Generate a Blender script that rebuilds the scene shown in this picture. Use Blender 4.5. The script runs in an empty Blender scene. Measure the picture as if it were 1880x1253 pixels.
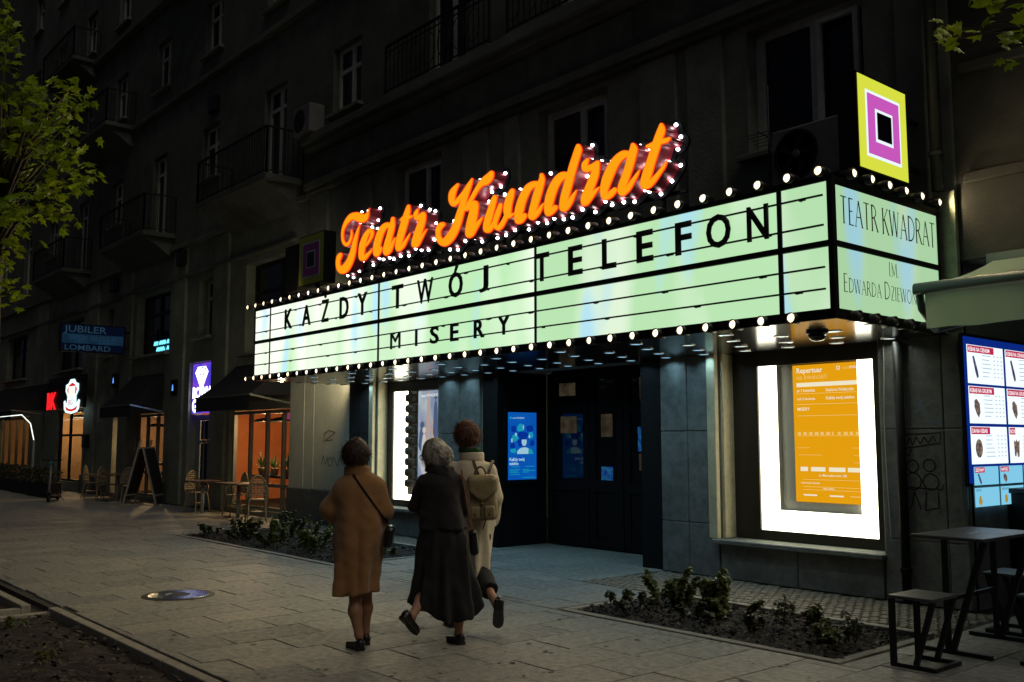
import bpy, bmesh, math, random
import numpy as np
from mathutils import Vector, Matrix
from math import radians, sin, cos, pi

scene = bpy.context.scene
COL = scene.collection
rnd = random.Random(7)

# ------------------------------------------------------------------ camera
PW, PH, FPX, HOR = 1880, 1253, 1760.0, 810.0        # photograph size, focal length in its pixels, horizon row
CAM = np.array([0.0, 0.0, 1.6])
PITCH = math.atan((HOR - PH / 2) / FPX)
YAW = radians(40.40)                                  # facade runs along -X, forward is 40.4 deg to its right
cp, sp = cos(PITCH), sin(PITCH)
FWD0 = np.array([-cos(YAW), sin(YAW), 0]); RGT = np.array([sin(YAW), cos(YAW), 0]); UPV = np.array([0, 0, 1.0])
FWD = cp * FWD0 + sp * UPV; CUP = -sp * FWD0 + cp * UPV
cam_data = bpy.data.cameras.new('camera')
cam_data.sensor_width = 36.0
cam_data.lens = 36.0 * FPX / PW
cam_data.clip_start = 0.05; cam_data.clip_end = 500
cam = bpy.data.objects.new('camera', cam_data); COL.objects.link(cam)
cam.matrix_world = Matrix(((RGT[0], CUP[0], -FWD[0], CAM[0]), (RGT[1], CUP[1], -FWD[1], CAM[1]), (RGT[2], CUP[2], -FWD[2], CAM[2]), (0, 0, 0, 1)))
scene.camera = cam

# ------------------------------------------------------------------ night sky, one weak low sun (street glow), exposure
SUN_EL = radians(52)
world = bpy.data.worlds.new('World'); scene.world = world; world.use_nodes = True
nt = world.node_tree; nt.nodes.clear()
wo = nt.nodes.new('ShaderNodeOutputWorld'); bg = nt.nodes.new('ShaderNodeBackground'); sky = nt.nodes.new('ShaderNodeTexSky')
sky.sky_type = 'NISHITA'; sky.sun_disc = False
sun_travel = Vector((-1.0, 0.045, -math.tan(SUN_EL))).normalized()
sky.sun_elevation = SUN_EL; sky.air_density = 0.5; sky.dust_density = 5.0; sky.ozone_density = 0.2
sky.sun_rotation = math.atan2(-sun_travel.x, -sun_travel.y)
bg.inputs['Strength'].default_value = 0.009
nt.links.new(sky.outputs[0], bg.inputs[0]); nt.links.new(bg.outputs[0], wo.inputs[0])
sd = bpy.data.lights.new('sun', 'SUN'); sd.energy = 0.40; sd.angle = radians(30); sd.color = (1.0, 0.93, 0.80)
so = bpy.data.objects.new('sun', sd); COL.objects.link(so)
so.rotation_euler = sun_travel.to_track_quat('-Z', 'Y').to_euler()
vs = scene.view_settings
vs.view_transform = 'Standard'; vs.look = 'None'; vs.gamma = 1.0; vs.use_curve_mapping = False; vs.exposure = 0.0
cy = scene.cycles
cy.use_denoising = True
try: cy.denoiser = 'OPENIMAGEDENOISE'
except Exception: pass
cy.max_bounces = 6; cy.diffuse_bounces = 3; cy.glossy_bounces = 3; cy.transmission_bounces = 4; cy.transparent_max_bounces = 12
cy.sample_clamp_indirect = 3.0; cy.caustics_reflective = False; cy.caustics_refractive = False
try: cy.use_light_tree = True
except Exception: pass

# ------------------------------------------------------------------ photo pixel -> point on a plane of the place
def _ray(x, y): return (x - PW / 2) * RGT - (y - PH / 2) * CUP + FPX * FWD
def on_y(x, y, Y): d = _ray(x, y); return CAM + d * ((Y - CAM[1]) / d[1])
def on_x(x, y, X): d = _ray(x, y); return CAM + d * ((X - CAM[0]) / d[0])
def on_z(x, y, Z=0.0): d = _ray(x, y); return CAM + d * ((Z - CAM[2]) / d[2])

# ------------------------------------------------------------------ materials
MATS = {}
def _new(name):
    m = bpy.data.materials.new(name); m.use_nodes = True
    n = m.node_tree; n.nodes.clear()
    out = n.nodes.new('ShaderNodeOutputMaterial')
    return m, n, out
def mat(name, col, rough=0.7, metal=0.0, var=0.0, scale=6.0, bump=0.0, bscale=40.0, spec=0.5, stain=0.0, col2=None, aniso=None, sheen=0.0, trans=0.0, coat=0.0, objco=False):
    """plain principled surface with noise colour variation, blotchy wear and fine relief"""
    if name in MATS: return MATS[name]
    m, n, out = _new(name)
    p = n.nodes.new('ShaderNodeBsdfPrincipled'); n.links.new(p.outputs[0], out.inputs[0])
    p.inputs['Base Color'].default_value = (*col, 1); p.inputs['Roughness'].default_value = rough
    p.inputs['Metallic'].default_value = metal; p.inputs['Specular IOR Level'].default_value = spec
    if sheen: p.inputs['Sheen Weight'].default_value = sheen
    if trans: p.inputs['Transmission Weight'].default_value = trans
    if coat: p.inputs['Coat Weight'].default_value = coat
    geo = n.nodes.new('ShaderNodeTexCoord' if objco else 'ShaderNodeNewGeometry'); pos = geo.outputs['Object' if objco else 'Position']
    vec = pos
    if aniso:
        mp = n.nodes.new('ShaderNodeMapping'); mp.inputs['Scale'].default_value = aniso
        n.links.new(pos, mp.inputs['Vector']); vec = mp.outputs[0]
    if var or stain:
        c2 = col2 or tuple(max(0, c * (1 - var)) for c in col)
        nz = n.nodes.new('ShaderNodeTexNoise'); nz.inputs['Scale'].default_value = scale; nz.inputs['Detail'].default_value = 7; nz.inputs['Roughness'].default_value = 0.65
        n.links.new(vec, nz.inputs['Vector'])
        rp = n.nodes.new('ShaderNodeValToRGB'); rp.color_ramp.elements[0].position = 0.32; rp.color_ramp.elements[1].position = 0.68
        rp.color_ramp.elements[0].color = (*c2, 1); rp.color_ramp.elements[1].color = (*[min(1, c * (1 + var * 0.35)) for c in col], 1)
        n.links.new(nz.outputs['Fac'], rp.inputs[0]); last = rp.outputs[0]
        if stain:
            ns = n.nodes.new('ShaderNodeTexNoise'); ns.inputs['Scale'].default_value = scale * 0.17; ns.inputs['Detail'].default_value = 8; ns.inputs['Roughness'].default_value = 0.7
            n.links.new(vec, ns.inputs['Vector'])
            rs = n.nodes.new('ShaderNodeValToRGB'); rs.color_ramp.elements[0].position = 0.38; rs.color_ramp.elements[1].position = 0.62
            rs.color_ramp.elements[0].color = (1 - stain, 1 - stain, 1 - stain, 1); rs.color_ramp.elements[1].color = (1, 1, 1, 1)
            n.links.new(ns.outputs['Fac'], rs.inputs[0])
            mx = n.nodes.new('ShaderNodeMix'); mx.data_type = 'RGBA'; mx.blend_type = 'MULTIPLY'; mx.inputs[0].default_value = 1
            n.links.new(last, mx.inputs[6]); n.links.new(rs.outputs[0], mx.inputs[7]); last = mx.outputs[2]
            mr = n.nodes.new('ShaderNodeMapRange'); mr.inputs[3].default_value = min(1, rough + 0.12); mr.inputs[4].default_value = max(0.03, rough - 0.1)
            n.links.new(ns.outputs['Fac'], mr.inputs[0]); n.links.new(mr.outputs[0], p.inputs['Roughness'])
        n.links.new(last, p.inputs['Base Color'])
    if bump:
        nb = n.nodes.new('ShaderNodeTexNoise'); nb.inputs['Scale'].default_value = bscale; nb.inputs['Detail'].default_value = 6
        n.links.new(vec, nb.inputs['Vector'])
        bp = n.nodes.new('ShaderNodeBump'); bp.inputs['Strength'].default_value = bump; bp.inputs['Distance'].default_value = 0.02
        n.links.new(nb.outputs['Fac'], bp.inputs['Height']); n.links.new(bp.outputs[0], p.inputs['Normal'])
    MATS[name] = m; return m
def emit(name, col, strength=1.0, var=0.0, scale=2.0, col2=None, aniso=(1, 1, 1), tex='noise'):
    if name in MATS: return MATS[name]
    m, n, out = _new(name)
    e = n.nodes.new('ShaderNodeEmission'); e.inputs[0].default_value = (*col, 1); e.inputs[1].default_value = strength
    if col2:
        g = n.nodes.new('ShaderNodeNewGeometry'); mp = n.nodes.new('ShaderNodeMapping'); mp.inputs['Scale'].default_value = aniso
        n.links.new(g.outputs['Position'], mp.inputs[0])
        nz = n.nodes.new('ShaderNodeTexNoise'); nz.inputs['Scale'].default_value = scale; nz.inputs['Detail'].default_value = 3
        n.links.new(mp.outputs[0], nz.inputs['Vector'])
        rp = n.nodes.new('ShaderNodeValToRGB'); rp.color_ramp.elements[0].position = 0.40; rp.color_ramp.elements[1].position = 0.66
        rp.color_ramp.elements[0].color = (*col, 1); rp.color_ramp.elements[1].color = (*col2, 1)
        n.links.new(nz.outputs['Fac'], rp.inputs[0]); n.links.new(rp.outputs[0], e.inputs[0])
    n.links.new(e.outputs[0], out.inputs[0]); MATS[name] = m; return m
def glass(name, tint=(0.9, 0.95, 0.95), gloss=0.12):
    if name in MATS: return MATS[name]
    m, n, out = _new(name)
    t = n.nodes.new('ShaderNodeBsdfTransparent'); t.inputs[0].default_value = (*tint, 1)
    g = n.nodes.new('ShaderNodeBsdfGlossy'); g.inputs['Roughness'].default_value = 0.03
    lw = n.nodes.new('ShaderNodeLayerWeight'); pw = n.nodes.new('ShaderNodeMath'); pw.operation = 'POWER'; pw.inputs[1].default_value = 5
    ad = n.nodes.new('ShaderNodeMath'); ad.operation = 'MULTIPLY_ADD'; ad.inputs[1].default_value = 0.9; ad.inputs[2].default_value = 0.04
    n.links.new(lw.outputs['Facing'], pw.inputs[0]); n.links.new(pw.outputs[0], ad.inputs[0])
    mx = n.nodes.new('ShaderNodeMixShader'); n.links.new(ad.outputs[0], mx.inputs[0]); n.links.new(t.outputs[0], mx.inputs[1]); n.links.new(g.outputs[0], mx.inputs[2])
    n.links.new(mx.outputs[0], out.inputs[0]); MATS[name] = m; return m
def leafmat(name, a, b, tr=0.35, rough=0.5, scale=3.0):
    if name in MATS: return MATS[name]
    m, n, out = _new(name)
    d = n.nodes.new('ShaderNodeBsdfPrincipled'); d.inputs['Roughness'].default_value = rough
    t = n.nodes.new('ShaderNodeBsdfTranslucent')
    g = n.nodes.new('ShaderNodeNewGeometry'); nz = n.nodes.new('ShaderNodeTexNoise'); nz.inputs['Scale'].default_value = scale; nz.inputs['Detail'].default_value = 4
    n.links.new(g.outputs['Position'], nz.inputs['Vector'])
    rp = n.nodes.new('ShaderNodeValToRGB'); rp.color_ramp.elements[0].position = 0.35; rp.color_ramp.elements[1].position = 0.65
    rp.color_ramp.elements[0].color = (*a, 1); rp.color_ramp.elements[1].color = (*b, 1)
    n.links.new(nz.outputs['Fac'], rp.inputs[0]); n.links.new(rp.outputs[0], d.inputs['Base Color']); n.links.new(rp.outputs[0], t.inputs[0])
    mx = n.nodes.new('ShaderNodeMixShader'); mx.inputs[0].default_value = tr
    n.links.new(d.outputs[0], mx.inputs[1]); n.links.new(t.outputs[0], mx.inputs[2]); n.links.new(mx.outputs[0], out.inputs[0])
    MATS[name] = m; return m

# ------------------------------------------------------------------ scene graph helpers
def tag(o, label=None, cat=None, group=None, kind=None):
    if label: o['label'] = label
    if cat: o['category'] = cat
    if group: o['group'] = group
    if kind: o['kind'] = kind
    return o
def thing(name, label, cat, loc=(0, 0, 0), rz=0.0, group=None):
    o = bpy.data.objects.new(name, None); COL.objects.link(o); o.empty_display_size = 0.1
    o.location = loc; o.rotation_euler = (0, 0, rz)
    return tag(o, label, cat, group)
def link(name, me, parent=None, loc=None, rot=None, scale=None):
    o = bpy.data.objects.new(name, me); COL.objects.link(o); o.parent = parent
    if loc is not None: o.location = loc
    if rot is not None: o.rotation_euler = rot
    if scale is not None: o.scale = scale
    return o
def copy_tree(o, parent=None):
    c = o.copy(); COL.objects.link(c); c.parent = parent
    for ch in list(o.children): copy_tree(ch, c)
    return c

class MB:
    """collects vertices and faces of ONE part"""
    def __init__(s): s.v = []; s.f = []
    def add(s, vs, fs):
        b = len(s.v); s.v.extend([tuple(map(float, p)) for p in vs]); s.f.extend([tuple(b + i for i in f) for f in fs]); return s
    def box(s, x0, x1, y0, y1, z0, z1):
        x0, x1 = min(x0, x1), max(x0, x1); y0, y1 = min(y0, y1), max(y0, y1); z0, z1 = min(z0, z1), max(z0, z1)
        return s.add([(x0, y0, z0), (x1, y0, z0), (x1, y1, z0), (x0, y1, z0), (x0, y0, z1), (x1, y0, z1), (x1, y1, z1), (x0, y1, z1)],
                     [(0, 3, 2, 1), (4, 5, 6, 7), (0, 1, 5, 4), (1, 2, 6, 5), (2, 3, 7, 6), (3, 0, 4, 7)])
    def bbox(s, x0, x1, y0, y1, z0, z1, b=0.008):
        """box with chamfered edges"""
        bm = bmesh.new(); bmesh.ops.create_cube(bm, size=1)
        for v in bm.verts: v.co = Vector(((x0 + x1) / 2 + v.co.x * (x1 - x0), (y0 + y1) / 2 + v.co.y * (y1 - y0), (z0 + z1) / 2 + v.co.z * (z1 - z0)))
        bmesh.ops.bevel(bm, geom=list(bm.edges), offset=b, segments=1, affect='EDGES')
        bm.verts.index_update()
        s.add([v.co[:] for v in bm.verts], [[v.index for v in f.verts] for f in bm.faces]); bm.free(); return s
    def bar(s, a, b, w, h=None, up=(0, 0, 1)):
        h = h or w; a = Vector(a); b = Vector(b); d = (b - a)
        if d.length < 1e-6: return s
        d.normalize(); u = Vector(up)
        if abs(d.dot(u)) > 0.98: u = Vector((1, 0, 0))
        r = d.cross(u).normalized(); u = r.cross(d).normalized()
        q = [a + r * (sx * w / 2) + u * (sz * h / 2) for sx, sz in ((-1, -1), (1, -1), (1, 1), (-1, 1))]
        q += [p + (b - a) for p in q]
        return s.add([p[:] for p in q], [(0, 1, 2, 3), (7, 6, 5, 4), (0, 4, 5, 1), (1, 5, 6, 2), (2, 6, 7, 3), (3, 7, 4, 0)])
    def tube(s, pts, r, n=8, cap=True):
        pts = [Vector(p) for p in pts]; rs = r if isinstance(r, (list, tuple)) else [r] * len(pts)
        ref = None; base = len(s.v); m = len(pts)
        for i, p in enumerate(pts):
            t = (pts[min(i + 1, m - 1)] - pts[max(i - 1, 0)]).normalized()
            if ref is None: ref = Vector((0, 0, 1)) if abs(t.z) < 0.9 else Vector((1, 0, 0))
            u = (ref - t * ref.dot(t)).normalized(); w = t.cross(u); ref = u
            for k in range(n):
                a = 2 * pi * k / n; s.v.append(tuple(p + (u * cos(a) + w * sin(a)) * rs[i]))
        for i in range(m - 1):
            for k in range(n):
                s.f.append((base + i * n + k, base + i * n + (k + 1) % n, base + (i + 1) * n + (k + 1) % n, base + (i + 1) * n + k))
        if cap:
            s.f.append(tuple(base + k for k in reversed(range(n)))); s.f.append(tuple(base + (m - 1) * n + k for k in range(n)))
        return s
    def lathe(s, prof, c=(0, 0, 0), n=16, axis='z'):
        base = len(s.v)
        for (r, h) in prof:
            for k in range(n):
                a = 2 * pi * k / n; p = (r * cos(a), r * sin(a), h)
                if axis == 'y': p = (p[0], h, p[1])
                if axis == 'x': p = (h, p[0], p[1])
                s.v.append((c[0] + p[0], c[1] + p[1], c[2] + p[2]))
        for i in range(len(prof) - 1):
            for k in range(n):
                s.f.append((base + i * n + k, base + i * n + (k + 1) % n, base + (i + 1) * n + (k + 1) % n, base + (i + 1) * n + k))
        if prof[0][0] > 1e-5: s.f.append(tuple(base + k for k in reversed(range(n))))
        if prof[-1][0] > 1e-5: s.f.append(tuple(base + (len(prof) - 1) * n + k for k in range(n)))
        return s
    def quad(s, a, b, c, d): return s.add([a, b, c, d], [(0, 1, 2, 3)])
    def prism(s, poly, ext):
        """flat polygon (list of 3D points) pushed along the vector ext"""
        n = len(poly); e = Vector(ext)
        return s.add([tuple(p) for p in poly] + [tuple(Vector(p) + e) for p in poly], [tuple(range(n)), tuple(range(2 * n - 1, n - 1, -1))] + [(i, n + i, n + (i + 1) % n, (i + 1) % n) for i in range(n)])
    def mesh(s, name, m, smooth=False):
        me = bpy.data.meshes.new(name); me.from_pydata(s.v, [], s.f); me.materials.append(m)
        bm = bmesh.new(); bm.from_mesh(me); bmesh.ops.recalc_face_normals(bm, faces=bm.faces); bm.to_mesh(me); bm.free()
        if smooth: me.polygons.foreach_set('use_smooth', [True] * len(me.polygons))
        me.update(); return me
    def raw(s, name, m, smooth=False):
        me = bpy.data.meshes.new(name); me.from_pydata(s.v, [], s.f); me.materials.append(m)
        if smooth: me.polygons.foreach_set('use_smooth', [True] * len(me.polygons))
        me.update(); return me
    def build(s, name, m, parent=None, smooth=False, raw=False):
        return link(name, s.raw(name, m, smooth) if raw else s.mesh(name, m, smooth), parent)

# ------------------------------------------------------------------ lettering from the built-in font
def curve_mesh(cu, name):
    o = bpy.data.objects.new('tmp', cu); me = bpy.data.meshes.new_from_object(o)
    me.name = name; bpy.data.objects.remove(o); bpy.data.curves.remove(cu); return me
def text_mesh(body, size=1.0, offset=0.0, extrude=0.0, align='LEFT', xs=1.0, spacing=1.0):
    cu = bpy.data.curves.new('t', 'FONT'); cu.body = body; cu.size = size; cu.offset = offset; cu.extrude = extrude
    cu.align_x = align; cu.resolution_u = 3; cu.space_character = spacing
    me = curve_mesh(cu, 'lettering')
    for v in me.vertices: v.co.x *= xs
    return me
def text(body, size, m, origin, right=(1, 0, 0), up=(0, 0, 1), parent=None, offset=0.0, depth=0.0, align='LEFT', xs=1.0, spacing=1.0, name='lettering'):
    """flat lettering: origin is the left end of the baseline, in world metres"""
    me = text_mesh(body, size, offset * size * 1.5, depth / 2, align, xs, spacing)
    me.materials.clear(); me.materials.append(m)
    r = Vector(right).normalized(); u = Vector(up).normalized(); n = r.cross(u)
    o = Vector(origin)
    for v in me.vertices:
        c = v.co.copy(); v.co = o + r * c.x + u * c.y + n * c.z
    return link(name, me, parent)

# ------------------------------------------------------------------ implicit bodies: signed distance grid -> surface nets
def smin(a, b, k):
    h = np.clip(0.5 + 0.5 * (b - a) / k, 0, 1); return b * (1 - h) + a * h - k * h * (1 - h)
def sd_cap(P, a, b, ra, rb):
    a = np.array(a, np.float32); b = np.array(b, np.float32); ab = b - a
    t = np.clip(((P - a) @ ab) / max(ab @ ab, 1e-9), 0, 1)
    return np.linalg.norm(P - a - t[..., None] * ab, axis=-1) - (ra + (rb - ra) * t)
def sd_ell(P, c, r, rz=0.0, rx=0.0, ry=0.0):
    q = P - np.array(c, np.float32)
    if rz or rx or ry:
        M = np.array(Matrix.Rotation(rz, 3, 'Z') @ Matrix.Rotation(ry, 3, 'Y') @ Matrix.Rotation(rx, 3, 'X')); q = q @ M
    r = np.array(r, np.float32); k0 = np.linalg.norm(q / r, axis=-1); k1 = np.linalg.norm(q / (r * r), axis=-1)
    return k0 * (k0 - 1.0) / np.maximum(k1, 1e-6)
def sd_box(P, c, hx, r, rz=0.0, rx=0.0, ry=0.0):
    q = P - np.array(c, np.float32)
    if rz or rx or ry:
        M = np.array(Matrix.Rotation(rz, 3, 'Z') @ Matrix.Rotation(ry, 3, 'Y') @ Matrix.Rotation(rx, 3, 'X')); q = q @ M
    d = np.abs(q) - (np.array(hx, float) - r)
    return np.linalg.norm(np.maximum(d, 0), axis=-1) + np.minimum(d.max(axis=-1), 0) - r
def sd_loft(P, rows):
    """rows: (z, cx, cy, rx, ry) from bottom to top, ellipse section per height"""
    R = np.array(rows, float); z = P[..., 2]
    cx, cyy, rx, ry = [np.interp(z, R[:, 0], R[:, i]) for i in (1, 2, 3, 4)]
    k = np.sqrt(((P[..., 0] - cx) / rx) ** 2 + ((P[..., 1] - cyy) / ry) ** 2)
    d = (k - 1) * np.minimum(rx, ry)
    return np.maximum(d, np.maximum(R[0, 0] - z, z - R[-1, 0]))
def surface(name, fn, lo, hi, h, m, parent=None, smooth_it=1):
    lo = np.array(lo, float); hi = np.array(hi, float); n = np.ceil((hi - lo) / h).astype(int) + 1
    ax = [lo[i] + h * np.arange(n[i]) for i in range(3)]
    G = np.stack(np.meshgrid(*ax, indexing='ij'), axis=-1).astype(np.float32); S = fn(G)
    inside = S < 0
    c8 = [inside[i:n[0] - 1 + i, j:n[1] - 1 + j, k:n[2] - 1 + k] for i in (0, 1) for j in (0, 1) for k in (0, 1)]
    cnt = sum(c.astype(int) for c in c8); act = (cnt > 0) & (cnt < 8)
    idx = -np.ones(act.shape, int); idx[act] = np.arange(act.sum())
    I = np.argwhere(act); acc = np.zeros((len(I), 3)); num = np.zeros(len(I))
    offs = [(i, j, k) for i in (0, 1) for j in (0, 1) for k in (0, 1)]
    for a in range(8):
        for b in range(a + 1, 8):
            oa, ob = np.array(offs[a]), np.array(offs[b])
            if np.abs(oa - ob).sum() != 1: continue
            pa, pb = I + oa, I + ob
            va = S[pa[:, 0], pa[:, 1], pa[:, 2]]; vb = S[pb[:, 0], pb[:, 1], pb[:, 2]]
            mk = (va < 0) != (vb < 0)
            t = np.where(mk, va / np.where(mk, va - vb, 1), 0)
            acc += np.where(mk[:, None], pa + (pb - pa) * t[:, None], 0); num += mk
    V = lo + h * acc / np.maximum(num, 1)[:, None]
    F = []
    for d in range(3):
        e = [0, 0, 0]; e[d] = 1; u, w = [(1, 2), (2, 0), (0, 1)][d]
        sl0 = [slice(1, n[i] - 1) for i in range(3)]; sl0[d] = slice(0, n[d] - 1)
        sl1 = list(sl0); sl1[d] = slice(1, n[d])
        A = inside[tuple(sl0)]; B = inside[tuple(sl1)]
        for flip, msk in ((False, A & ~B), (True, ~A & B)):
            Q = np.argwhere(msk) + np.array([0 if i == d else 1 for i in range(3)])
            if not len(Q): continue
            def at(du, dw):
                R = Q.copy(); R[:, u] += du; R[:, w] += dw; return idx[R[:, 0], R[:, 1], R[:, 2]]
            q = np.stack([at(-1, -1), at(0, -1), at(0, 0), at(-1, 0)], axis=1)
            if flip: q = q[:, ::-1]
            F.append(q)
    F = np.concatenate(F); F = F[(F >= 0).all(axis=1)]
    me = bpy.data.meshes.new(name); me.from_pydata(V.tolist(), [], F.tolist()); me.materials.append(m)
    if smooth_it:
        bm = bmesh.new(); bm.from_mesh(me)
        for _ in range(smooth_it): bmesh.ops.smooth_vert(bm, verts=bm.verts, factor=0.5, use_axis_x=True, use_axis_y=True, use_axis_z=True)
        bm.to_mesh(me); bm.free()
    me.polygons.foreach_set('use_smooth', [True] * len(me.polygons)); me.update()
    return link(name, me, parent)

# ------------------------------------------------------------------ outlines from brush strokes: distance field -> marching squares
def stroke_field(strokes, X, Y):
    D = np.full(X.shape, 1e9)
    for st in strokes:
        for (x0, y0, r0), (x1, y1, r1) in zip(st[:-1], st[1:]):
            dx, dy = x1 - x0, y1 - y0; L = dx * dx + dy * dy + 1e-9
            t = np.clip(((X - x0) * dx + (Y - y0) * dy) / L, 0, 1)
            D = np.minimum(D, np.hypot(X - x0 - t * dx, Y - y0 - t * dy) - (r0 + (r1 - r0) * t))
    return D
def contours(D, xs, ys, level=0.0):
    S = D - level; segs = {}
    ny, nx = S.shape
    def pt(e):
        j, i, o = e
        if o == 0: a, b = S[j, i], S[j, i + 1]; t = a / (a - b); return (xs[i] + t * (xs[i + 1] - xs[i]), ys[j])
        a, b = S[j, i], S[j + 1, i]; t = a / (a - b); return (xs[i], ys[j] + t * (ys[j + 1] - ys[j]))
    neg = S < 0
    mixed = np.argwhere((neg[:-1, :-1].astype(int) + neg[1:, :-1] + neg[:-1, 1:] + neg[1:, 1:]) % 4 != 0)
    nxt = {}
    T = {1: [(3, 0)], 2: [(0, 1)], 3: [(3, 1)], 4: [(1, 2)], 5: [(3, 0), (1, 2)], 6: [(0, 2)], 7: [(3, 2)], 8: [(2, 3)], 9: [(2, 0)], 10: [(0, 1), (2, 3)], 11: [(2, 1)], 12: [(1, 3)], 13: [(1, 0)], 14: [(0, 3)]}
    for j, i in mixed:
        c = int(neg[j, i]) | int(neg[j, i + 1]) << 1 | int(neg[j + 1, i + 1]) << 2 | int(neg[j + 1, i]) << 3
        E = [(j, i, 0), (j, i + 1, 1), (j + 1, i, 0), (j, i, 1)]
        for a, b in T[c]: nxt[E[a]] = E[b]
    loops = []
    while nxt:
        s0, e = nxt.popitem(); loop = [s0]
        while e != s0 and e in nxt:
            loop.append(e); e = nxt.pop(e)
        if len(loop) > 6: loops.append([pt(q) for q in loop])
    return loops
def outline_mesh(name, loops, depth, to3d, m):
    """filled outline (with holes) of given depth; to3d maps (x, y, d) to the place"""
    cu = bpy.data.curves.new('o', 'CURVE'); cu.dimensions = '2D'; cu.fill_mode = 'BOTH' if depth else 'NONE'
    cu.fill_mode = 'BOTH'; cu.extrude = depth / 2
    for lp in loops:
        sp_ = cu.splines.new('POLY'); sp_.points.add(len(lp) - 1); sp_.use_cyclic_u = True
        for k, (x, y) in enumerate(lp): sp_.points[k].co = (x, y, 0, 1)
    me = curve_mesh(cu, name); me.materials.clear(); me.materials.append(m)
    for v in me.vertices: v.co = to3d(v.co.x, v.co.y, v.co.z + depth / 2)
    return me
# ================================================================== materials of the place
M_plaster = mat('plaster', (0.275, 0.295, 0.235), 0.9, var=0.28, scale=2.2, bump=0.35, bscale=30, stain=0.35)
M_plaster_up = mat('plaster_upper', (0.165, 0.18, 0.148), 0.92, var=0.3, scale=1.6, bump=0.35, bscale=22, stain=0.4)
M_pale = mat('pale_render', (0.55, 0.57, 0.48), 0.85, var=0.15, scale=2.0, bump=0.15, bscale=50, stain=0.22)
M_stone = mat('facade_stone', (0.21, 0.215, 0.20), 0.75, var=0.35, scale=9.0, bump=0.35, bscale=60, stain=0.35)
M_stone_dark = mat('dark_stone', (0.05, 0.05, 0.05), 0.7, var=0.4, scale=8, bump=0.3, bscale=60, stain=0.3)
M_stone_glow = mat('glow_tinted_stone', (0.66, 0.58, 0.38), 0.7, var=0.2, scale=9, bump=0.2, bscale=60, stain=0.15)
M_plinth = mat('plinth_stone', (0.12, 0.125, 0.12), 0.8, var=0.35, scale=14, bump=0.4, bscale=70, stain=0.3)
M_black = mat('black_paint', (0.006, 0.006, 0.0065), 0.6, spec=.25, var=0.3, scale=12)
M_blackmetal = mat('black_metal', (0.018, 0.018, 0.02), 0.42, metal=0.6, var=0.3, scale=20)
M_iron = mat('wrought_iron', (0.012, 0.012, 0.012), 0.6, metal=0.3)
M_frame = mat('white_window_frame', (0.72, 0.72, 0.66), 0.6, var=0.2, scale=10, stain=0.2)
M_winpane = mat('dark_window_pane', (0.008, 0.009, 0.010), 0.06, spec=0.5)
M_blind = mat('lowered_blind', (0.05, 0.05, 0.05), 0.8, var=0.15, scale=20)
M_wood_dark = mat('dark_door_wood', (0.008, 0.0065, 0.006), 0.75, spec=.15, var=0.4, scale=4, aniso=(8, 8, 1), bump=0.1)
M_slab = mat('granite_slab', (0.29, 0.285, 0.25), 0.62, var=0.22, scale=90, bump=0.25, bscale=160, stain=0.45)
M_slab2 = mat('granite_slab_greyer', (0.255, 0.255, 0.23), 0.66, var=0.22, scale=90, bump=0.25, bscale=160, stain=0.5)
M_slab3 = mat('granite_slab_warmer', (0.32, 0.305, 0.26), 0.6, var=0.22, scale=90, bump=0.25, bscale=160, stain=0.42)
M_joint = mat('joint_sand', (0.035, 0.032, 0.028), 0.95, var=0.3, scale=40)
M_kerb = mat('kerb_stone', (0.34, 0.31, 0.25), 0.75, var=0.25, scale=40, bump=0.3, bscale=120, stain=0.25)
M_cobble = mat('cobble_stone', (0.22, 0.19, 0.15), 0.7, var=0.4, scale=25, bump=0.4, bscale=90)
M_soil = mat('soil', (0.028, 0.022, 0.016), 0.95, var=0.5, scale=25, bump=0.8, bscale=45)
M_glass = glass('shop_glass')

# ================================================================== ground, pavement, beds
BED_R = (-6.75, -3.98, 6.50, 7.78)
BED_L = (-16.45, -11.25, 6.50, 8.35)
g = MB(); g.quad((-130, -60, -0.06), (60, -60, -0.06), (60, 90, -0.06), (-130, 90, -0.06))
tag(g.build('ground', M_joint, raw=True), 'dark sandy ground below the paving', 'ground', kind='structure')
pav = thing('pavement', 'pale granite slab pavement in front of the theatre', 'pavement'); tag(pav, kind='structure')
b = MB().box(-70, 4, 2.76, 14.0, -0.055, -0.014); b.build('paving_bed', M_joint, pav)
slabs = []
def slab_zone(x0, x1, y0, y1, w=0.46, L=0.78):
    i0 = math.floor(x0 / w); i1 = math.ceil(x1 / w)
    for i in range(i0, i1):
        a, c = max(x0, i * w), min(x1, (i + 1) * w)
        if c - a < 0.05: continue
        off = (i % 3) * L / 3 + 0.11 * ((i * 7) % 5) / 5
        j0 = math.floor((y0 - off) / L); j1 = math.ceil((y1 - off) / L)
        for j in range(j0, j1):
            d, e = max(y0, j * L + off), min(y1, (j + 1) * L + off)
            if e - d < 0.05: continue
            slabs.append((a, c, d, e))
slab_zone(-46, 1.0, 2.84, 6.39)
slab_zone(-11.13, -6.86, 6.39, 7.86); slab_zone(-11.62, -8.05, 7.86, 10.35)
slab_zone(-3.87, 1.0, 6.39, 13.5); slab_zone(-46, -16.57, 6.39, 9.3)
def shown(s):
    c = ((s[0] + s[1]) / 2, (s[2] + s[3]) / 2, 0.0); q = np.array(c) - CAM; z = q @ FWD
    if z < 0.5: return -1
    x = PW / 2 + FPX * (q @ RGT) / z; y = PH / 2 - FPX * (q @ CUP) / z
    return 1.0 / z if (-60 < x < PW + 60 and y < PH + 60) else -1
slabs.sort(key=shown, reverse=True)
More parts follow.
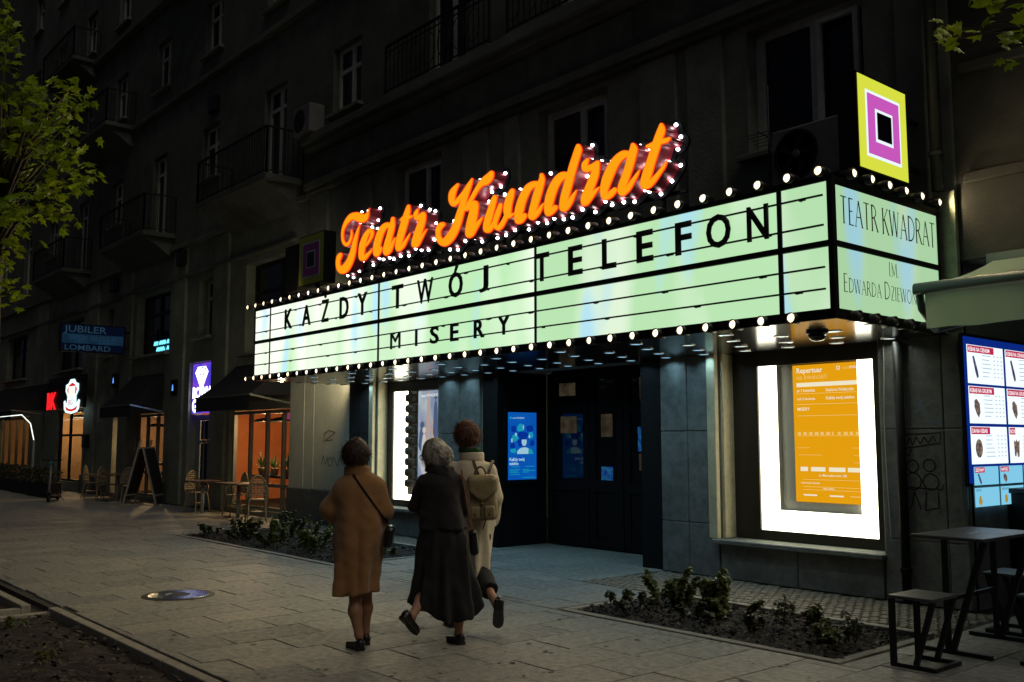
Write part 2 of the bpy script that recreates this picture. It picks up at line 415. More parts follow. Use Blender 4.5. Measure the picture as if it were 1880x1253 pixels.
def slab_geo(m, s):
    gp = 0.004; t = rnd.uniform(-0.0018, 0.0018); tx, ty = rnd.uniform(-.0016, .0016), rnd.uniform(-.0016, .0016)
    a, c, d, e = s[0] + gp, s[1] - gp, s[2] + gp, s[3] - gp; bv = 0.004
    z = [t + tx * (1 if i in (1, 2) else -1) + ty * (1 if i in (2, 3) else -1) for i in range(4)]
    lo = [(a, d, -0.04), (c, d, -0.04), (c, e, -0.04), (a, e, -0.04)]
    md = [(a, d, z[0] - bv), (c, d, z[1] - bv), (c, e, z[2] - bv), (a, e, z[3] - bv)]
    tp = [(a + bv, d + bv, z[0]), (c - bv, d + bv, z[1]), (c - bv, e - bv, z[2]), (a + bv, e - bv, z[3])]
    m.add(lo + md + tp, [(8, 9, 10, 11)] + [(i, (i + 1) % 4, 4 + (i + 1) % 4, 4 + i) for i in range(4)] + [(4 + i, 4 + (i + 1) % 4, 8 + (i + 1) % 4, 8 + i) for i in range(4)])
for s in slabs[:300]:
    m = MB(); slab_geo(m, s); m.build('slab', rnd.choice((M_slab, M_slab, M_slab2, M_slab3)), pav, raw=True)
far = MB()
for s in slabs[300:]: slab_geo(far, s)
tag(far.build('far_slabs', M_slab, pav, raw=True), kind='stuff')

gum = MB(); rg = random.Random(31)
for k in range(260):
    x, y, q = rg.uniform(-16, -2.6), rg.uniform(2.9, 6.35), rg.uniform(.008, .028); n_ = 7; a0 = rg.random()
    gum.add([(x, y, .0052)] + [(x + q * rg.uniform(.7, 1.1) * cos(a0 + i * 2 * pi / n_), y + q * rg.uniform(.7, 1.1) * sin(a0 + i * 2 * pi / n_), .0046) for i in range(n_)], [(0, 1 + i, 1 + (i + 1) % n_) for i in range(n_)])
tag(gum.build('chewing_gum_spots', mat('old_gum', (.07, .065, .055), .8), pav, raw=True), kind='stuff')
# cobbled strips against the wall
def cobbles(name, label, x0, x1, y0, y1, seed):
    r = random.Random(seed); m = MB(); s = 0.092
    for i in range(int((x1 - x0) / s)):
        for j in range(int((y1 - y0) / s)):
            cx = x0 + (i + .5) * s + (s / 2 if j % 2 else 0) + r.uniform(-.006, .006); c_ = y0 + (j + .5) * s + r.uniform(-.006, .006)
            if cx > x1 - .04: continue
            h = r.uniform(-.006, .004); a = s * .43; t = s * .33; ro = r.uniform(-.15, .15); ca, sa = cos(ro), sin(ro)
            pts = []
            for (w, z) in ((a, -.04), (a, h - .014), (t, h)):
                for sx, sy in ((-1, -1), (1, -1), (1, 1), (-1, 1)):
                    pts.append((cx + (sx * ca - sy * sa) * w, c_ + (sx * sa + sy * ca) * w, z))
            m.add(pts, [(8, 9, 10, 11)] + [(k, (k + 1) % 4, 4 + (k + 1) % 4, 4 + k) for k in range(4)] + [(4 + k, 4 + (k + 1) % 4, 8 + (k + 1) % 4, 8 + k) for k in range(4)])
    return tag(m.build(name, M_cobble, None, raw=True), label, 'cobbles', kind='structure')
cobbles('cobbled_strip', 'narrow strip of small cobbles below the lit yellow poster case', -8.03, -3.9, 7.90, 9.32, 1)
cobbles('cobbled_strip', 'strip of small cobbles beside the left poster case', -16.5, -11.66, 8.46, 9.32, 2)

# planting beds with stone edging
def bed(name, label, x0, x1, y0, y1, seed, skip=()):
    t = thing(name, label, 'flower bed'); tag(t, kind='structure')
    r = random.Random(seed); nx, ny = int((x1 - x0) / .1) + 1, max(3, int((y1 - y0) / .1)); vs_, fs = [], []
    for j in range(ny + 1):
        for i in range(nx + 1):
            e = min(i, nx - i, j, ny - j); vs_.append((x0 + (x1 - x0) * i / nx, y0 + (y1 - y0) * j / ny, -0.03 + min(e, 3) * .012 + r.uniform(-.014, .016)))
    for j in range(ny):
        for i in range(nx): k = j * (nx + 1) + i; fs.append((k, k + 1, k + nx + 2, k + nx + 1))
    m = MB(); m.add(vs_, fs); m.build('soil', M_soil, t, raw=True)
    w = 0.085
    runs = [('y0', (x0 - w, x1 + w)), ('y1', (x0 - w, x1 + w)), ('x0', (y0, y1)), ('x1', (y0, y1))]
    for side, (a, c) in runs:
        if side in skip: continue
        n = max(1, round((c - a) / 0.98)); L = (c - a) / n
        for k in range(n):
            p, q = a + k * L + .003, a + (k + 1) * L - .003; h = .006 + r.uniform(0, .004)
            m = MB()
            if side == 'y0': m.bbox(p, q, y0 - w, y0, -.05, h, .005)
            if side == 'y1': m.bbox(p, q, y1, y1 + w, -.05, h + .03, .005)
            if side == 'x0': m.bbox(x0 - w, x0, p, q, -.05, h, .005)
            if side == 'x1': m.bbox(x1, x1 + w, p, q, -.05, h, .005)
            m.build('kerb_stone', M_kerb, t)
    return t
bed('planting_bed', 'soil bed with low shrubs in front of the yellow poster case', *BED_R, 3)
bed('planting_bed', 'long shrub bed behind the woman in the brown coat', *BED_L, 4)
bed('planting_bed', 'dark soil bed in the near corner by the stone kerb', -9.78, 1.5, -3.0, 2.66, 5, skip=('y0', 'x1'))
tp = bed('tree_pit', 'small square soil pit around the maple trunk', -11.5, -10.25, 1.3, 2.5, 6, skip=('y0', 'x0'))

# manhole cover
mh = thing('manhole_cover', 'round steel manhole cover set flush in the slabs', 'manhole cover', (-10.03, 3.97, 0))
M_steel = mat('worn_steel', (0.72, 0.76, 0.85), 0.17, metal=1.0, var=0.3, scale=30, bump=0.06, bscale=60, objco=True)
MB().lathe([(0.0, .007), (.34, .007), (.365, .004), (.365, -.02)], n=40).build('rim', mat('cast_iron', (0.03, 0.03, 0.03), .6, metal=.5), mh)
MB().lathe([(.115, .0075), (.12, .011), (.30, .011), (.305, .0075)], n=40).build('ring', M_steel, mh, smooth=False)
MB().lathe([(0.0, .0095), (.105, .0095), (.11, .0075)], n=24).build('centre_plate', mat('cast_iron_dark', (0.02, 0.02, 0.022), .5, metal=.4), mh)

# ================================================================== the apartment building with the theatre in its ground floor
WY = 9.33
bld = thing('apartment_building', 'dark plastered apartment building with the theatre and shops at street level', 'building', (0, 0, 0))
def wall_sheet(name, m, x0, x1, z0, z1, y, holes, reveal=0.28, parent=bld):
    xs = sorted({x0, x1, *[h[0] for h in holes], *[h[1] for h in holes]}); zs = sorted({z0, z1, *[h[2] for h in holes], *[h[3] for h in holes]})
    xs = [v for v in xs if x0 <= v <= x1]; zs = [v for v in zs if z0 <= v <= z1]
    mb = MB()
    for i in range(len(xs) - 1):
        for j in range(len(zs) - 1):
            cx, cz = (xs[i] + xs[i + 1]) / 2, (zs[j] + zs[j + 1]) / 2
            if any(h[0] < cx < h[1] and h[2] < cz < h[3] for h in holes): continue
            mb.quad((xs[i], y, zs[j]), (xs[i + 1], y, zs[j]), (xs[i + 1], y, zs[j + 1]), (xs[i], y, zs[j + 1]))
    for h in holes:
        a, c, d, e = max(h[0], x0), min(h[1], x1), max(h[2], z0), min(h[3], z1); r = h[4] if len(h) > 4 else reveal
        if a >= c or d >= e: continue
        mb.quad((a, y, d), (a, y + r, d), (a, y + r, e), (a, y, e)); mb.quad((c, y, d), (c, y, e), (c, y + r, e), (c, y + r, d))
        mb.quad((a, y, e), (a, y + r, e), (c, y + r, e), (c, y, e))
        if d > z0 + .01: mb.quad((a, y, d), (c, y, d), (c, y + r, d), (a, y + r, d))
    return mb.build(name, m, parent, raw=True)
# openings: x0, x1, z0, z1
O_ground = [(-14.72, -12.82, 0.46, 2.66, .30), (-11.67, -8.03, 0.0, 2.66, .6), (-7.13, -5.1, 0.46, 2.66, .30), (-4.2, -1.2, 0.0, 3.35, .05),
            (-20.97, -18.02, 0.12, 2.28, .2), (-23.42, -22.1, 0.0, 3.53, .35), (-27.25, -25.0, 0.12, 2.34, .2), (-29.0, -28.4, 0.12, 3.2, .2), (-34.7, -31.8, 0.3, 2.62, .2), (-42.5, -38.2, 0.12, 2.5, .2)]
O_mezz = [(-14.2, -12.8, 4.95, 6.5), (-10.36, -8.92, 4.95, 6.5), (-6.62, -5.12, 4.95, 6.5), (-20.3, -17.55, 3.55, 5.58), (-22.97, -22.15, 4.13, 5.57), (-27.35, -24.85, 3.92, 5.62), (-30.0, -29.25, 4.13, 5.57), (-35.2, -32.2, 3.92, 5.62), (-42, -39, 3.92, 5.62), (-2.9, -1.5, 4.95, 6.5)]
O_2nd, O_3rd, O_4th, O_5th = [], [], [], []
k = 0
for xc in (-5.9, -9.3, -12.65, -15.95, -19.0, -22.5, -25.9, -29.4, -32.7, -36.1, -39.5, -43, -46.5):
    door = k in (0, 1, 2, 4, 6, 8, 10)
    O_2nd.append((xc - .53, xc + .53, 7.78 if k < 3 else (7.16 if door else 8.05), 9.95 if k < 3 else 9.42, .22))
    O_3rd.append((xc - .53, xc + .53, 11.3, 12.75, .22)); O_4th.append((xc - .53, xc + .53, 14.4, 15.9, .22)); O_5th.append((xc - .53, xc + .53, 17.5, 19.0, .22)); k += 1
wall_sheet('street_wall', M_plaster, -17.9, -4.2, 0, 6.62, WY, O_ground + O_mezz)
M_plaster_shade = mat('shaded_plaster', (.06, .058, .05), .9, var=.3, scale=3, bump=.3, stain=.4)  # darker plaster copy, shade of the set-back right wall put into its colour
wall_sheet('street_wall', M_plaster_shade, -4.2, 3.0, 0, 6.62, WY, O_ground + O_mezz)
for z_ in (4.1, 5.2): MB().bbox(-4.1, 2.9, WY - .07, WY + .02, z_, z_ + .1, .01).build('ledge', M_plaster_shade, bld)
wall_sheet('street_wall', M_plaster, -60, -17.9, 0, 6.62, WY + .02, O_ground + O_mezz)
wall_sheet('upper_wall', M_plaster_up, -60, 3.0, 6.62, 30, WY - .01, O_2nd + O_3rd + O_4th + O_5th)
MB().box(-60, 3, 14, 14.2, 0, 30).build('rear_wall', M_plaster_up, bld)
MB().box(-60.4, 3.4, 8.9, 14.4, 30, 30.4).build('roof', M_stone_dark, bld)
for x_ in (-60, 3): MB().quad((x_, WY, 0), (x_, 14, 0), (x_, 14, 30), (x_, WY, 30)).build('end_wall', M_plaster_up, bld)
# string courses
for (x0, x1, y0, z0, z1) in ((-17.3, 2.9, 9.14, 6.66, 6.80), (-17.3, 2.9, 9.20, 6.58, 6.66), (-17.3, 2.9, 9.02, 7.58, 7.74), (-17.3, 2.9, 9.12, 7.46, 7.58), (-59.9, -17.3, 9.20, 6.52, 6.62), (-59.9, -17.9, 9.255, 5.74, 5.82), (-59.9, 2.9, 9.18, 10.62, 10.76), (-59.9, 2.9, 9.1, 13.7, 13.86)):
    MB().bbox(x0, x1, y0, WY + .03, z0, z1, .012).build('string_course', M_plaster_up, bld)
# flat pilasters of the mezzanine
for (x0, x1) in ((-17.25, -16.55), (-15.5, -14.95), (-12.15, -11.5), (-11.1, -10.75), (-8.3, -7.68), (-7.5, -6.95), (-4.75, -4.45)):
    MB().bbox(x0, x1, WY - .055, WY + .02, 3.55, 6.575, .012).build('pilaster', M_plaster, bld)
for (x0, x1) in ((-21.95, -21.15), (-24.5, -23.7), (-28.4, -27.6), (-31.6, -30.6), (-37.6, -36.2)):
    MB().bbox(x0, x1, WY - .05, WY + .04, 0.02, 6.51, .012).build('pilaster', M_plaster, bld)
# frieze blocks above the mezzanine
for i in range(9):
    x = -16.9 + i * 2.2
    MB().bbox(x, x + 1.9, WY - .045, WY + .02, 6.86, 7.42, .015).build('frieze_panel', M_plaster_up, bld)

def window(x0, x1, z0, z1, y, blind=0.0, t=.075, tilt=False, split=0.53, transom=None, parent=bld, fm=None, sill=True):
    """frame of thick sections with a mullion, dark panes, a sill"""
    fm = fm or M_frame
    f = MB(); d0, d1 = y, y + .07
    f.box(x0, x0 + t, d0, d1, z0, z1).box(x1 - t, x1, d0, d1, z0, z1).box(x0 + t, x1 - t, d0, d1, z1 - t, z1).box(x0 + t, x1 - t, d0, d1, z0, z0 + t)
    xm = x0 + (x1 - x0) * split
    f.box(xm - .05, xm + .05, d0 - .012, d1, z0 + t, z1 - t)
    if transom: f.box(x0 + t, xm - .05, d0 - .006, d1, transom - .04, transom + .04).box(xm + .05, x1 - t, d0 - .006, d1, transom - .04, transom + .04)
    w = f.build('window', fm, parent)
    for a, c in ((x0 + t, xm - .05), (xm + .05, x1 - t)):
        MB().box(a, c, y + .035, y + .045, z0 + t, z1 - t).build('pane', M_winpane, w)
        if blind and a < xm: MB().box(a + .01, c - .01, y + .02, y + .032, z1 - t - (z1 - z0) * blind, z1 - t).build('blind', M_blind, w)
    if tilt:
        s = MB(); a, c = xm + .06, x1 - t - .01; s.box(a, a + .06, y - .08, y - .03, z0 + t, z1 - t).box(c - .06, c, y - .08, y - .03, z0 + t, z1 - t).box(a + .06, c - .06, y - .08, y - .03, z1 - t - .06, z1 - t).box(a + .06, c - .06, y - .08, y - .03, z0 + t, z0 + t + .06)
        s.build('tilted_sash', fm, w)
    if sill: MB().bbox(x0 - .1, x1 + .1, WY - .14, y, z0 - .075, z0 - .004, .01).build('sill', M_plaster, w)
    return w
for i, h in enumerate(O_mezz[:3]): window(h[0], h[1], h[2], h[3], WY + .2, blind=(.45, .38, .0)[i], tilt=True, t=.115)
for h in O_mezz[3:]: window(h[0] + .01, h[1] - .01, h[2] + .01, h[3], WY + .24, split=.5, transom=h[2] + (h[3] - h[2]) * .68, fm=M_blackmetal if h[1] - h[0] > 2 else M_frame)
for row in (O_2nd, O_3rd, O_4th, O_5th):
    for h in row: window(h[0], h[1], h[2], h[3], WY + .13, transom=h[3] - .48, sill=(h[3] - h[2]) < 1.6)

# balconies: slab on a curved bracket, iron railing
def railing(parent, pts, z0, z1, step=0.115, ornate=False):
    r = MB()
    for a, c in zip(pts[:-1], pts[1:]):
        r.bar((*a, z1), (*c, z1), .05, .03); r.bar((*a, z0 + .07), (*c, z0 + .07), .025, .02)
        if ornate: r.bar((*a, z1 - .12), (*c, z1 - .12), .02, .015)
    r.build('handrail', M_iron, parent)
    for a, c in zip(pts[:-1], pts[1:]):
        L = math.hypot(c[0] - a[0], c[1] - a[1]); n = max(1, int(L / step))
        for k in range(n + 1):
            x, y = a[0] + (c[0] - a[0]) * k / n, a[1] + (c[1] - a[1]) * k / n
            post = k in (0, n)
            m = MB().bar((x, y, z0 + (.0 if post else .07)), (x, y, z1 - .014), .034 if post else .014)
            if ornate and not post and k % 3 == 1:
                w = L / n * 1.35; m.tube([(x + w * cos(t) * .9, y, (z0 + z1) / 2 + (z1 - z0) * .30 * sin(t)) for t in [i * pi / 7 for i in range(15)]], .008, 5)
            m.build('baluster', M_iron, parent)
def balcony(x0, x1, zf, yf=8.45):
    t = MB(); t.bbox(x0, x1, yf, WY - .02, zf - .13, zf, .015)
    pr = [(WY - .012, zf - .62), (WY - .2, zf - .52), (WY - .45, zf - .34), (yf + .14, zf - .2), (yf + .06, zf - .132), (WY - .012, zf - .132)]
    t.prism([(x0 + .12, y, z) for y, z in pr], (x1 - x0 - .24, 0, 0))
    bo = t.build('balcony', mat('dark_balcony', (.10, .11, .10), .9, var=.3, scale=3, bump=.3, stain=.4), bld)  # balcony plaster darker than the walls around it
    railing(bo, [(x0 + .03, WY - .03), (x0 + .03, yf + .03), (x1 - .03, yf + .03), (x1 - .03, WY - .03)], zf, zf + .98)
    return bo
for x1 in (-17.6, -24.55, -31.6): balcony(x1 - 3.55, x1, 7.0)
for x1 in (-21.3, -31.6, -40): balcony(x1 - 3.6, x1, 13.9)
for x1 in (-28.0,): balcony(x1 - 3.5, x1, 10.8)
for (x0, x1) in ((-14.2, -11.2), (-10.8, -7.9)):
    bo = MB().bbox(x0, x1, 9.04, 9.3, 7.742, 7.78, .008).build('balcony_ledge', M_plaster_up, bld); railing(bo, [(x0 + .02, 9.08), (x1 - .02, 9.08)], 7.78, 8.68, .13, ornate=True)

# ---- theatre ground floor: stone panels with recessed joints
def panels(x0, x1, cuts, zc, y=WY, d=.035, m=M_stone):
    xs = [x0] + cuts + [x1]
    for i in range(len(xs) - 1):
        for j in range(len(zc) - 1):
            MB().bbox(xs[i] + .004, xs[i + 1] - .004, y - d - rnd.uniform(0, .004), y - .004, zc[j] + .004, zc[j + 1] - .004, .006).build('stone_panel', m, bld)
Z3 = [0.0, .62, 1.72, 2.66]
panels(-8.03, -7.15, [-7.6], Z3); panels(-12.8, -11.69, [-12.2], Z3); panels(-5.08, -4.22, [-4.88, -4.42], Z3, m=M_stone)
panels(-15.6, -14.74, [-15.2], Z3, m=M_stone_dark)
panels(-7.13, -5.1, [-6.1], [0, .40], y=WY - .002); panels(-14.72, -12.82, [-13.8], [0, .40], y=WY - .002)
for x0, x1 in ((-7.2, -5.06), (-14.8, -12.78)): MB().bbox(x0, x1, WY - .13, WY + .1, .402, .458, .01).build('stone_sill', M_stone, bld)
for x0, x1 in ((-7.132, -7.09), (-14.722, -14.68)):   # recess lining, golden glow of the case light put into its stone colour
    MB().bbox(x0, x1, WY + .012, WY + .29, .465, 2.64, .003).build('recess_lining', M_stone_glow, bld)
for x0, x1 in ((-7.27, -7.145), (-14.86, -14.735)): MB().bbox(x0, x1, WY - .075, WY - .005, .46, 2.66, .006).build('recess_moulding', M_stone_glow, bld)
# pale rendered bay next to the cafe
MB().bbox(-17.95, -15.62, WY - .03, WY + .01, .66, 3.5, .006).build('rendered_bay', M_pale, bld)
for x0, x1 in ((-17.96, -17.0), (-17.0, -15.61)): MB().bbox(x0 + .003, x1 - .003, WY - .075, WY + .01, 0, .66, .01).build('plinth_block', M_plinth, bld)
for x in (-17.35, -16.95): MB().bbox(x, x + .02, WY - .045, WY - .031, .68, 3.4, .004).build('render_rib', M_pale, bld)
for i in range(24):
    x = -18.0 - 1.15 * i
    if any(h[0] - .3 < x - .5 < h[1] + .3 for h in O_ground): continue
    MB().bbox(x - 1.14, x, WY - .045, WY + .03, 0, .55, .012).build('plinth_block', M_plinth, bld)
# entrance recess
YB = 10.35
for a_, c_ in ((-11.67, -11.32), (-8.40, -8.032)): MB().box(a_, c_, WY + .01, YB, 0, 2.66).build('entrance_side', M_black, bld)
MB().box(-11.32, -8.4, YB + .12, YB + .2, 0, 2.7).build('vestibule_back', M_black, bld)
MB().box(-11.66, -8.04, WY + .01, YB + .2, 2.70, 2.9).build('entrance_ceiling', M_blackmetal, bld)
M_lobby = emit('lobby_light', (0.30, 0.24, 0.15), 0.12, col2=(0.10, 0.08, 0.05), scale=5)
M_lobby_blue = emit('lobby_screen_light', (0.01, 0.08, 0.42), 0.3, col2=(0.05, 0.3, 0.6), scale=14)
xs = [-11.3, -10.36, -9.66, -9.0, -8.42]
for i in range(4):
    a, c = xs[i] + .01, xs[i + 1] - .01; f = MB(); t = .12
    f.box(a, a + t, YB, YB + .06, .02, 2.66).box(c - t, c, YB, YB + .06, .02, 2.66)
    for z0, z1 in ((.02, .16), (.84, 1.0), (2.02, 2.14), (2.56, 2.66)): f.box(a + t, c - t, YB + .002, YB + .058, z0, z1)
    dr = f.build('door', M_wood_dark, bld)
    MB().bbox(a + t, c - t, YB + .02, YB + .04, .16, .84, .008).build('panel', M_wood_dark, dr)
    MB().box(a + t, c - t, YB + .028, YB + .034, 1.0, 2.02).build('pane', M_winpane, dr)
    MB().box(a + t, c - t, YB + .028, YB + .034, 2.14, 2.56).build('pane', M_winpane, dr)
    lit = ((.46, 2.30, 2.50, M_lobby), (.5, 1.72, 1.98, M_lobby)) if i == 0 else ((.5, 1.66, 2.0, M_lobby), (.5, 1.02, 1.22, M_lobby_blue)) if i == 1 else ((.72, 2.2, 2.52, M_lobby), (.62, 1.45, 1.8, M_lobby_blue), (.66, 1.18, 1.42, M_lobby)) if i == 2 else ((.5, 2.18, 2.54, M_lobby), (.5, 1.25, 1.7, M_lobby))
    for (fx, z0, z1, mm) in lit:
        w = (c - a - 2 * t) * .26; xm = a + t + (c - a - 2 * t) * fx
        MB().box(max(a + t, xm - w), min(c - t, xm + w), YB + .018, YB + .027, z0, z1).build('lit_pane', mm, dr)
    if i in (2, 3):
        sx = c - .06 if i == 2 else a + .06; dx = -.16 if i == 2 else .16
        MB().tube([(sx, YB - .015, 1.52), (sx, YB - .06, 1.50), (sx + dx, YB - .06, 1.1), (sx + dx, YB - .015, 1.08)], .013, 6).build('handle', mat('steel_handle', (.5, .5, .5), .3, metal=1), dr)

# ---- passage on the right where the kebab menu hangs
MB().quad((-4.2, WY, 0), (-4.2, 13.6, 0), (-4.2, 13.6, 3.35), (-4.2, WY, 3.35)).build('passage_wall', mat('passage_plaster', (.24, .25, .26), .85, var=.3, scale=5, stain=.4, bump=.3), bld, raw=True)
MB().quad((-1.2, WY, 0), (-1.2, 13.6, 0), (-1.2, 13.6, 3.35), (-1.2, WY, 3.35)).quad((-4.2, 13.6, 0), (-1.2, 13.6, 0), (-1.2, 13.6, 3.35), (-4.2, 13.6, 3.35)).build('passage_wall', M_plaster, bld, raw=True)
MB().quad((-4.2, WY, 3.35), (-1.2, WY, 3.35), (-1.2, 13.6, 3.35), (-4.2, 13.6, 3.35)).build('passage_ceiling', M_plaster, bld, raw=True)
MB().box(-4.37, -4.2, WY - .06, WY + .02, 2.7, 4.05).build('corner_post', mat('green_lit_corner', (.22, .24, .16), .6, var=.3, scale=12), bld)  # green light on the wall corner put into its colour
# downpipe and cables
M_zinc = mat('zinc_pipe', (.10, .10, .10), .5, metal=.6, var=.3, scale=8)
dp = thing('downpipe', 'grey round downpipe running down the wall right of the yellow light box', 'downpipe')
MB().tube([(-4.32, WY - .14, 4.05), (-4.32, WY - .14, 18.5)], .06, 12).build('pipe', M_zinc, dp, smooth=True)
for z in (4.4, 6.3, 8.6, 10.9, 13.2): MB().lathe([(.062, z), (.075, z + .004), (.075, z + .04), (.062, z + .044)], c=(-4.32, WY - .14, 0), n=12).build('bracket', M_zinc, dp)
dp = thing('downpipe', 'black downpipe between the poster case and the graffiti wall', 'downpipe')
MB().tube([(-4.83, WY - .1, 0.02), (-4.83, WY - .1, 2.6)], .045, 10).build('pipe', M_black, dp, smooth=True)
MB().lathe([(.047, .3), (.058, .304), (.058, .35), (.047, .354)], c=(-4.83, WY - .1, 0), n=10).build('bracket', M_black, dp)
M_cable = mat('pale_cable', (.45, .42, .34), .6)
MB().tube([(-5.01 + .012 * sin(z * 3), WY - .06, z) for z in [.62 + .14 * i for i in range(15)]], .006, 5).build('loose_cable', M_cable)
tag(bpy.data.objects['loose_cable'], 'thin pale cable hanging beside the right poster case', 'cable')
o = MB().tube([(-4.24 + .02 * sin(z * 4), WY - .06, z) for z in [.35 + .16 * i for i in range(15)]], .008, 5).build('loose_cable', mat('grey_cable', (.16, .16, .15), .6)); tag(o, 'grey cable running down the corner by the menu board', 'cable')
# ================================================================== marquee
X0, X1, YF, Z0, Z1, ZM = -15.41, -4.34, 7.29, 2.72, 3.83, 3.283
mq = thing('theatre_marquee', 'glowing pale green theatre marquee with black letters and rows of bulbs', 'marquee')
M_soffit = mat('polished_soffit', (.10, .10, .105), .16, metal=.9, var=.3, scale=1.5, bump=.06, bscale=3)
MB().box(X0, X1 - .004, YF + .03, WY - .08, Z1 - .03, Z1 + .02).build('roof', M_blackmetal, mq)
MB().box(X0 - .03, X1 - .004, YF + .006, WY - .05, Z0 - .09, Z0 - .06).build('soffit', M_soffit, mq)
MB().box(X0 + .02, X1 - .08, YF + .06, YF + .09, Z0 - .05, Z1 - .04).build('inner_back', M_black, mq)
fr = MB()
fr.box(X0 - .03, X1, YF - .01, YF + .03, Z0 - .088, Z0).box(X0 - .03, X1, YF - .01, YF + .03, Z1, Z1 + .045).box(X0 - .03, X0, YF - .008, YF + .03, Z0, Z1)
fr.box(X0, X1 - .03, YF - .022, YF + .028, ZM - .026, ZM + .026).box(X1 - .045, X1 + .004, YF - .014, YF + .05, Z0 - .089, Z1 + .046)
for x in (-4.865, -8.144, -11.475, -14.84):
    w = .022 if x > -5 else .014 if x > -14 else .010
    fr.box(x - w, x + w, YF - .012, YF + .027, Z0, ZM - .026).box(x - w, x + w, YF - .012, YF + .027, ZM + .026, Z1)
fr.box(X1 - .03, X1 + .003, YF + .05, WY - .12, Z0 - .087, Z0).box(X1 - .03, X1 + .003, YF + .05, WY - .12, Z1, Z1 + .044).box(X1 - .03, X1 + .006, YF + .05, WY - .12, ZM - .026, ZM + .026).box(X1 - .03, X1 + .004, WY - .155, WY - .12, Z0, ZM - .026).box(X1 - .03, X1 + .004, WY - .155, WY - .12, ZM + .026, Z1)
fr.build('frame', M_black, mq)
GRN, WHT, BLU = (.50, .80, .46), (.94, 1.0, .86), (.40, .75, 1.0)
PM = []
for i in range(5):   # backlit acrylic, uneven tube glow painted in as paler upright bands, greener on some sheets
    mm, n, out = _new('marquee_acrylic_%d' % i); MATS['acr%d' % i] = mm
    e = n.nodes.new('ShaderNodeEmission'); ge = n.nodes.new('ShaderNodeNewGeometry')
    mp = n.nodes.new('ShaderNodeMapping'); mp.inputs['Scale'].default_value = (1.0, 1.0, .22); mp.inputs['Location'].default_value = (i * 7.3, 0, i * 2.0)
    n1 = n.nodes.new('ShaderNodeTexNoise'); n1.inputs['Scale'].default_value = 1.25; n1.inputs['Detail'].default_value = 1.5
    n2 = n.nodes.new('ShaderNodeTexNoise'); n2.inputs['Scale'].default_value = 1.9; n2.inputs['Detail'].default_value = 1.0
    n.links.new(ge.outputs['Position'], mp.inputs[0]); n.links.new(mp.outputs[0], n1.inputs['Vector'])
    m2 = n.nodes.new('ShaderNodeMapping'); m2.inputs['Scale'].default_value = (1, 1, .3); m2.inputs['Location'].default_value = (31 + i, 4, 2); n.links.new(ge.outputs['Position'], m2.inputs[0]); n.links.new(m2.outputs[0], n2.inputs['Vector'])
    r1 = n.nodes.new('ShaderNodeValToRGB'); lo = (.30, .42, .48, .54, .52)[i]
    r1.color_ramp.elements[0].position = lo; r1.color_ramp.elements[1].position = lo + .26; r1.color_ramp.elements[0].color = (*GRN, 1); r1.color_ramp.elements[1].color = (*WHT, 1)
    r2 = n.nodes.new('ShaderNodeValToRGB'); r2.color_ramp.elements[0].position = .56; r2.color_ramp.elements[1].position = .70; r2.color_ramp.elements[0].color = (0, 0, 0, 1); r2.color_ramp.elements[1].color = (.75, .75, .75, 1)
    mx = n.nodes.new('ShaderNodeMix'); mx.data_type = 'RGBA'; n.links.new(n1.outputs['Fac'], r1.inputs[0]); n.links.new(n2.outputs['Fac'], r2.inputs[0])
    n.links.new(r2.outputs[0], mx.inputs[0]); n.links.new(r1.outputs[0], mx.inputs[6]); mx.inputs[7].default_value = (*BLU, 1)
    n.links.new(mx.outputs[2], e.inputs[0]); e.inputs[1].default_value = (1.12, 1.08, 1.0, .94, .80)[i]; n.links.new(e.outputs[0], out.inputs[0]); PM.append(mm)
xs = [X0, -14.84, -11.475, -8.144, -4.865, X1 - .045]
for i in range(5):
    for (za, zb) in ((Z0, ZM - .026), (ZM + .026, Z1)):
        MB().box(xs[i] + .004, xs[i + 1] - .004, YF + .004, YF + .02, za + .002, zb - .002).build('acrylic_panel', PM[(0, 0, 1, 2, 3)[i]], mq)
for (za, zb) in ((Z0, ZM - .026), (ZM + .026, Z1)):
    MB().box(X1 - .02, X1 - .006, YF + .052, WY - .157, za + .002, zb - .002).build('acrylic_panel', PM[4], mq)
for (za, zb) in ((Z0, ZM - .026), (ZM + .026, Z1 - .032)):
    MB().box(X0 - .004, X0 + .012, YF + .052, WY - .157, za + .002, zb - .002).build('acrylic_panel', PM[0], mq)
MB().box(X0 - .012, X0 + .013, YF + .05, WY - .12, ZM - .025, ZM + .025).box(X0 - .012, X0 + .013, YF + .05, WY - .12, Z0 - .058, Z0).build('end_frame', M_black, mq)
M_rail = mat('letter_rail', (.012, .014, .013), .5)
for z in (3.703, 3.442, 3.076, 2.888):
    r = MB().bar((X0 + .02, YF - .035, z), (X1 - .07, YF - .035, z), .016, .016)
    x = X0 + .45
    while x < X1 - .2: r.bar((x, YF - .03, z - .011), (x + rnd.uniform(.03, .09), YF - .03, z - .011), .01, .012); r.bar((x, YF - .035, z - .01), (x, YF + .01, z - .01), .01); x += rnd.uniform(.75, 1.2)
    r.build('letter_rail', M_rail, mq)
M_letter = mat('black_letter', (.006, .006, .006), .45)
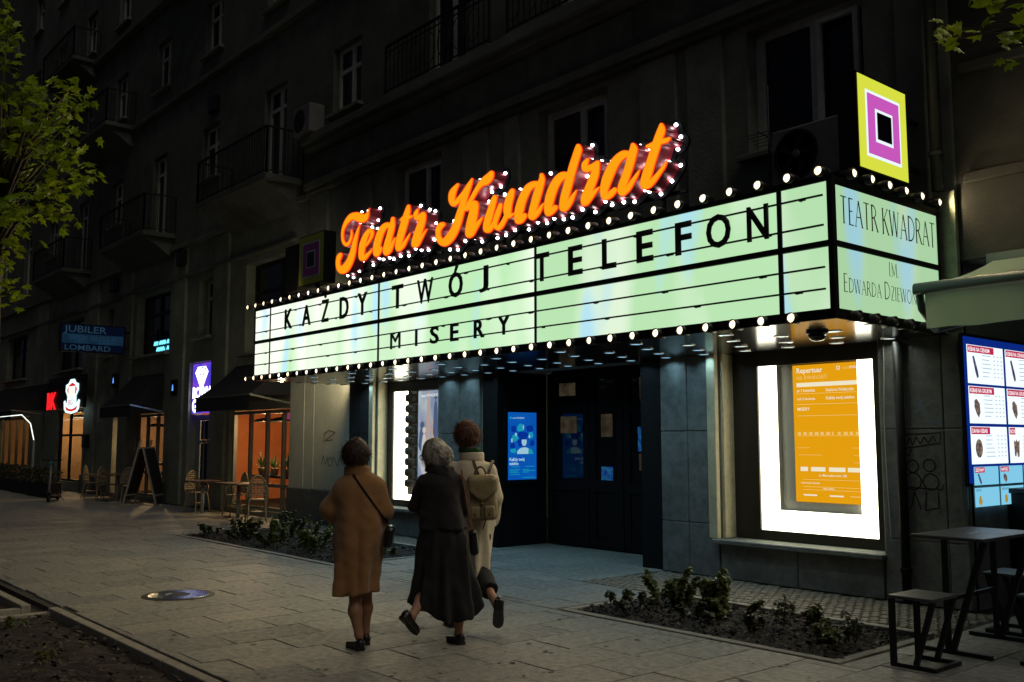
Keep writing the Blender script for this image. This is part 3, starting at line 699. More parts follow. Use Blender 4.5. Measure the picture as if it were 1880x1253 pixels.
def marquee_letter(ch, x, z, h, w):
    ofs = 0.0 if ch == 'M' else .006 if ch == 'W' else .02; me = text_mesh(ch, 1.0, ofs, 0, 'CENTER'); base = 'Z' if ch == 'Ż' else 'O' if ch == 'Ó' else ch
    mb = text_mesh(base, 1.0, ofs, 0, 'CENTER'); ys = [v.co.y for v in mb.vertices]; xv = [v.co.x for v in mb.vertices]
    lo, hi, xa, xb = min(ys), max(ys), min(xv), max(xv); bpy.data.meshes.remove(mb)
    f, gx = h / (hi - lo), w / (xb - xa)
    me.materials.clear(); me.materials.append(M_letter)
    bm = bmesh.new(); bm.from_mesh(me)
    for v in bm.verts: v.co = Vector((x + (v.co.x - (xa + xb) / 2) * gx, YF - .05, z + (v.co.y - lo) * f))
    r = bmesh.ops.extrude_face_region(bm, geom=list(bm.faces)); bmesh.ops.translate(bm, verts=[q for q in r['geom'] if isinstance(q, bmesh.types.BMVert)], vec=(0, -.014, 0))
    bmesh.ops.recalc_face_normals(bm, faces=bm.faces); bm.to_mesh(me); bm.free()
    return link('letter', me, mq)
zb, hb = 3.405, .325
for ch, x, w in (('K', -14.09, .25), ('A', -13.49, .27), ('Ż', -12.90, .25), ('D', -12.34, .25), ('Y', -11.83, .26), ('T', -10.92, .27), ('W', -10.27, .36), ('Ó', -9.60, .29), ('J', -9.03, .17), ('T', -7.975, .24), ('E', -7.43, .22), ('L', -6.92, .20), ('E', -6.42, .22), ('F', -5.92, .20), ('O', -5.50, .28), ('N', -5.06, .23)):
    marquee_letter(ch, x, zb, hb, w)
for ch, x, w in (('M', -10.96, .24), ('I', -10.46, .045), ('S', -10.05, .19), ('E', -9.62, .17), ('R', -9.12, .20), ('Y', -8.65, .22)): marquee_letter(ch, x, 2.852, .225, w)

# fine serif capitals on the end face
SER = {  # strokes in a unit box (width, strokes(x0,y0,x1,y1,thick)); serifs added at free stem ends
 'T': (.62, [(.31, 0, .31, 1, 1), (.02, 1, .60, 1, 0)], [(.31, 0), ]), 'E': (.52, [(.1, 0, .1, 1, 1), (.1, 1, .48, 1, 0), (.1, .52, .42, .52, 0), (.1, 0, .5, 0, 0)], [(.1, 0), (.1, 1)]),
 'A': (.74, [(.06, 0, .38, 1, 0), (.38, 1, .70, 0, 1), (.18, .36, .58, .36, 0)], [(.06, 0), (.70, 0)]), 'R': (.66, [(.1, 0, .1, 1, 1), (.32, .5, .64, 0, 1)], [(.1, 0), (.1, 1), (.64, 0)], [(.1, 1, .5, .75, .1, .5)]),
 'K': (.68, [(.1, 0, .1, 1, 1), (.1, .46, .58, 1, 0), (.26, .60, .66, 0, 1)], [(.1, 0), (.1, 1), (.58, 1), (.66, 0)]), 'W': (1.0, [(.04, 1, .28, 0, 1), (.28, 0, .50, 1, 0), (.50, 1, .74, 0, 1), (.74, 0, .96, 1, 0)], [(.04, 1), (.5, 1), (.96, 1)]),
 'D': (.76, [(.1, 0, .1, 1, 1)], [(.1, 0), (.1, 1)], [(.1, 1, .72, .5, .1, 0)]), 'I': (.22, [(.11, 0, .11, 1, 1)], [(.11, 0), (.11, 1)]), 'M': (.92, [(.1, 0, .14, 1, 0), (.14, 1, .46, .1, 1), (.46, .1, .78, 1, 0), (.78, 1, .84, 0, 1)], [(.1, 0), (.84, 0)]),
 'Z': (.6, [(.06, 1, .54, 1, 0), (.54, 1, .06, 0, 1), (.06, 0, .56, 0, 0)], []), 'N': (.8, [(.1, 0, .1, 1, 0), (.1, 1, .7, 0, 1), (.7, 0, .7, 1, 0)], [(.1, 0), (.7, 1), (.1, 1)]), 'O': (.84, [], [], 'O'), 'S': (.5, [], [], 'S'), 'G': (.78, [(.68, .42, .68, .05, 1)], [(.68, .42)], 'C'), '.': (.2, [(.08, .0, .08, .05, 1)], [])}
def serif_text(body, size, origin, right, up, m, parent, xs=1.0, small=None):
    o = Vector(origin); r = Vector(right); u = Vector(up); x = 0.0; mb = MB(); out = r.cross(u); lay = [0]
    def put(x0, y0, x1, y1, w):
        lay[0] += 1; off = out * (.0006 * (lay[0] % 5))
        a = o + r * (x0 * xs) + u * y0 + off; c = o + r * (x1 * xs) + u * y1 + off; d = (c - a)
        if d.length < 1e-6: return
        n = d.cross(out).normalized() * w / 2; mb.quad(a - n, c - n, c + n, a + n)
    for i, ch in enumerate(body):
        sz = size
        if ch == ' ': x += .34 * size; continue
        if small and i not in small: sz = size * .80
        g_ = SER['N' if ch == 'Ń' else ch]
        for st in g_[1]: put(x + st[0] * sz, st[1] * sz, x + st[2] * sz, st[3] * sz, sz * (.088 if st[4] else .042))
        for (a, c) in g_[2]: put(x + (a - .085) * sz, c * sz, x + (a + .085) * sz, c * sz, sz * .035)
        if len(g_) > 3:
            k = g_[3]
            if k == 'O': P = [(.42 + .36 * cos(t), .5 + .51 * sin(t)) for t in [i_ * pi / 9 for i_ in range(19)]]
            elif k == 'C': P = [(.42 + .36 * cos(t), .5 + .51 * sin(t)) for t in [.7 + i_ * (2 * pi - 1.4) / 14 for i_ in range(15)]]
            elif k == 'S': P = [(.42, .84), (.34, .97), (.22, 1.0), (.1, .9), (.09, .74), (.2, .6), (.34, .46), (.43, .3), (.4, .12), (.27, .0), (.12, .03), (.06, .18)]
            else:
                P = None
                for (ax, ay, bx, by, cx_, cy_) in k:
                    q = [(ax + (bx - ax) * sin(t) ** .8, ay + (cy_ - ay) * (1 - cos(t)) / 2) for t in [i_ * pi / 10 for i_ in range(11)]]
                    for p0, p1 in zip(q[:-1], q[1:]): put(x + p0[0] * sz, p0[1] * sz, x + p1[0] * sz, p1[1] * sz, sz * .062)
            if P:
                for p0, p1 in zip(P[:-1], P[1:]): put(x + p0[0] * sz, p0[1] * sz, x + p1[0] * sz, p1[1] * sz, sz * .062)
        if ch == 'Ń': put(x + .36 * sz, 1.08 * sz, x + .52 * sz, 1.24 * sz, sz * .06)
        x += (g_[0] + .12) * sz
    ob = mb.build('serif_lettering', m, parent, raw=True); return ob, x * xs
def serif_fit(body, h, y0, y1, z, small=None):
    _o, w = serif_text(body, h, (0, 0, 0), (0, 1, 0), (0, 0, 1), M_letter, mq, small=small); me = _o.data; bpy.data.objects.remove(_o); bpy.data.meshes.remove(me)
    serif_text(body, h, (X1 + .0015, y0, z), (0, 1, 0), (0, 0, 1), M_letter, mq, xs=(y1 - y0) / w, small=small)
serif_fit('TEATR KWADRAT', .235, 7.41, 9.14, 3.475)
serif_fit('IM.', .125, 8.20, 8.40, 3.095)
serif_fit('EDWARDA DZIEWOŃSKIEGO', .155, 7.42, 9.15, 2.875, small=(0, 8))

# bulbs in little black cans
def can_mesh(): return MB().lathe([(.0, .15), (.040, .15), (.046, .135), (.048, .0), (.042, .0), (.040, .03), (.0, .03)], n=14, axis='y')
me_can = can_mesh().mesh('lamp', mat('lamp_can', (.05, .05, .05), .35, metal=.7), True)
M_bulb = emit('marquee_bulb', (1.0, .84, .55), 2.4)
me_bulb = MB().lathe([(.0, -.006), (.020, -.002), (.034, .010), (.0395, .029)], n=14, axis='y').mesh('bulb', M_bulb, True)
me_bulb_off = MB().lathe([(.0, -.006), (.020, -.002), (.034, .010), (.0395, .029)], n=14, axis='y').mesh('bulb', mat('dead_bulb', (.10, .09, .08), .15), True)
M_warmbulb = emit('marquee_bulb_warm', (1.0, .74, .38), 3.2)
me_bulb_w = me_bulb.copy(); me_bulb_w.materials.clear(); me_bulb_w.materials.append(M_warmbulb)
SPOT = bpy.data.lights.new('bulb_light', 'SPOT'); SPOT.energy = 6.2; SPOT.color = (1.0, .78, .46); SPOT.spot_size = radians(165); SPOT.spot_blend = .6; SPOT.shadow_soft_size = .004
def lamp(x, y, z, rz, on=True, warm=False):
    l = link('lamp', me_can, mq, (x, y, z), (rnd.uniform(-.05, .05), 0, rz + rnd.uniform(-.06, .06)))
    link('bulb', me_bulb_w if warm else me_bulb if on else me_bulb_off, l)
    if on:
        q = bpy.data.objects.new('bulb_light', SPOT); COL.objects.link(q); q.parent = l; q.location = (0, -.02, 0); q.rotation_euler = (-radians(90), 0, 0)
n = 36
for i in range(n + 1):
    x = -15.60 + (15.60 - 4.43) * i / n
    lamp(x, YF - .075, 3.916, 0, warm=(i == n)); 
    if i < n: lamp(x, YF - .075, 2.668, 0, warm=(i in (n - 1,)))
for i in range(6):
    if i != 5: lamp(X1 + .075, 7.55 + .305 * i, 3.92, pi / 2)
    lamp(X1 + .075, 7.55 + .305 * i, 2.668, pi / 2, on=False)
lamp(X1 + .05, 9.17, 3.93, pi / 2)
for i in range(6): lamp(X0 - .105, 7.55 + .305 * i, 3.92, -pi / 2); lamp(X0 - .105, 7.55 + .305 * i, 2.668, -pi / 2)
# round downlights in the soffit
M_disc = emit('downlight_disc', (.40, .74, .98), 1.0)
M_disc_w = emit('downlight_disc_white', (.78, .93, .85), 1.1)
me_ring = MB().lathe([(.060, 0.0), (.066, -.006), (.076, -.006), (.08, .0)], n=18).mesh('downlight', mat('chrome_ring', (.6, .6, .6), .2, metal=1), True)
me_disc = MB().lathe([(.0, -.002), (.060, -.002), (.061, .004)], n=18).mesh('diffuser', M_disc)
me_disc_w = MB().lathe([(.0, -.002), (.060, -.002), (.061, .004)], n=18).mesh('diffuser', M_disc_w)
def beam(nm, col, p):
    a_ = bpy.data.lights.new(nm, 'AREA'); a_.shape = 'DISK'; a_.size = .1; a_.energy = p; a_.color = col; a_.spread = radians(150); return a_
AL_c, AL_w = beam('downlight_cyan', (.42, .78, 1.0), .95), beam('downlight_white', (.9, 1.0, .85), .85)
for j, y in enumerate((7.62, 8.13, 8.66, 9.14)):
    for i in range(19):
        x = -15.1 + .585 * i + (.29 if j % 2 else 0)
        if x > -4.6 or (j == 0 and (x > -5.6 or i % 2)): continue
        l = link('downlight', me_ring, mq, (x, y, Z0 - .091)); link('diffuser', me_disc_w if x > -6.9 else me_disc, l)
        al = bpy.data.objects.new('downlight_beam', AL_w if x > -6.9 else AL_c); COL.objects.link(al); al.parent = l; al.location = (0, 0, -.012)
# dark round glass lamp below the corner
c = thing('dome_camera', 'dark glass dome under the marquee corner above the yellow poster', 'camera', (-4.98, 8.02, Z0 - .092))
MB().lathe([(.10, 0), (.105, -.02), (.09, -.03), (.0, -.03)], n=20).build('base', M_blackmetal, c)
MB().lathe([(.085, -.03), (.078, -.062), (.05, -.088), (.0, -.1)], n=20).build('dome', mat('dome_glass', (.01, .02, .03), .05, coat=1), c, smooth=True)

# ================================================================== script sign
ss = thing('script_sign', 'orange glowing script lettering ringed with tiny white bulbs on the marquee roof', 'sign')
Y_FACE, Y_BACK = 7.46, 7.66
ZO = {1: (610, 360, 8.355), 2: (790, 300, 7.83), 3: (930, 250, 7.372), 4: (1080, 215, 7.372)}
LET = [  # brush strokes of each letter (x, y, radius) as seen in four enlargements of the photograph
 (1, 'T', [[(568,190,7),(552,250,20),(530,300,38),(485,345,62),(430,335,78),(370,315,68),(300,320,55),(235,380,42),(190,455,32),(162,540,25),(157,630,24),(175,710,28),(215,750,32),(255,725,28),(285,660,24),(300,590,22),(296,530,16)],
           [(425,440,10),(400,510,20),(375,600,30),(345,720,40),(320,850,48),(290,950,55),(250,1040,60),(195,1115,68),(140,1140,58),(95,1080,42),(90,1000,38),(105,940,42),(125,905,36)]]),
 (1, 'e', [[(520,760,22),(570,690,24),(608,610,30),(612,545,32),(580,530,36),(540,570,42),(500,650,50),(465,760,55),(450,870,52),(455,950,50),(490,950,45),(540,905,32),(590,850,22),(615,805,10)]]),
 (1, 'a', [[(900,470,50),(850,450,48),(795,480,52),(745,560,58),(705,680,60),(680,800,58),(668,880,45),(690,890,45),(740,810,38)],[(930,350,32),(925,430,45),(905,520,52),(880,620,52),(850,740,58),(820,850,48),(830,890,32),(880,840,36),(925,740,30),(965,650,18)]]),
 (1, 't', [[(1170,160,30),(1160,220,45),(1130,340,58),(1095,460,62),(1060,580,60),(1030,690,58),(1005,790,42),(1020,820,38),(1080,770,38),(1130,690,28),(1170,620,20),(1190,575,12)],[(1050,370,22),(1120,330,40),(1190,325,32),(1225,310,22)]]),
 (1, 'r', [[(1310,215,22),(1285,280,42),(1290,350,32),(1340,330,45),(1400,280,40),(1385,370,55),(1350,480,62),(1310,590,62),(1275,690,58),(1260,750,48),(1300,740,45),(1360,650,32),(1410,570,22),(1450,510,12)]]),
 (2, 'K', [[(395,310,25),(345,380,45),(318,440,55),(310,530,52),(330,590,38),(380,560,40),(430,500,40),(490,420,36),(550,320,32),(600,235,20)],[(600,232,20),(565,320,36),(520,430,45),(485,540,48),(450,660,55),(415,780,60),(380,890,62),(335,990,65),(275,1080,68),(205,1140,62),(140,1110,50),(115,1030,42),(120,950,45),(155,895,45),(185,880,36)],
           [(880,145,40),(850,200,62),(800,250,68),(740,290,50),(690,350,40),(640,430,36),(590,520,34),(545,590,32)],[(520,650,45),(580,620,55),(640,590,58),(630,680,66),(605,800,72),(575,920,70),(555,1020,55),(590,1010,50),(640,930,45),(700,850,32),(745,785,18)]]),
 (2, 'w', [[(930,490,38),(905,560,52),(875,670,55),(840,790,60),(810,900,55),(805,960,42),(850,960,40),(900,890,34),(925,840,32)],[(1010,605,36),(980,700,42),(945,800,42),(930,880,40),(965,935,36),(1010,910,42),(1060,830,38),(1095,760,40)],[(1180,400,40),(1150,480,58),(1120,590,62),(1110,690,62),(1120,755,45),(1170,745,28),(1210,715,12)]]),
 (3, 'a', [[(420,650,42),(360,660,50),(300,700,55),(250,780,60),(205,890,62),(175,1000,65),(155,1100,55),(150,1160,36),(195,1140,45),(245,1080,40)],[(475,530,30),(480,590,45),(450,690,55),(415,800,60),(385,910,58),(355,1010,55),(335,1090,45),(365,1100,38),(420,1040,38),(465,970,28),(500,915,14)]]),
 (3, 'd', [[(820,530,45),(760,540,58),(700,590,62),(650,670,65),(605,780,68),(575,900,65),(560,1000,55),(560,1050,40),(600,1030,45),(660,970,40)],[(970,140,35),(970,190,55),(940,290,58),(905,400,60),(875,510,60),(845,620,62),(815,730,62),(785,840,62),(765,940,55),(760,985,42),(800,975,45),(860,890,42),(910,800,28),(945,740,14)]]),
 (3, 'r', [[(1095,325,28),(1060,390,48),(1065,450,45),(1120,440,50),(1180,410,45),(1235,355,28),(1225,420,42),(1195,520,60),(1150,640,65),(1105,750,65),(1065,850,62),(1050,910,42),(1080,900,42),(1140,820,42),(1200,750,30),(1255,695,14)]]),
 (4, 'a', [[(540,500,45),(480,510,58),(410,560,62),(350,640,68),(295,750,72),(250,860,72),(220,970,62),(215,1060,50),(240,1090,42),(300,1050,48),(360,990,40)],[(605,380,32),(615,440,58),(590,540,62),(560,650,62),(525,760,60),(490,860,62),(455,950,58),(445,1020,45),(480,1030,40),(545,960,42),(610,860,34),(660,780,26),(695,720,12)]]),
 (4, 't', [[(990,110,30),(990,180,58),(955,280,62),(920,390,65),(885,500,65),(850,610,65),(815,720,68),(780,830,68),(755,910,55),(765,950,38),(820,920,48),(890,850,42),(960,760,34),(1020,680,26),(1060,610,16)],[(800,400,26),(880,380,45),(960,340,45),(1050,320,38),(1095,295,26)]])]
M_face = emit('script_face', (1.0, .22, .008), 1.0); M_face2 = emit('script_face_inner', (1.0, .36, .006), 1.0); M_rim = emit('script_face_edge', (1.0, .045, .012), .95)
M_channel = mat('red_channel', (.24, .022, .032), .36, metal=.25, spec=.6)
M_backing = mat('sign_backing', (.006, .006, .007), .95, spec=.1)
M_led = emit('tiny_bulb', (1.0, .95, .98), 16.0)
def smooth_stroke(st):
    out = []
    for i in range(len(st) - 1):
        p0, p1, p2, p3 = [np.array(st[max(0, min(len(st) - 1, i + k))], float) for k in (-1, 0, 1, 2)]
        for t in (0, .34, .67): out.append(tuple(.5 * ((2 * p1) + (-p0 + p2) * t + (2 * p0 - 5 * p1 + 4 * p2 - p3) * t * t + (-p0 + 3 * p1 - 3 * p2 + p3) * t ** 3)))
    out.append(st[-1]); return [(x, y, max(r, 3)) for x, y, r in out]
PXL = []      # strokes in photo pixels, for the backing and the bulbs
def plane(dy):
    def f(x, y, d):
        p = on_y(x, y, Y_FACE); return Vector((p[0], Y_FACE + dy(d), p[2]))
    return f
for zi, ch, sts in LET:
    ox, oy, sc = ZO[zi]; S = [[(ox + x / sc, oy + y / sc, r / sc) for x, y, r in smooth_stroke(st)] for st in sts]; PXL.append((zi, S))
    A = np.array([p for st in S for p in st]); st_ = .45
    gx = np.arange(A[:, 0].min() - 12, A[:, 0].max() + 12, st_); gy = np.arange(A[:, 1].min() - 12, A[:, 1].max() + 12, st_)
    XX, YY = np.meshgrid(gx, gy); D = stroke_field(S, XX, YY)
    lt = link('letter', outline_mesh('letter', contours(D, gx, gy, 0.25), 1.0, plane(lambda d: .012 + (Y_BACK - Y_FACE - .014) * d), M_channel), ss)
    link('edge_glow', outline_mesh('edge_glow', contours(D, gx, gy, 0.25), 1.0, plane(lambda d: .010 * d), M_rim), lt)
    link('face', outline_mesh('face', contours(D, gx, gy, -0.75), 1.0, plane(lambda d: -.004 + .003 * d), M_face), lt)
    inn = contours(D, gx, gy, -1.7)
    if inn: link('face_centre', outline_mesh('face_centre', inn, 1.0, plane(lambda d: -.008 + .003 * d), M_face2), lt)
me_led = MB(); bm = bmesh.new(); bmesh.ops.create_icosphere(bm, subdivisions=2, radius=.020); me_led = bpy.data.meshes.new('bulb'); bm.to_mesh(me_led); bm.free(); me_led.materials.append(M_led)
me_sock = MB().lathe([(.012, 0), (.012, .03)], n=8, axis='y').mesh('socket', M_black)
for word in ((0, 5), (5, 12)):
    W3 = []
    for zi, S in PXL[word[0]:word[1]]:
        for st in S:
            q = []
            for (x, y, r) in st:
                p = on_y(x, y, Y_FACE); e = on_y(x, y - r, Y_FACE); q.append((p[0], p[2], abs(e[2] - p[2]) * 1.12))
            W3.append(q)
    A = np.array([p for st in W3 for p in st]); gx = np.arange(A[:, 0].min() - .3, A[:, 0].max() + .3, .016); gy = np.arange(A[:, 1].min() - .3, A[:, 1].max() + .3, .016)
    XX, YY = np.meshgrid(gx, gy); D = stroke_field(W3, XX, YY)
    lp = [l for l in contours(D, gx, gy, .07)]
    bk = link('backing', outline_mesh('backing', lp, 1.0, lambda x, y, d: Vector((x, Y_BACK + .03 * d, y)), M_backing), ss)
    for l in contours(D, gx, gy, .032):
        P = np.array(l + [l[0]]); seg = np.hypot(*np.diff(P, axis=0).T); cum = np.concatenate([[0], np.cumsum(seg)]); L = cum[-1]
        if L < .5: continue
        nb = max(3, int(L / .185))
        for k in range(nb):
            s_ = L * (k + .3) / nb; x, z = np.interp(s_, cum, P[:, 0]), np.interp(s_, cum, P[:, 1])
            b_ = link('bulb', me_led, ss, (x, Y_BACK - .03, z)); link('socket', me_sock, b_)
    xa, xb = A[:, 0].min(), A[:, 0].max()
    for k in range(5):
        x = xa + .2 + (xb - xa - .5) * k / 4; MB().bar((x, Y_BACK + .06, Z1 + .02), (x, Y_BACK + .06, 4.45), .03).build('post', M_black, ss)
    MB().bar((xa, Y_BACK + .07, 4.2), (xb, Y_BACK + .07, 4.2), .035).build('support_rail', M_black, ss)

# ================================================================== square logo light boxes
def logo_box(name, label, corner, right, up, w, depth, lit):
    """corner = lower left of the lit face, right = unit vector along it; body goes back along the face normal"""
    t = thing(name, label, 'light box'); o = Vector(corner); r = Vector(right); u = Vector(up); nrm = r.cross(u)   # towards the viewer
    E = (lambda n_, c_, s_: emit(n_ + '_lit', c_, s_)) if lit else (lambda n_, c_, s_: mat(n_ + '_unlit', tuple(v * .5 for v in c_), .4))
    MB().prism([o - r * .02 - u * .02 - nrm * depth, o + r * (w + .02) - u * .02 - nrm * depth, o + r * (w + .02) + u * (w + .02) - nrm * depth, o - r * .02 + u * (w + .02) - nrm * depth], nrm * (depth - .004)).build('housing', M_black, t)
    def sq(k, off, nm, mm):
        a = o + (r + u) * (w * (1 - k) / 2) + nrm * off; s_ = w * k
        MB().prism([a - nrm * .002, a + r * s_ - nrm * .002, a + (r + u) * s_ - nrm * .002, a + u * s_ - nrm * .002], nrm * .003).build(nm, mm, t)
    sq(1.0, 0, 'yellow_field', E('logo_yellow', (.72, .78, .06), .95)); sq(.72, .003, 'white_border', E('logo_white', (.85, .95, 1.0), 1.0)); sq(.655, .006, 'magenta_square', E('logo_magenta', (.60, .10, .52), .95))
    sq(.36, .009, 'inner_border', E('logo_white', (.85, .95, 1.0), 1.0)); sq(.295, .012, 'dark_square', mat('logo_dark', (.002, .002, .012), .3))
    return t
xl = -4.45; pa = on_x(1580, 305, xl); pb = on_x(1668, 333, xl)
lb = logo_box('logo_light_box', 'bright yellow and magenta square light box above the marquee corner', (xl, pa[1], pa[2]), (0, 1, 0), (0, 0, 1), pb[1] - pa[1] - .0, .20, True)
for z in (4.3, 4.8): MB().bar((xl - .1, pb[1], z), (xl - .1, WY - .01, z), .04).build('bracket', M_black, lb)
lb = logo_box('logo_light_box', 'dim unlit square logo box at the far end of the marquee', (-15.80, 8.3, 4.42), (1, 0, 0), (0, 0, 1), .89, .24, False)
MB().bar((-15.3, 8.42, 4.42), (-15.3, 8.42, Z1 + .02), .05).build('bracket', M_black, lb)
MB().box(-16.45, -15.95, 8.35, 8.6, 4.38, 5.25).bar((-16.2, 8.5, 4.38), (-16.2, 8.5, 4.0), .06).bar((-16.2, 8.5, 4.0), (-16.2, WY - .02, 4.0), .05).build('speaker_box', M_black, lb)

# air conditioner and aerial
ac = thing('air_conditioner', 'outdoor air conditioner unit beside the yellow light box', 'air conditioner', (-5.55, 8.95, 4.35))
MB().bbox(-.42, .42, -.14, .16, 0, .62, .02).build('casing', mat('ac_casing', (.20, .20, .19), .6, var=.2, scale=6, stain=.3), ac)
MB().lathe([(.25, -.142), (.27, -.155), (.24, -.158), (.235, -.142)], c=(-.1, 0, .31), n=24, axis='y').build('fan_ring', M_black, ac)
MB().lathe([(.0, -.143), (.235, -.143)], c=(-.1, 0, .31), n=24, axis='y').build('fan_opening', mat('fan_dark', (.006, .006, .006), .7), ac)
MB().lathe([(.0, -.165), (.045, -.16), (.05, -.146)], c=(-.1, 0, .31), n=16, axis='y').build('fan_hub', mat('fan_hub', (.12, .1, .1), .5), ac)
for k in range(5):
    a = k * 2 * pi / 5; MB().add([(-.1 + .05 * cos(a), -.15, .31 + .05 * sin(a)), (-.1 + .22 * cos(a - .25), -.146, .31 + .22 * sin(a - .25)), (-.1 + .22 * cos(a + .3), -.154, .31 + .22 * sin(a + .3)), (-.1 + .05 * cos(a + .6), -.156, .31 + .05 * sin(a + .6))], [(0, 1, 2, 3)]).build('blade', M_blackmetal, ac)
MB().bar((-.4, -.1, -.03), (-.4, .38, -.03), .04).bar((.4, -.1, -.03), (.4, .38, -.03), .04).build('bracket', M_black, ac)
ae = thing('aerial', 'thin metal aerial standing behind the marquee roof', 'aerial', (-6.05, 8.9, 4.0))
MB().tube([(0, 0, -.16), (0, 0, 1.55)], .012, 6).build('mast', M_zinc, ae)
for k in range(5): MB().tube([(-.22, .05 * k - .1, 1.0 - .02 * k), (.22, .05 * k - .1, 1.0 - .02 * k)], .005, 5).build('rod', M_zinc, ae)
MB().bar((0, -.2, .98), (0, .2, .94), .012).build('boom', M_zinc, ae)
# ================================================================== poster cases
M_white_light = emit('case_light', (1.0, .91, .68), 6.5)
M_case_back = mat('case_back', (.34, .33, .29), .5)
M_case_frame = mat('case_frame', (.028, .020, .012), .45, var=.3, scale=8)
def poster_case(label, x0, x1, z0, z1, y, il, ir, ib, it, frame_x0, frame_x1):
    """glass-fronted case: dark outer frame, luminous border il/ir/ib/it wide, recessed grey back"""
    t = thing('poster_case', label, 'display case')
    f = MB(); f.box(frame_x0, x0, y - .02, y + .06, .462, 2.655).box(x1, frame_x1, y - .02, y + .06, .462, 2.655).box(x0, x1, y - .018, y + .06, z1, 2.654).box(x0, x1, y - .018, y + .06, .463, z0); f.build('frame', M_case_frame, t)
    for nm, (a, c, d, e) in dict(l=(x0, x0 + il, z0, z1), r=(x1 - ir, x1, z0, z1), b=(x0 + il, x1 - ir, z0, z0 + ib), t=(x0 + il, x1 - ir, z1 - it, z1)).items():
        if c - a > .005 and e - d > .005: MB().box(a, c, y + .01, y + .03, d, e).build('light_border', M_white_light, t)
    MB().box(x0 + il - .01, x1 - ir + .01, y + .10, y + .12, z0 + ib - .01, z1 - it + .01).build('back_panel', M_case_back, t)
    rv = MB().box(x0 + il - .008, x0 + il, y + .03, y + .1, z0 + ib, z1 - it).box(x0 + il, x1 - ir, y + .03, y + .1, z0 + ib - .008, z0 + ib); rv.build('inner_lip', M_case_back, t)
    MB().quad((x0, y - .006, z0), (x1, y - .006, z0), (x1, y - .006, z1), (x0, y - .006, z1)).build('glass', M_glass, t, raw=True)
    return t
YC = 9.56
poster_case('bright white framed poster case with an orange programme sheet inside', -6.74, -5.275, .575, 2.475, YC, .235, .20, .235, .002, -7.09, -5.1)
poster_case('left poster case glowing white behind the walking women', -14.50, -12.84, .575, 2.475, YC, .40, .05, .10, .002, -14.68, -12.82)
# orange programme
pr = thing('programme_poster', 'orange monthly programme poster in the right hand case', 'poster')
M_or = emit('orange_print', (.90, .375, .005), 1.0); M_orw = emit('orange_print_white', (1.0, .86, .62), 1.0); M_orl = emit('orange_print_pale', (1.0, .58, .16), 1.0)  # paper made to emit, in place of case light falling on it
px0, px1, pz0, pz1, py = -6.33, -5.405, .915, 2.465, YC + .09
MB().box(px0, px1, py, py + .004, pz0, pz1).build('sheet', M_or, pr)
T = lambda s, sz, x, z, m=M_orw, off=0.0, xs=1.0: text(s, sz, m, (x, py - .002, z), parent=pr, offset=off, xs=xs)
T('Repertuar', .082, px0 + .05, 2.375, off=.012); T('na kwiecień', .082, px0 + .05, 2.30, m=M_orl)
T('teatr', .042, px1 - .29, 2.395, m=M_orl); T('KWADRAT', .042, px1 - .205, 2.395, off=.012)
def pbar(x0, x1, z0, z1, m=M_orw, nm='printed_bar'): MB().box(px0 + x0, px0 + x1, py - .003, py - .001, z0, z1).build(nm, m, pr)
lg = MB(); s = .03; xx, zz = px1 - .36, 2.39
lg.box(xx, xx + s * 1.3, py - .003, py - .001, zz, zz + .007).box(xx, xx + s * 1.3, py - .003, py - .001, zz + .033, zz + .04).box(xx, xx + .007, py - .003, py - .001, zz + .007, zz + .033).box(xx + s * 1.3 - .007, xx + s * 1.3, py - .003, py - .001, zz + .007, zz + .033).build('logo_square', M_orw, pr)
pbar(.05, .845, 2.215, 2.262); T('Szalone Nożyczki', .048, px0 + .42, 2.155, off=.006); T('pt 1 kwietnia', .045, px0 + .05, 2.158, off=.01)
T('sob 2 kwietnia', .04, px0 + .05, 2.065, off=.008); T('Każdy twój telefon', .045, px0 + .42, 2.065, off=.01); T('MISERY', .05, px0 + .05, 1.945, off=.01)
for z in (2.133, 2.012, 1.882): pbar(.04, .85, z, z + .006, M_orl, 'printed_line')
r5 = random.Random(5)
for k in range(11): pbar(.05 + .072 * k, .05 + .072 * k + r5.uniform(.02, .05), 1.665, 1.70, M_orl)
for z, a, c in ((1.655, .04, .83), (1.52, .04, .2), (1.52, .72, .84), (1.44, .05, .35), (1.44, .74, .84), (1.36, .74, .84), (1.165, .1, .84), (1.085, .1, .84), (1.05, .1, .84)): pbar(a, c, z, z + .005, M_orl, 'printed_line')
for a, c in ((.07, .165), (.205, .385), (.43, .63), (.66, .845)): pbar(a, c, 1.26, 1.308)
T('ul. Marszałkowska 138', .038, px0 + .30, 1.205, off=.004); T('rezerwacja biletów', .032, px0 + .07, 1.12); T('kasa teatru', .032, px0 + .35, 1.062, off=.008)
pbar(.10, .27, .985, 1.002); pbar(.43, .60, .985, 1.002); pbar(.68, .84, .99, 1.0, M_orl)
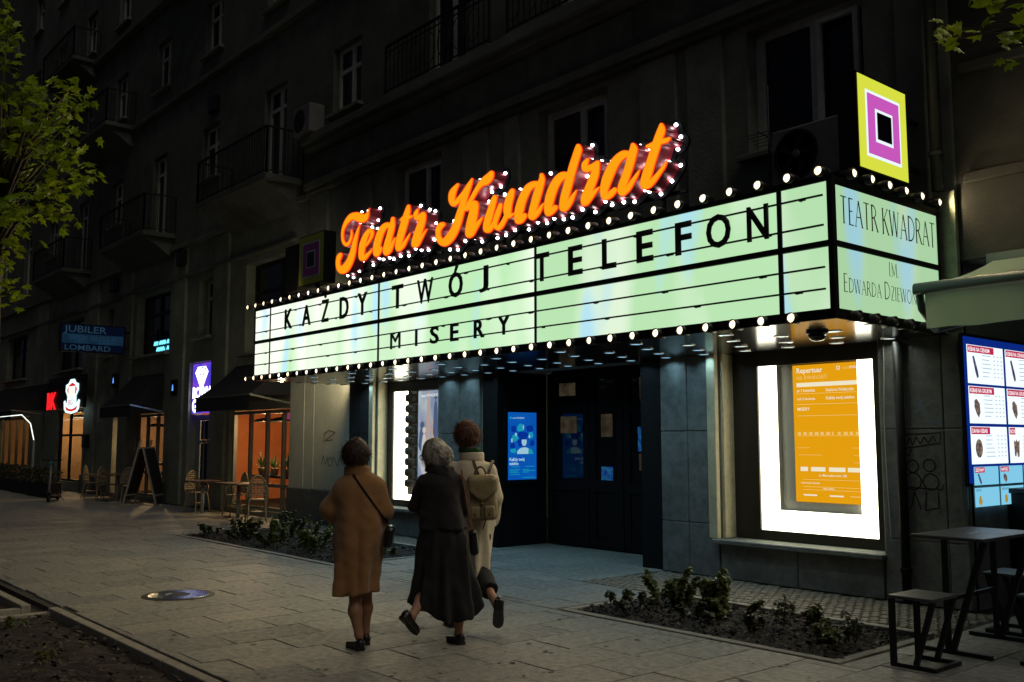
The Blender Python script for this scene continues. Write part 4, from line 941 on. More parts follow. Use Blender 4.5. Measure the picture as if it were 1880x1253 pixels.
# left poster: blurred blue stage picture, and a garland of round tins
pr = thing('stage_poster', 'pale blue stage picture poster in the left hand case', 'poster')
qx0, qx1, qy = -13.86, -12.86, YC + .085
MB().box(qx0, qx1, qy, qy + .004, .66, 2.466).build('sheet', emit('stage_print', (.30, .36, .52), .8, col2=(.62, .66, .72), scale=3.2, aniso=(1, 1, .6)), pr)  # printed sheet itself emits, standing in for the case light
r9 = random.Random(9)
for k in range(9):
    x, z, w, h = r9.uniform(qx0 + .12, qx1 - .2), r9.uniform(1.05, 2.2), r9.uniform(.06, .14), r9.uniform(.2, .42)
    m_ = emit('stage_figure_%d' % (k % 4), [(.75, .50, .42), (.12, .16, .30), (.85, .82, .80), (.5, .30, .32)][k % 4], .7)
    fg = MB(); fg.prism([(x + w * cos(a) * (1 if sin(a) < 0 else .7), qy - .002 - .0005 * k, z + h * sin(a)) for a in [i * pi / 6 for i in range(12)]], (0, .0004, 0)); fg.lathe([(0, -.001), (w * .5, 0)], c=(x, qy - .002 - .0005 * k, z + h * 1.12), n=10, axis='y'); fg.build('printed_figure', m_, pr)
T2 = text('teatr KWADRAT', .07, emit('white_print', (1, .98, .92), 1.0), (qx0 + .1, qy - .008, 2.36), parent=pr, offset=.008)
MB().box(qx0 + .02, qx1 - .02, qy - .007, qy - .005, .70, .86).build('printed_caption', emit('dark_print', (.02, .03, .08), .6), pr)
gl = thing('tin_garland', 'upright string of brown round tins hanging in the left poster case', 'garland', (-14.02, YC + .05, .7))
M_tin = mat('brown_tin', (.10, .07, .04), .45, var=.3, scale=9, objco=True)
for k in range(9):
    MB().lathe([(.025, 0), (.10, .018), (.115, .055), (.115, .105), (.10, .142), (.025, .16)], c=(0, 0, .09 + .185 * k), n=14).build('tin', M_tin, gl)
MB().tube([(0, 0, 0), (0, 0, 1.75)], .012, 6).build('cord', M_tin, gl)
MB().lathe([(.02, 0), (.1, .01), (.1, .03), (.02, .04)], c=(0, 0, .34), n=14).build('red_disc', mat('red_tin', (.6, .05, .03), .4), gl)
# ================================================================== blue screen in the entrance
sc_ = thing('digital_screen', 'tall blue digital screen showing a man on the dark entrance wall', 'screen')
sx = -11.318; a = on_x(933, 757, sx + .05); c = on_x(985, 880, sx + .05); y0, y1, z0, z1 = a[1], c[1], c[2], a[2]
MB().box(sx, sx + .045, y0 - .05, y1 + .05, z0 - .07, z1 + .05).build('housing', M_black, sc_)
M_sb = emit('screen_blue', (.003, .10, .50), .8, col2=(.003, .12, .55), scale=3); M_sd = emit('screen_dark_blue', (.002, .035, .36), .8); M_st = emit('screen_teal', (.01, .36, .52), .8); M_sw = emit('screen_pale', (.34, .60, .75), .9)
MB().box(sx + .046, sx + .05, y0, y1, z0, z1).build('display', M_sb, sc_)
Hs, Ws = z1 - z0, y1 - y0
def S_(u, v): return (y0 + u * Ws, z1 - v * Hs)
def sblob(pts, m, off, nm): MB().prism([(sx + .05 + off, *S_(u, v)) for u, v in pts], (.0004, 0, 0)).build(nm, m, sc_)
r3 = random.Random(3)
for k, (u, v, ru, rv, m_) in enumerate(((.2, .25, .1, .06, M_sd), (.42, .24, .12, .07, M_st), (.75, .24, .14, .06, M_sd), (.25, .38, .13, .06, M_st), (.8, .34, .1, .06, M_st), (.5, .34, .2, .07, M_sd), (.15, .5, .1, .05, M_sd), (.85, .46, .1, .05, M_sd), (.17, .57, .13, .04, M_st), (.42, .45, .12, .07, M_sd), (.27, .33, .04, .03, M_sw), (.53, .22, .02, .045, M_sw), (.74, .36, .03, .03, M_sw), (.12, .42, .03, .035, M_sw))):
    sblob([(u + ru * cos(t) * r3.uniform(.7, 1.1), v + rv * sin(t) * r3.uniform(.7, 1.1)) for t in [i * pi / 7 for i in range(14)]], m_, .0006 + .0003 * k, 'screen_shape')
sblob([(.3, .62), (.31, .575), (.38, .545), (.48, .525), (.60, .52), (.70, .535), (.70, .62)], M_sw, .006, 'man_shirt'); sblob([(.70, .62), (.70, .535), (.80, .55), (.86, .58), (.88, .62)], M_st, .006, 'man_sleeve')
sblob([(.55 + .09 * cos(t), .435 + .068 * sin(t)) for t in [i * pi / 8 for i in range(16)]], M_sw, .0065, 'man_head'); sblob([(.55 + .095 * cos(t), .405 + .045 * sin(t)) for t in [i * pi / 8 + pi for i in range(9)]], M_sd, .007, 'man_hair'); sblob([(.50, .50), (.6, .50), (.6, .535), (.52, .535)], M_sd, .0055, 'man_neck')
for s_, v, sz in (('Każdy twój', .72, .066), ('telefon', .782, .066)): text(s_, sz, emit('screen_text', (.45, .72, .85), 1.0), (sx + .058, *S_(.03, v)), (0, 1, 0), parent=sc_, offset=.01)
text('teatr KWADRAT', .034, emit('screen_text', (.45, .72, .85), 1.0), (sx + .058, *S_(.14, .095)), (0, 1, 0), parent=sc_, offset=.004)
sblob([(.04, .065), (.11, .065), (.11, .10), (.04, .10)], M_st, .006, 'screen_logo')
for v, a_, c_ in ((.805, .1, .4), (.80, .6, .92), (.845, .04, .4), (.865, .04, .33), (.885, .04, .36), (.845, .5, .72), (.865, .5, .95), (.885, .5, .7), (.915, .06, .4), (.965, .5, .95)): sblob([(a_, v), (c_, v), (c_, v + .010), (a_, v + .010)], M_st, .006, 'screen_line')

# ================================================================== kebab menu, awning, tables
mb_ = thing('menu_board', 'backlit blue and white kebab menu board on the passage wall', 'menu board')
mx = -4.2 + .04; A_ = on_x(1768, 617, mx); ytop, zt = A_[1], A_[2]
yb0, zb0 = ytop - .0, 1.20
MB().box(-4.195, mx - .006, yb0 - .03, 11.62, zb0 - .03, zt + .03).build('housing', M_black, mb_)
MB().box(mx - .005, mx, yb0, 11.6, zb0, zt).build('blue_field', emit('menu_blue', (.004, .03, .30), .7), mb_)
M_mw = emit('menu_white', (.84, .94, 1.0), 1.15); M_mc = emit('menu_cyan', (.22, .62, .85), .95); M_mr = emit('menu_red', (.62, .03, .10), .8); M_mt = emit('menu_text_white', (1, .95, .98), 1.1); M_mg = emit('menu_grey', (.45, .62, .75), .8)
M_food = [emit('food_%d' % i, c1, .8, col2=c2, scale=26) for i, (c1, c2) in enumerate((((.03, .03, .09), (.16, .15, .24)), ((.10, .07, .06), (.32, .22, .17)), ((.08, .05, .07), (.34, .25, .14)), ((.42, .24, .03), (.75, .45, .08)), ((.3, .16, .08), (.5, .3, .14))))]
rows = [(zt - .075, .375), (zt - .475, .36), (zt - .865, .36)]
heads = [['KEBAB NA CIENKIM', 'KEBAB NA CIENKIM', 'KEBAB NA CIENKIM'], ['KEBAB NA GRUBYM', 'KEBAB NA GRUBYM', 'KEBAB NA GRUBYM'], ['DANIA KEBAB', 'BOX', 'BOX']]
def menu_card(y0, y1, z1, z0, head, food, big=True):
    c_ = MB().box(mx + .001, mx + .004, y0, y1, z0, z1).build('menu_card', M_mw if big else M_mc, mb_)
    if head:
        sz = .055 if big else .042; w = min((y1 - y0) * .72, len(head) * sz * .62 + .03)
        MB().box(mx + .004, mx + .0055, y0 + .012, y0 + .012 + w, z1 - sz * 1.35, z1 - .006).build('heading_band', M_mr, c_)
        text(head, sz, M_mt, (mx + .0075, y0 + .02, z1 - sz * 1.1), (0, 1, 0), parent=c_, offset=.008, xs=(w - .02) / max(.01, len(head) * sz * .66))
    yc, zc = y0 + (y1 - y0) * .2, (z0 + z1) / 2 - .03; k = (y1 - y0) * .5; H_ = z1 - z0
    if food == 0: pts = [(-.10, .28), (-.04, .30), (.10, -.10), (.12, -.24), (.06, -.28), (.0, -.12)]
    elif food == 1: pts = [(-.1, .2), (-.02, .24), (.1, .12), (.12, -.12), (.05, -.26), (-.03, -.16), (-.11, .02)]
    elif food == 2: pts = [(.14 * cos(t), .25 * sin(t)) for t in [i * pi / 7 for i in range(14)]]
    elif food == 3: pts = [(-.12, .22), (-.05, .16), (0, .24), (.05, .16), (.13, .22), (.1, -.24), (.03, -.26), (0, -.05), (-.05, -.24), (-.1, -.22)]
    else: pts = [(.1 * cos(t) * r3.uniform(.7, 1.2), .24 * sin(t) * r3.uniform(.8, 1.2)) for t in [i * pi / 5 for i in range(10)]]
    MB().prism([(mx + .0045, yc + u * k * 1.3, zc + v * H_) for u, v in pts], (.003, 0, 0)).build('food_picture', M_food[(0, 1, 2, 1, 3)[food]], c_)
    ln = MB(); n_ = 6 if big else 3
    for i in range(n_):
        z = z1 - H_ * (.26 + .66 * i / n_); a = y0 + (y1 - y0) * .40
        ln.box(mx + .004, mx + .005, a, a + (y1 - y0) * r3.uniform(.15, .26), z, z + H_ * .022)
        for q in (.72, .82, .92): ln.box(mx + .004, mx + .005, y0 + (y1 - y0) * q, y0 + (y1 - y0) * (q + .04), z, z + H_ * .03)
    tag(ln.build('price_line', M_mg, c_), kind='stuff')
yw = on_x(1846, 700, mx)[1] - on_x(1775, 640, mx)[1] - .03
y_l = on_x(1774, 640, mx)[1]
for ci in range(3):
    for ri, (z1_, h) in enumerate(rows):
        menu_card(y_l + ci * (yw + .055), y_l + ci * (yw + .055) + yw, z1_, z1_ - h, heads[ri][ci], (0, 1, 2 if ci == 0 else 3)[ri])
for ci in range(5):
    w2 = yw * .66; a = y_l + .03 + ci * (w2 + .04)
    menu_card(a, a + w2, rows[2][0] - .385, rows[2][0] - .56, ('ZESTAWY', 'NAPOJE', 'SOSY', '', '')[ci], 0 if ci == 0 else 1, False)
    menu_card(a, a + w2, rows[2][0] - .585, rows[2][0] - .765, '', 4, False)
    text(('FRYTKI', 'BAKLAWA', '', '', '')[ci] or ' ', .035, mat('menu_dark_text', (.03, .05, .1), .5), (mx + .007, a + .02, rows[2][0] - .62), (0, 1, 0), parent=mb_)
# counter below the menu with a dark till
ct = thing('serving_counter', 'dark counter ledge under the kebab menu', 'counter')
MB().bbox(-4.19, -3.55, 10.05, 12.4, 1.08, 1.13, .008).build('worktop', M_blackmetal, ct); MB().box(-4.19, -3.62, 10.1, 12.35, .0, 1.079).build('front_panel', M_black, ct)
tl = thing('till_terminal', 'small teal lit till terminal on the kebab counter', 'terminal', (-3.95, 10.62, 1.131))
MB().bbox(-.1, .12, -.1, .16, 0, .05, .01).build('base', M_black, tl); MB().bar((0, .02, .05), (0, .08, .2), .04).build('neck', M_black, tl)
MB().prism([(-.12, -.08, .16), (.16, -.08, .16), (.2, .22, .27), (-.16, .22, .27)], (0, -.015, .03)).build('display', mat('till_teal', (.02, .18, .18), .3), tl)

aw = thing('folding_awning', 'pale green folding arm awning over the kebab corner', 'awning')
M_awn = leafmat('awning_cloth_green', (.58, .72, .50), (.64, .78, .55), .6, .8, 2)
ax0, ax1, ay, az = -3.90, -.4, 7.80, 2.875
M_bar = mat('awning_bar', (.10, .13, .12), .45, metal=.4)
MB().tube([(ax0, ay, az), (ax1, ay, az)], .052, 14).build('front_bar', M_bar, aw, smooth=True)
v = MB(); nseg = 40
top, bot = [], []
for i in range(nseg + 1):
    x = ax0 + .10 + (ax1 - ax0 - .1) * i / nseg; yo = .012 * sin(i * 1.7) + .006 * sin(i * .6)
    top.append((x, ay - .035, az - .045)); bot.append((x, ay - .03 + yo, az - .345 + .006 * sin(i * .9)))
v.add(top + bot, [(i, i + 1, nseg + 2 + i, nseg + 1 + i) for i in range(nseg)]); v.build('valance', M_awn, aw, smooth=True)
cl = MB(); nn = 10
P = [[(ax0 + .06 + (ax1 - ax0 - .06) * i / nn, ay + (WY - .06 - ay) * j / 6, az + .05 + .38 * j / 6 - .05 * sin(pi * j / 6)) for i in range(nn + 1)] for j in range(7)]
cl.add([p for r_ in P for p in r_], [(j * (nn + 1) + i, j * (nn + 1) + i + 1, (j + 1) * (nn + 1) + i + 1, (j + 1) * (nn + 1) + i) for j in range(6) for i in range(nn)]); cl.build('canopy', M_awn, aw, smooth=True, raw=True)
MB().box(ax0, ax1, WY - .12, WY - .005, 3.22, 3.36).build('wall_cassette', M_bar, aw)
for (x, s_) in ((ax0 + .02, 1), (-1.0, -1)):
    MB().tube([(x, ay + .03, az - .03), (x + .0, ay + .06, az - .16), (x - .22 * s_, ay + .75, az - .27)], [.035, .032, .03], 10).build('front_arm', M_bar, aw, smooth=True)
    MB().tube([(x - .22 * s_, ay + .75, az - .27), (x - .25 * s_, ay + .82, az - .26), (x + .2 * s_, WY - .05, az - .05)], [.032, .034, .03], 10).build('rear_arm', M_bar, aw, smooth=True)

M_seat = mat('grey_laminate', (.075, .08, .085), .38, var=.3, scale=20, stain=.2)
M_leg = mat('steel_leg', (.022, .022, .024), .45, metal=.5, var=.3, scale=25)
def stool(label, cx, cy_, rz=0.0):
    t = thing('bar_stool', label, 'stool', (cx, cy_, 0), rz, 'stools at the kebab corner')
    w, d, h = .165, .20, .50
    MB().bbox(-w, w, -d, d, h - .022, h, .004).build('seat', M_seat, t)
    for sy in (-1, 1):
        MB().bar((-w + .018, sy * (d - .02), 0.0), (-w + .018, sy * (d - .02), h - .024), .036).build('leg', M_leg, t)
        MB().bar((w - .02, sy * (d - .045), h - .024), (w - .16, sy * (d - .045), .02), .034).build('slanted_leg', M_leg, t)
    f = MB(); f.bar((-w + .018, -d + .02, .016), (w, -d + .02, .016), .03).bar((-w + .018, d - .02, .016), (w, d - .02, .016), .03).bar((w - .015, -d + .035, .016), (w - .015, d - .035, .016), .03); f.build('base_frame', M_leg, t)
    return t
def hightable(label, cx, cy_, logo=True):
    t = thing('bistro_table', label, 'table', (cx, cy_, 0))
    MB().bbox(-.285, .285, -.5, .5, .855, .88, .005).build('tabletop', M_seat, t)
    for sy in (-.42, .42):
        MB().bar((.25, sy, .853), (-.02, sy, .02), .04).build('slanted_leg', M_leg, t)
        MB().bar((-.05, sy, .02), (-.05, sy, .853), .036).build('leg', M_leg, t)
        MB().bar((-.27, sy, .016), (.27, sy, .016), .04, .03).build('foot_bar', M_leg, t)
    MB().bar((-.05, -.40, .40), (-.05, .40, .40), .03).build('stretcher', M_leg, t)
    if logo:
        mm = mat('table_logo', (.55, .62, .68), .5)
        for k in range(4): MB().box(-.02 + .012 * (k % 2), .035, -.12 + .075 * k, -.07 + .075 * k, .8803, .8812).build('printed_logo', mm, t)
    return t
stool('nearest grey stool on slanted legs beside the flower bed', -3.46, 6.84)
stool('grey stool standing on the far side of the tall table', -3.56, 8.60, pi)
stool('grey stool at the edge of the frame by the passage', -2.86, 8.35)
stool('stool behind the tall table nearest the building wall', -2.86, 7.55, pi)
hightable('tall grey table with printed mark outside the kebab corner', -3.49, 7.78)
p = thing('menu_stand', 'dark upright stand at the right edge of the frame behind the table', 'stand', (-2.62, 7.5, 0))
MB().bbox(-.03, .03, -.22, .22, .35, 1.45, .01).build('panel', M_black, p); [MB().bar((0, s_, .02), (0, s_, .36), .04).build('leg', M_leg, p) for s_ in (-.18, .18)]; MB().bbox(-.2, .2, -.25, .25, 0, .02, .004).build('foot_plate', M_leg, p)

# graffiti on stone and render (painted lines of their own shape)
M_paint = mat('spray_paint_black', (.012, .012, .014), .6); M_paint_b = mat('spray_paint_blue', (.16, .20, .24), .7); M_paint_g = mat('spray_paint_grey', (.10, .12, .10), .7); M_paint_r = mat('spray_paint_red', (.16, .09, .07), .7)
def scrawl(label, pts_list, m, y, r=.006):
    mb = MB()
    for k, pts in enumerate(pts_list):
        for (x0_, z0_), (x1_, z1_) in zip(pts[:-1], pts[1:]):
            d = Vector((x1_ - x0_, 0, z1_ - z0_))
            if d.length < 1e-5: continue
            n_ = Vector((d.z, 0, -d.x)).normalized() * r; yy = y - .0004 * (k % 4)
            mb.quad((x0_ - n_.x, yy, z0_ - n_.z), (x1_ - n_.x, yy, z1_ - n_.z), (x1_ + n_.x, yy, z1_ + n_.z), (x0_ + n_.x, yy, z0_ + n_.z))
    return tag(mb.build('graffiti', m, None, raw=True), label, 'graffiti')
yg = WY - .0425
circ = lambda cx, cz, r_, n_=12: [(cx + r_ * cos(2 * pi * i / n_), cz + r_ * sin(2 * pi * i / n_)) for i in range(n_ + 1)]
scrawl('black scrawled stick figures on the stone right of the poster case', [circ(-4.75, 1.35, .062), circ(-4.58, 1.36, .06), circ(-4.75, 1.20, .085), circ(-4.57, 1.2, .08), [(-4.82, 1.12), (-4.86, .92), (-4.78, .94), (-4.74, 1.1), (-4.68, .93)], [(-4.62, 1.1), (-4.64, .92), (-4.5, .95), (-4.5, 1.1)], [(-4.86, 1.14), (-4.46, 1.13), (-4.44, 1.18)], [(-4.86, 1.52), (-4.46, 1.58), (-4.45, 1.68), (-4.85, 1.66), (-4.86, 1.52), (-4.78, 1.45), (-4.75, 1.52)], [(-4.8, 1.56), (-4.77, 1.63), (-4.74, 1.56), (-4.7, 1.64), (-4.66, 1.57), (-4.62, 1.64), (-4.58, 1.58), (-4.53, 1.65), (-4.5, 1.59)]], M_paint, yg)
scrawl('pale smeared paint patch above the stick figures', [[(-4.72, 1.88), (-4.5, 2.0)], [(-4.7, 1.98), (-4.55, 1.86)], [(-4.66, 2.05), (-4.6, 1.84)], [(-4.62, 1.8), (-4.44, 1.78)]], M_paint_b, yg, .014)
scrawl('reddish tag sprayed on the pale wall by the cafe', [[(-16.55, 1.72), (-16.35, 1.80), (-16.1, 1.76), (-16.3, 1.68), (-16.5, 1.6), (-16.2, 1.62)], [(-16.5, 1.78), (-16.55, 1.55)]], M_paint_r, WY - .0325, .012)
scrawl('dark tag sprayed lower on the pale wall by the cafe', [[(-16.6, 1.15), (-16.55, 1.32), (-16.45, 1.14), (-16.4, 1.3), (-16.36, 1.2)], circ(-16.28, 1.2, .08), [(-16.2, 1.2), (-16.15, 1.3), (-16.0, 1.12), (-15.9, 1.32), (-15.85, 1.15)]], M_paint_g, WY - .0325, .011)

# ================================================================== cafes and shops further along
M_cafe_frame = mat('cafe_frame', (.17, .18, .16), .55, var=.2, scale=8)
M_room = [mat('room_orange', (.55, .17, .05), .85, var=.15, scale=3), mat('room_brown', (.32, .20, .12), .85, var=.2, scale=3), mat('room_tan', (.42, .26, .13), .85, var=.2, scale=4)]
M_pend = emit('pendant_glow', (1.0, .66, .28), 5.0); M_pend_w = emit('pendant_glow_white', (1.0, .78, .45), 5.0)
def shop_room(label, x0, x1, z0, z1, m, depth=3.2, ext=2.7, m2=None):
    x0 = x0 - ext; m2 = m2 or m
    t = thing('shop_interior', label, 'room'); tag(t, kind='structure'); y = WY + .24
    MB().quad((x0 - .6, y + depth, z0), (x1 + .6, y + depth, z0), (x1 + .6, y + depth, 2.75), (x0 - .6, y + depth, 2.75)).build('back_wall', m2, t, raw=True)
    for x in (x0 - .6, x1 + .6): MB().quad((x, y, z0), (x, y + depth, z0), (x, y + depth, 2.75), (x, y, 2.75)).build('side_wall', m, t, raw=True)
    MB().quad((x0 - .6, y, z0), (x1 + .6, y, z0), (x1 + .6, y + depth, z0), (x0 - .6, y + depth, z0)).build('floor', M_wood_dark, t, raw=True)
    MB().quad((x0 - .6, y, 2.75), (x1 + .6, y, 2.75), (x1 + .6, y + depth, 2.75), (x0 - .6, y + depth, 2.75)).build('ceiling', M_room[1], t, raw=True)
    return t
def shop_window(x0, x1, z0, z1, bars, rail, parent=bld, fm=None):
    fm = fm or M_cafe_frame
    y = WY + .1; f = MB(); t = .07
    f.box(x0, x0 + t, y, y + .08, z0, z1).box(x1 - t, x1, y, y + .08, z0, z1).box(x0 + t, x1 - t, y, y + .08, z1 - t, z1).box(x0 + t, x1 - t, y, y + .08, z0, z0 + t)
    w = f.build('shop_window', fm, parent); xs_ = [x0 + t] + [x0 + (x1 - x0) * b for b in bars] + [x1 - t]
    for b in bars: X = x0 + (x1 - x0) * b; MB().box(X - .035, X + .035, y - .005, y + .075, z0 + t, z1 - t).build('mullion', fm, w)
    for i in range(len(xs_) - 1):
        a, c = xs_[i] + (.035 if i else 0), xs_[i + 1] - (.035 if i < len(xs_) - 2 else 0)
        MB().quad((a, y + .03, z0 + t), (c, y + .03, z0 + t), (c, y + .03, z1 - t), (a, y + .03, z1 - t)).build('pane', M_glass, w, raw=True)
        if rail: MB().box(a, c, y + .002, y + .028, rail, rail + .07).build('rail', fm, w)
    return w
shop_room('warm orange cafe interior behind the near cafe window', -20.97, -18.02, .05, 2.28, M_room[0], m2=M_room[1]); shop_window(-20.95, -18.04, .12, 2.26, (.30, .58, .84), .62)
shop_room('warm dim cafe interior behind the middle window', -27.25, -25.0, .05, 2.34, M_room[1], m2=M_room[0]); shop_window(-27.2, -25.05, .12, 2.32, (.36, .70), .72)
shop_room('amber lit shop interior under the round hat sign', -34.7, -31.8, .05, 2.62, M_room[2], ext=1.5); shop_window(-34.68, -31.82, .3, 2.6, (.42,), 1.75, fm=M_blackmetal)
shop_room('amber lit shop interior at the far left edge', -42.5, -38.2, .05, 2.5, M_room[2], ext=1.5); shop_window(-42.4, -38.25, .12, 2.48, (.25, .5, .75), None, fm=M_blackmetal)
def pendant(label, x, y, z, r=.2, m=None):
    t = thing('pendant_lamp', label, 'lamp', (x, y, z)); m = m or M_pend
    MB().lathe([(.03, .10), (r * .6, .07), (r, .0), (r * .96, .0), (r * .55, .055), (.02, .085)], n=18).build('shade', M_black, t); MB().lathe([(.0, .005), (r * .9, .01), (r * .55, .05)], n=18).build('bulb', m, t); MB().tube([(0, 0, .1), (0, 0, 2.74 - z)], .008, 5).build('cord', M_black, t)
    pl = bpy.data.lights.new('pendant_light', 'POINT'); pl.energy = 110; pl.color = (1.0, .62, .30); pl.shadow_soft_size = .05; po = bpy.data.objects.new('pendant_light', pl); COL.objects.link(po); po.parent = t; po.location = (0, 0, -.08)
pendant('flat glowing pendant lamp deep in the near cafe', *on_y(487, 775, 10.7), .32); pendant('second flat pendant lamp beside the cafe window post', *on_y(517, 774, 10.2), .3)
pendant('glowing pendant lamp in the middle cafe window', *on_y(288, 784, 10.5), .34); pendant('strip of bright light in the shop below the hat sign', *on_y(128, 766, 10.6), .5, M_pend_w); pendant('pendant lamp at the back of the amber shop', *on_y(148, 767, 10.3), .4, M_pend_w); pendant('hanging lamp in the far left shop', -40.5, 11.2, 2.2, .5)
tl_ = thing('table_lamp', 'small round glowing lamp on the middle cafe windowsill', 'lamp', (on_y(274, 830, 9.95)[0], 9.95, 1.0))
MB().lathe([(.05, 0), (.05, .01), (.012, .03), (.012, .14)], n=12).build('stand', M_black, tl_); MB().lathe([(.0, .14), (.09, .16), (.11, .24), (.09, .32), (.0, .34)], n=14).build('globe', emit('globe_glow', (1.0, .85, .45), 2.2), tl_, smooth=True)
MB().box(-27.15, -25.1, 9.8, 10.2, .94, .998).build('window_counter', M_wood_dark); tag(bpy.data.objects['window_counter'], 'dark window counter inside the middle cafe', 'counter')
MB().box(-20.9, -18.1, 9.85, 10.2, .78, .83).build('window_counter', M_wood_dark); tag(bpy.data.objects['window_counter.001'], 'dark window counter inside the near cafe', 'counter')
def potplant(label, x, y, z, h, seed):
    t = thing('potted_plant', label, 'plant', (x, y, z)); r = random.Random(seed)
    MB().lathe([(.06, 0), (.09, .14), (.1, .16), (.08, .155), (.0, .15)], n=12).build('pot', mat('pot_beige', (.4, .3, .2), .7), t, smooth=True)
    lf = MB()
    for k in range(40):
        a, b_, L = r.uniform(0, 6.28), r.uniform(.25, 1.1), h * r.uniform(.5, 1); d = Vector((cos(a) * sin(b_), sin(a) * sin(b_), cos(b_))); s_ = Vector((-sin(a), cos(a), 0)) * .014; p0 = Vector((0, 0, .15)); p1 = p0 + d * L * .55; p2 = p0 + d * L + Vector((0, 0, -.12 * L * b_))
        lf.add([p0 - s_ * .4, p0 + s_ * .4, p1 + s_, p1 - s_, p2], [(0, 1, 2, 3), (3, 2, 4)])
    lf.build('leaves', leafmat('houseplant', (.02, .06, .015), (.05, .10, .02)), t, raw=True)
potplant('bushy green plant on the near cafe window counter', -19.95, 10.0, .83, .42, 1); potplant('second leafy plant beside the first on the cafe counter', -19.35, 10.02, .83, .5, 2); potplant('dark plant on the middle cafe counter', -25.6, 10.0, 1.0, .4, 3); potplant('plant at the left end of the near cafe counter', -20.6, 10.0, .83, .45, 4)
o = thing('cafe_poster', 'small pink sign hanging in the near cafe window', 'sign'); MB().box(-19.15, -18.42, 9.75, 9.77, 2.06, 2.2).build('panel', emit('pink_sign', (.30, .05, .12), .8), o); MB().tube([(-18.8, 9.76, 2.2), (-18.8, 9.76, 2.6)], .004, 5).build('cord', M_black, o)
for lab, x, z, w_, h_ in (('framed picture on the back wall of the near cafe', -21.6, 1.5, .7, .5), ('tall framed menu on the near cafe wall', -22.8, 1.45, .45, .8), ('wide framed picture in the middle cafe', -28.6, 1.5, .9, .5)):
    o = thing('picture_frame', lab, 'picture', (x, 12.72, z)); MB().bbox(-w_ / 2, w_ / 2, -.015, .015, -h_ / 2, h_ / 2, .01).build('frame', M_wood_dark, o); MB().box(-w_ / 2 + .05, w_ / 2 - .05, -.02, -.016, -h_ / 2 + .05, h_ / 2 - .05).build('print', mat('cafe_print', (.35, .28, .2), .7, var=.7, scale=5, col2=(.08, .05, .04)), o)
for lab, x in (('wooden shelf of jars at the back of the near cafe', -20.4), ('wooden shelf of jars at the back of the middle cafe', -27.6)):
    o = thing('wall_shelf', lab, 'shelf', (x, 12.55, 0)); rj = random.Random(int(-x))
    for z in (.9, 1.25, 1.6): MB().box(-.55, .55, -.1, .2, z, z + .03).build('board', M_wood_dark, o); tag_ = MB(); [tag_.lathe([(.035, 0), (.04, .08), (.02, .11), (.02, .13 + rj.random() * .08)], c=(-.48 + .1 * q_, .05, z + .031), n=8) for q_ in range(10)]; tag(tag_.build('jars', mat('jar_glass', (.2, .1, .05), .2, var=.6, scale=9), o), kind='stuff')
o = thing('wall_plate', 'round decorated plate on the cafe back wall', 'plate', (on_y(511, 812, 12.6)[0], 12.7, 1.5)); MB().lathe([(.0, -.03), (.22, -.03), (.26, -.05), (.27, -.04), (.2, .0)], n=20, axis='y').build('dish', mat('plate_glaze', (.18, .06, .05), .4, var=.6, scale=14), o)
for k, x in enumerate((-20.3, -19.0)):
    o = thing('cafe_cup', ('white cup on the cafe counter left of the plants', 'white cup on the cafe counter right of the plants')[k], 'cup', (x + .25, 9.97, .831)); MB().lathe([(.03, 0), (.045, .03), (.05, .09), (.045, .09), (.03, .02), (.0, .015)], n=12).build('bowl', mat('cup_white', (.7, .65, .55), .4), o); MB().tube([(.045, 0, .07), (.08, 0, .06), (.075, 0, .03), (.04, 0, .025)], .006, 5).build('handle', MATS['cup_white'], o)

def shop_awning(label, x0, x1, yf, zf, zw, edge, txt=None):
    t = thing('shop_awning', label, 'awning'); cl = mat('awning_cloth_black', (.008, .008, .012), .85)
    cl_b = MB(); nn = 12; P = [[(x0 + (x1 - x0) * i / nn, yf + (WY - .03 - yf) * j / 5, zf + (zw - zf) * j / 5 - .05 * sin(pi * j / 5)) for i in range(nn + 1)] for j in range(6)]
    cl_b.add([p for r_ in P for p in r_], [(j * (nn + 1) + i, j * (nn + 1) + i + 1, (j + 1) * (nn + 1) + i + 1, (j + 1) * (nn + 1) + i) for j in range(5) for i in range(nn)]).build('canopy', cl, t, smooth=True, raw=True)
    MB().quad((x0, yf - .01, zf - .3), (x1, yf - .01, zf - .3), (x1, yf - .01, zf - .015), (x0, yf - .01, zf - .015)).build('valance', cl, t, raw=True)
    MB().add([(x1, yf, zf), (x1, WY - .04, zf - .0), (x1, WY - .04, zw)], [(0, 1, 2)]).build('side_cloth', cl, t, raw=True)
    MB().bar((x0, yf, zf), (x1, yf, zf), .035).build('front_bar', mat('awning_rail', (.2, .2, .17), .4, metal=.5), t)
    MB().bar((x1 + .01, yf, zf), (x1 + .01, WY - .04, zf - .16), .035).build('side_bar', edge, t)
    MB().bar((x0, yf, zf), (x0, WY - .04, zf - .16), .035).build('side_bar', MATS['awning_rail'], t)
    if txt: text(txt, .17, mat('awning_print', (.035, .035, .035), .8), (x1 - 2.2, yf - .014, zf - .24), parent=t)
    return t
rail_m = mat('awning_rail', (.2, .2, .17), .4, metal=.5)
shop_awning('black sloping awning over the near cafe window', -20.6, -17.95, 8.40, 2.53, 3.28, rail_m, 'BISCUITS')
shop_awning('dark blue awning with a bright edge over the middle cafe', -27.3, -24.98, 8.45, 2.52, 3.38, mat('awning_edge_blue', (.30, .48, .75), .35, metal=.3))
shop_awning('black awning over the far left shop front', -43.5, -35.0, 8.0, 2.62, 3.6, rail_m)

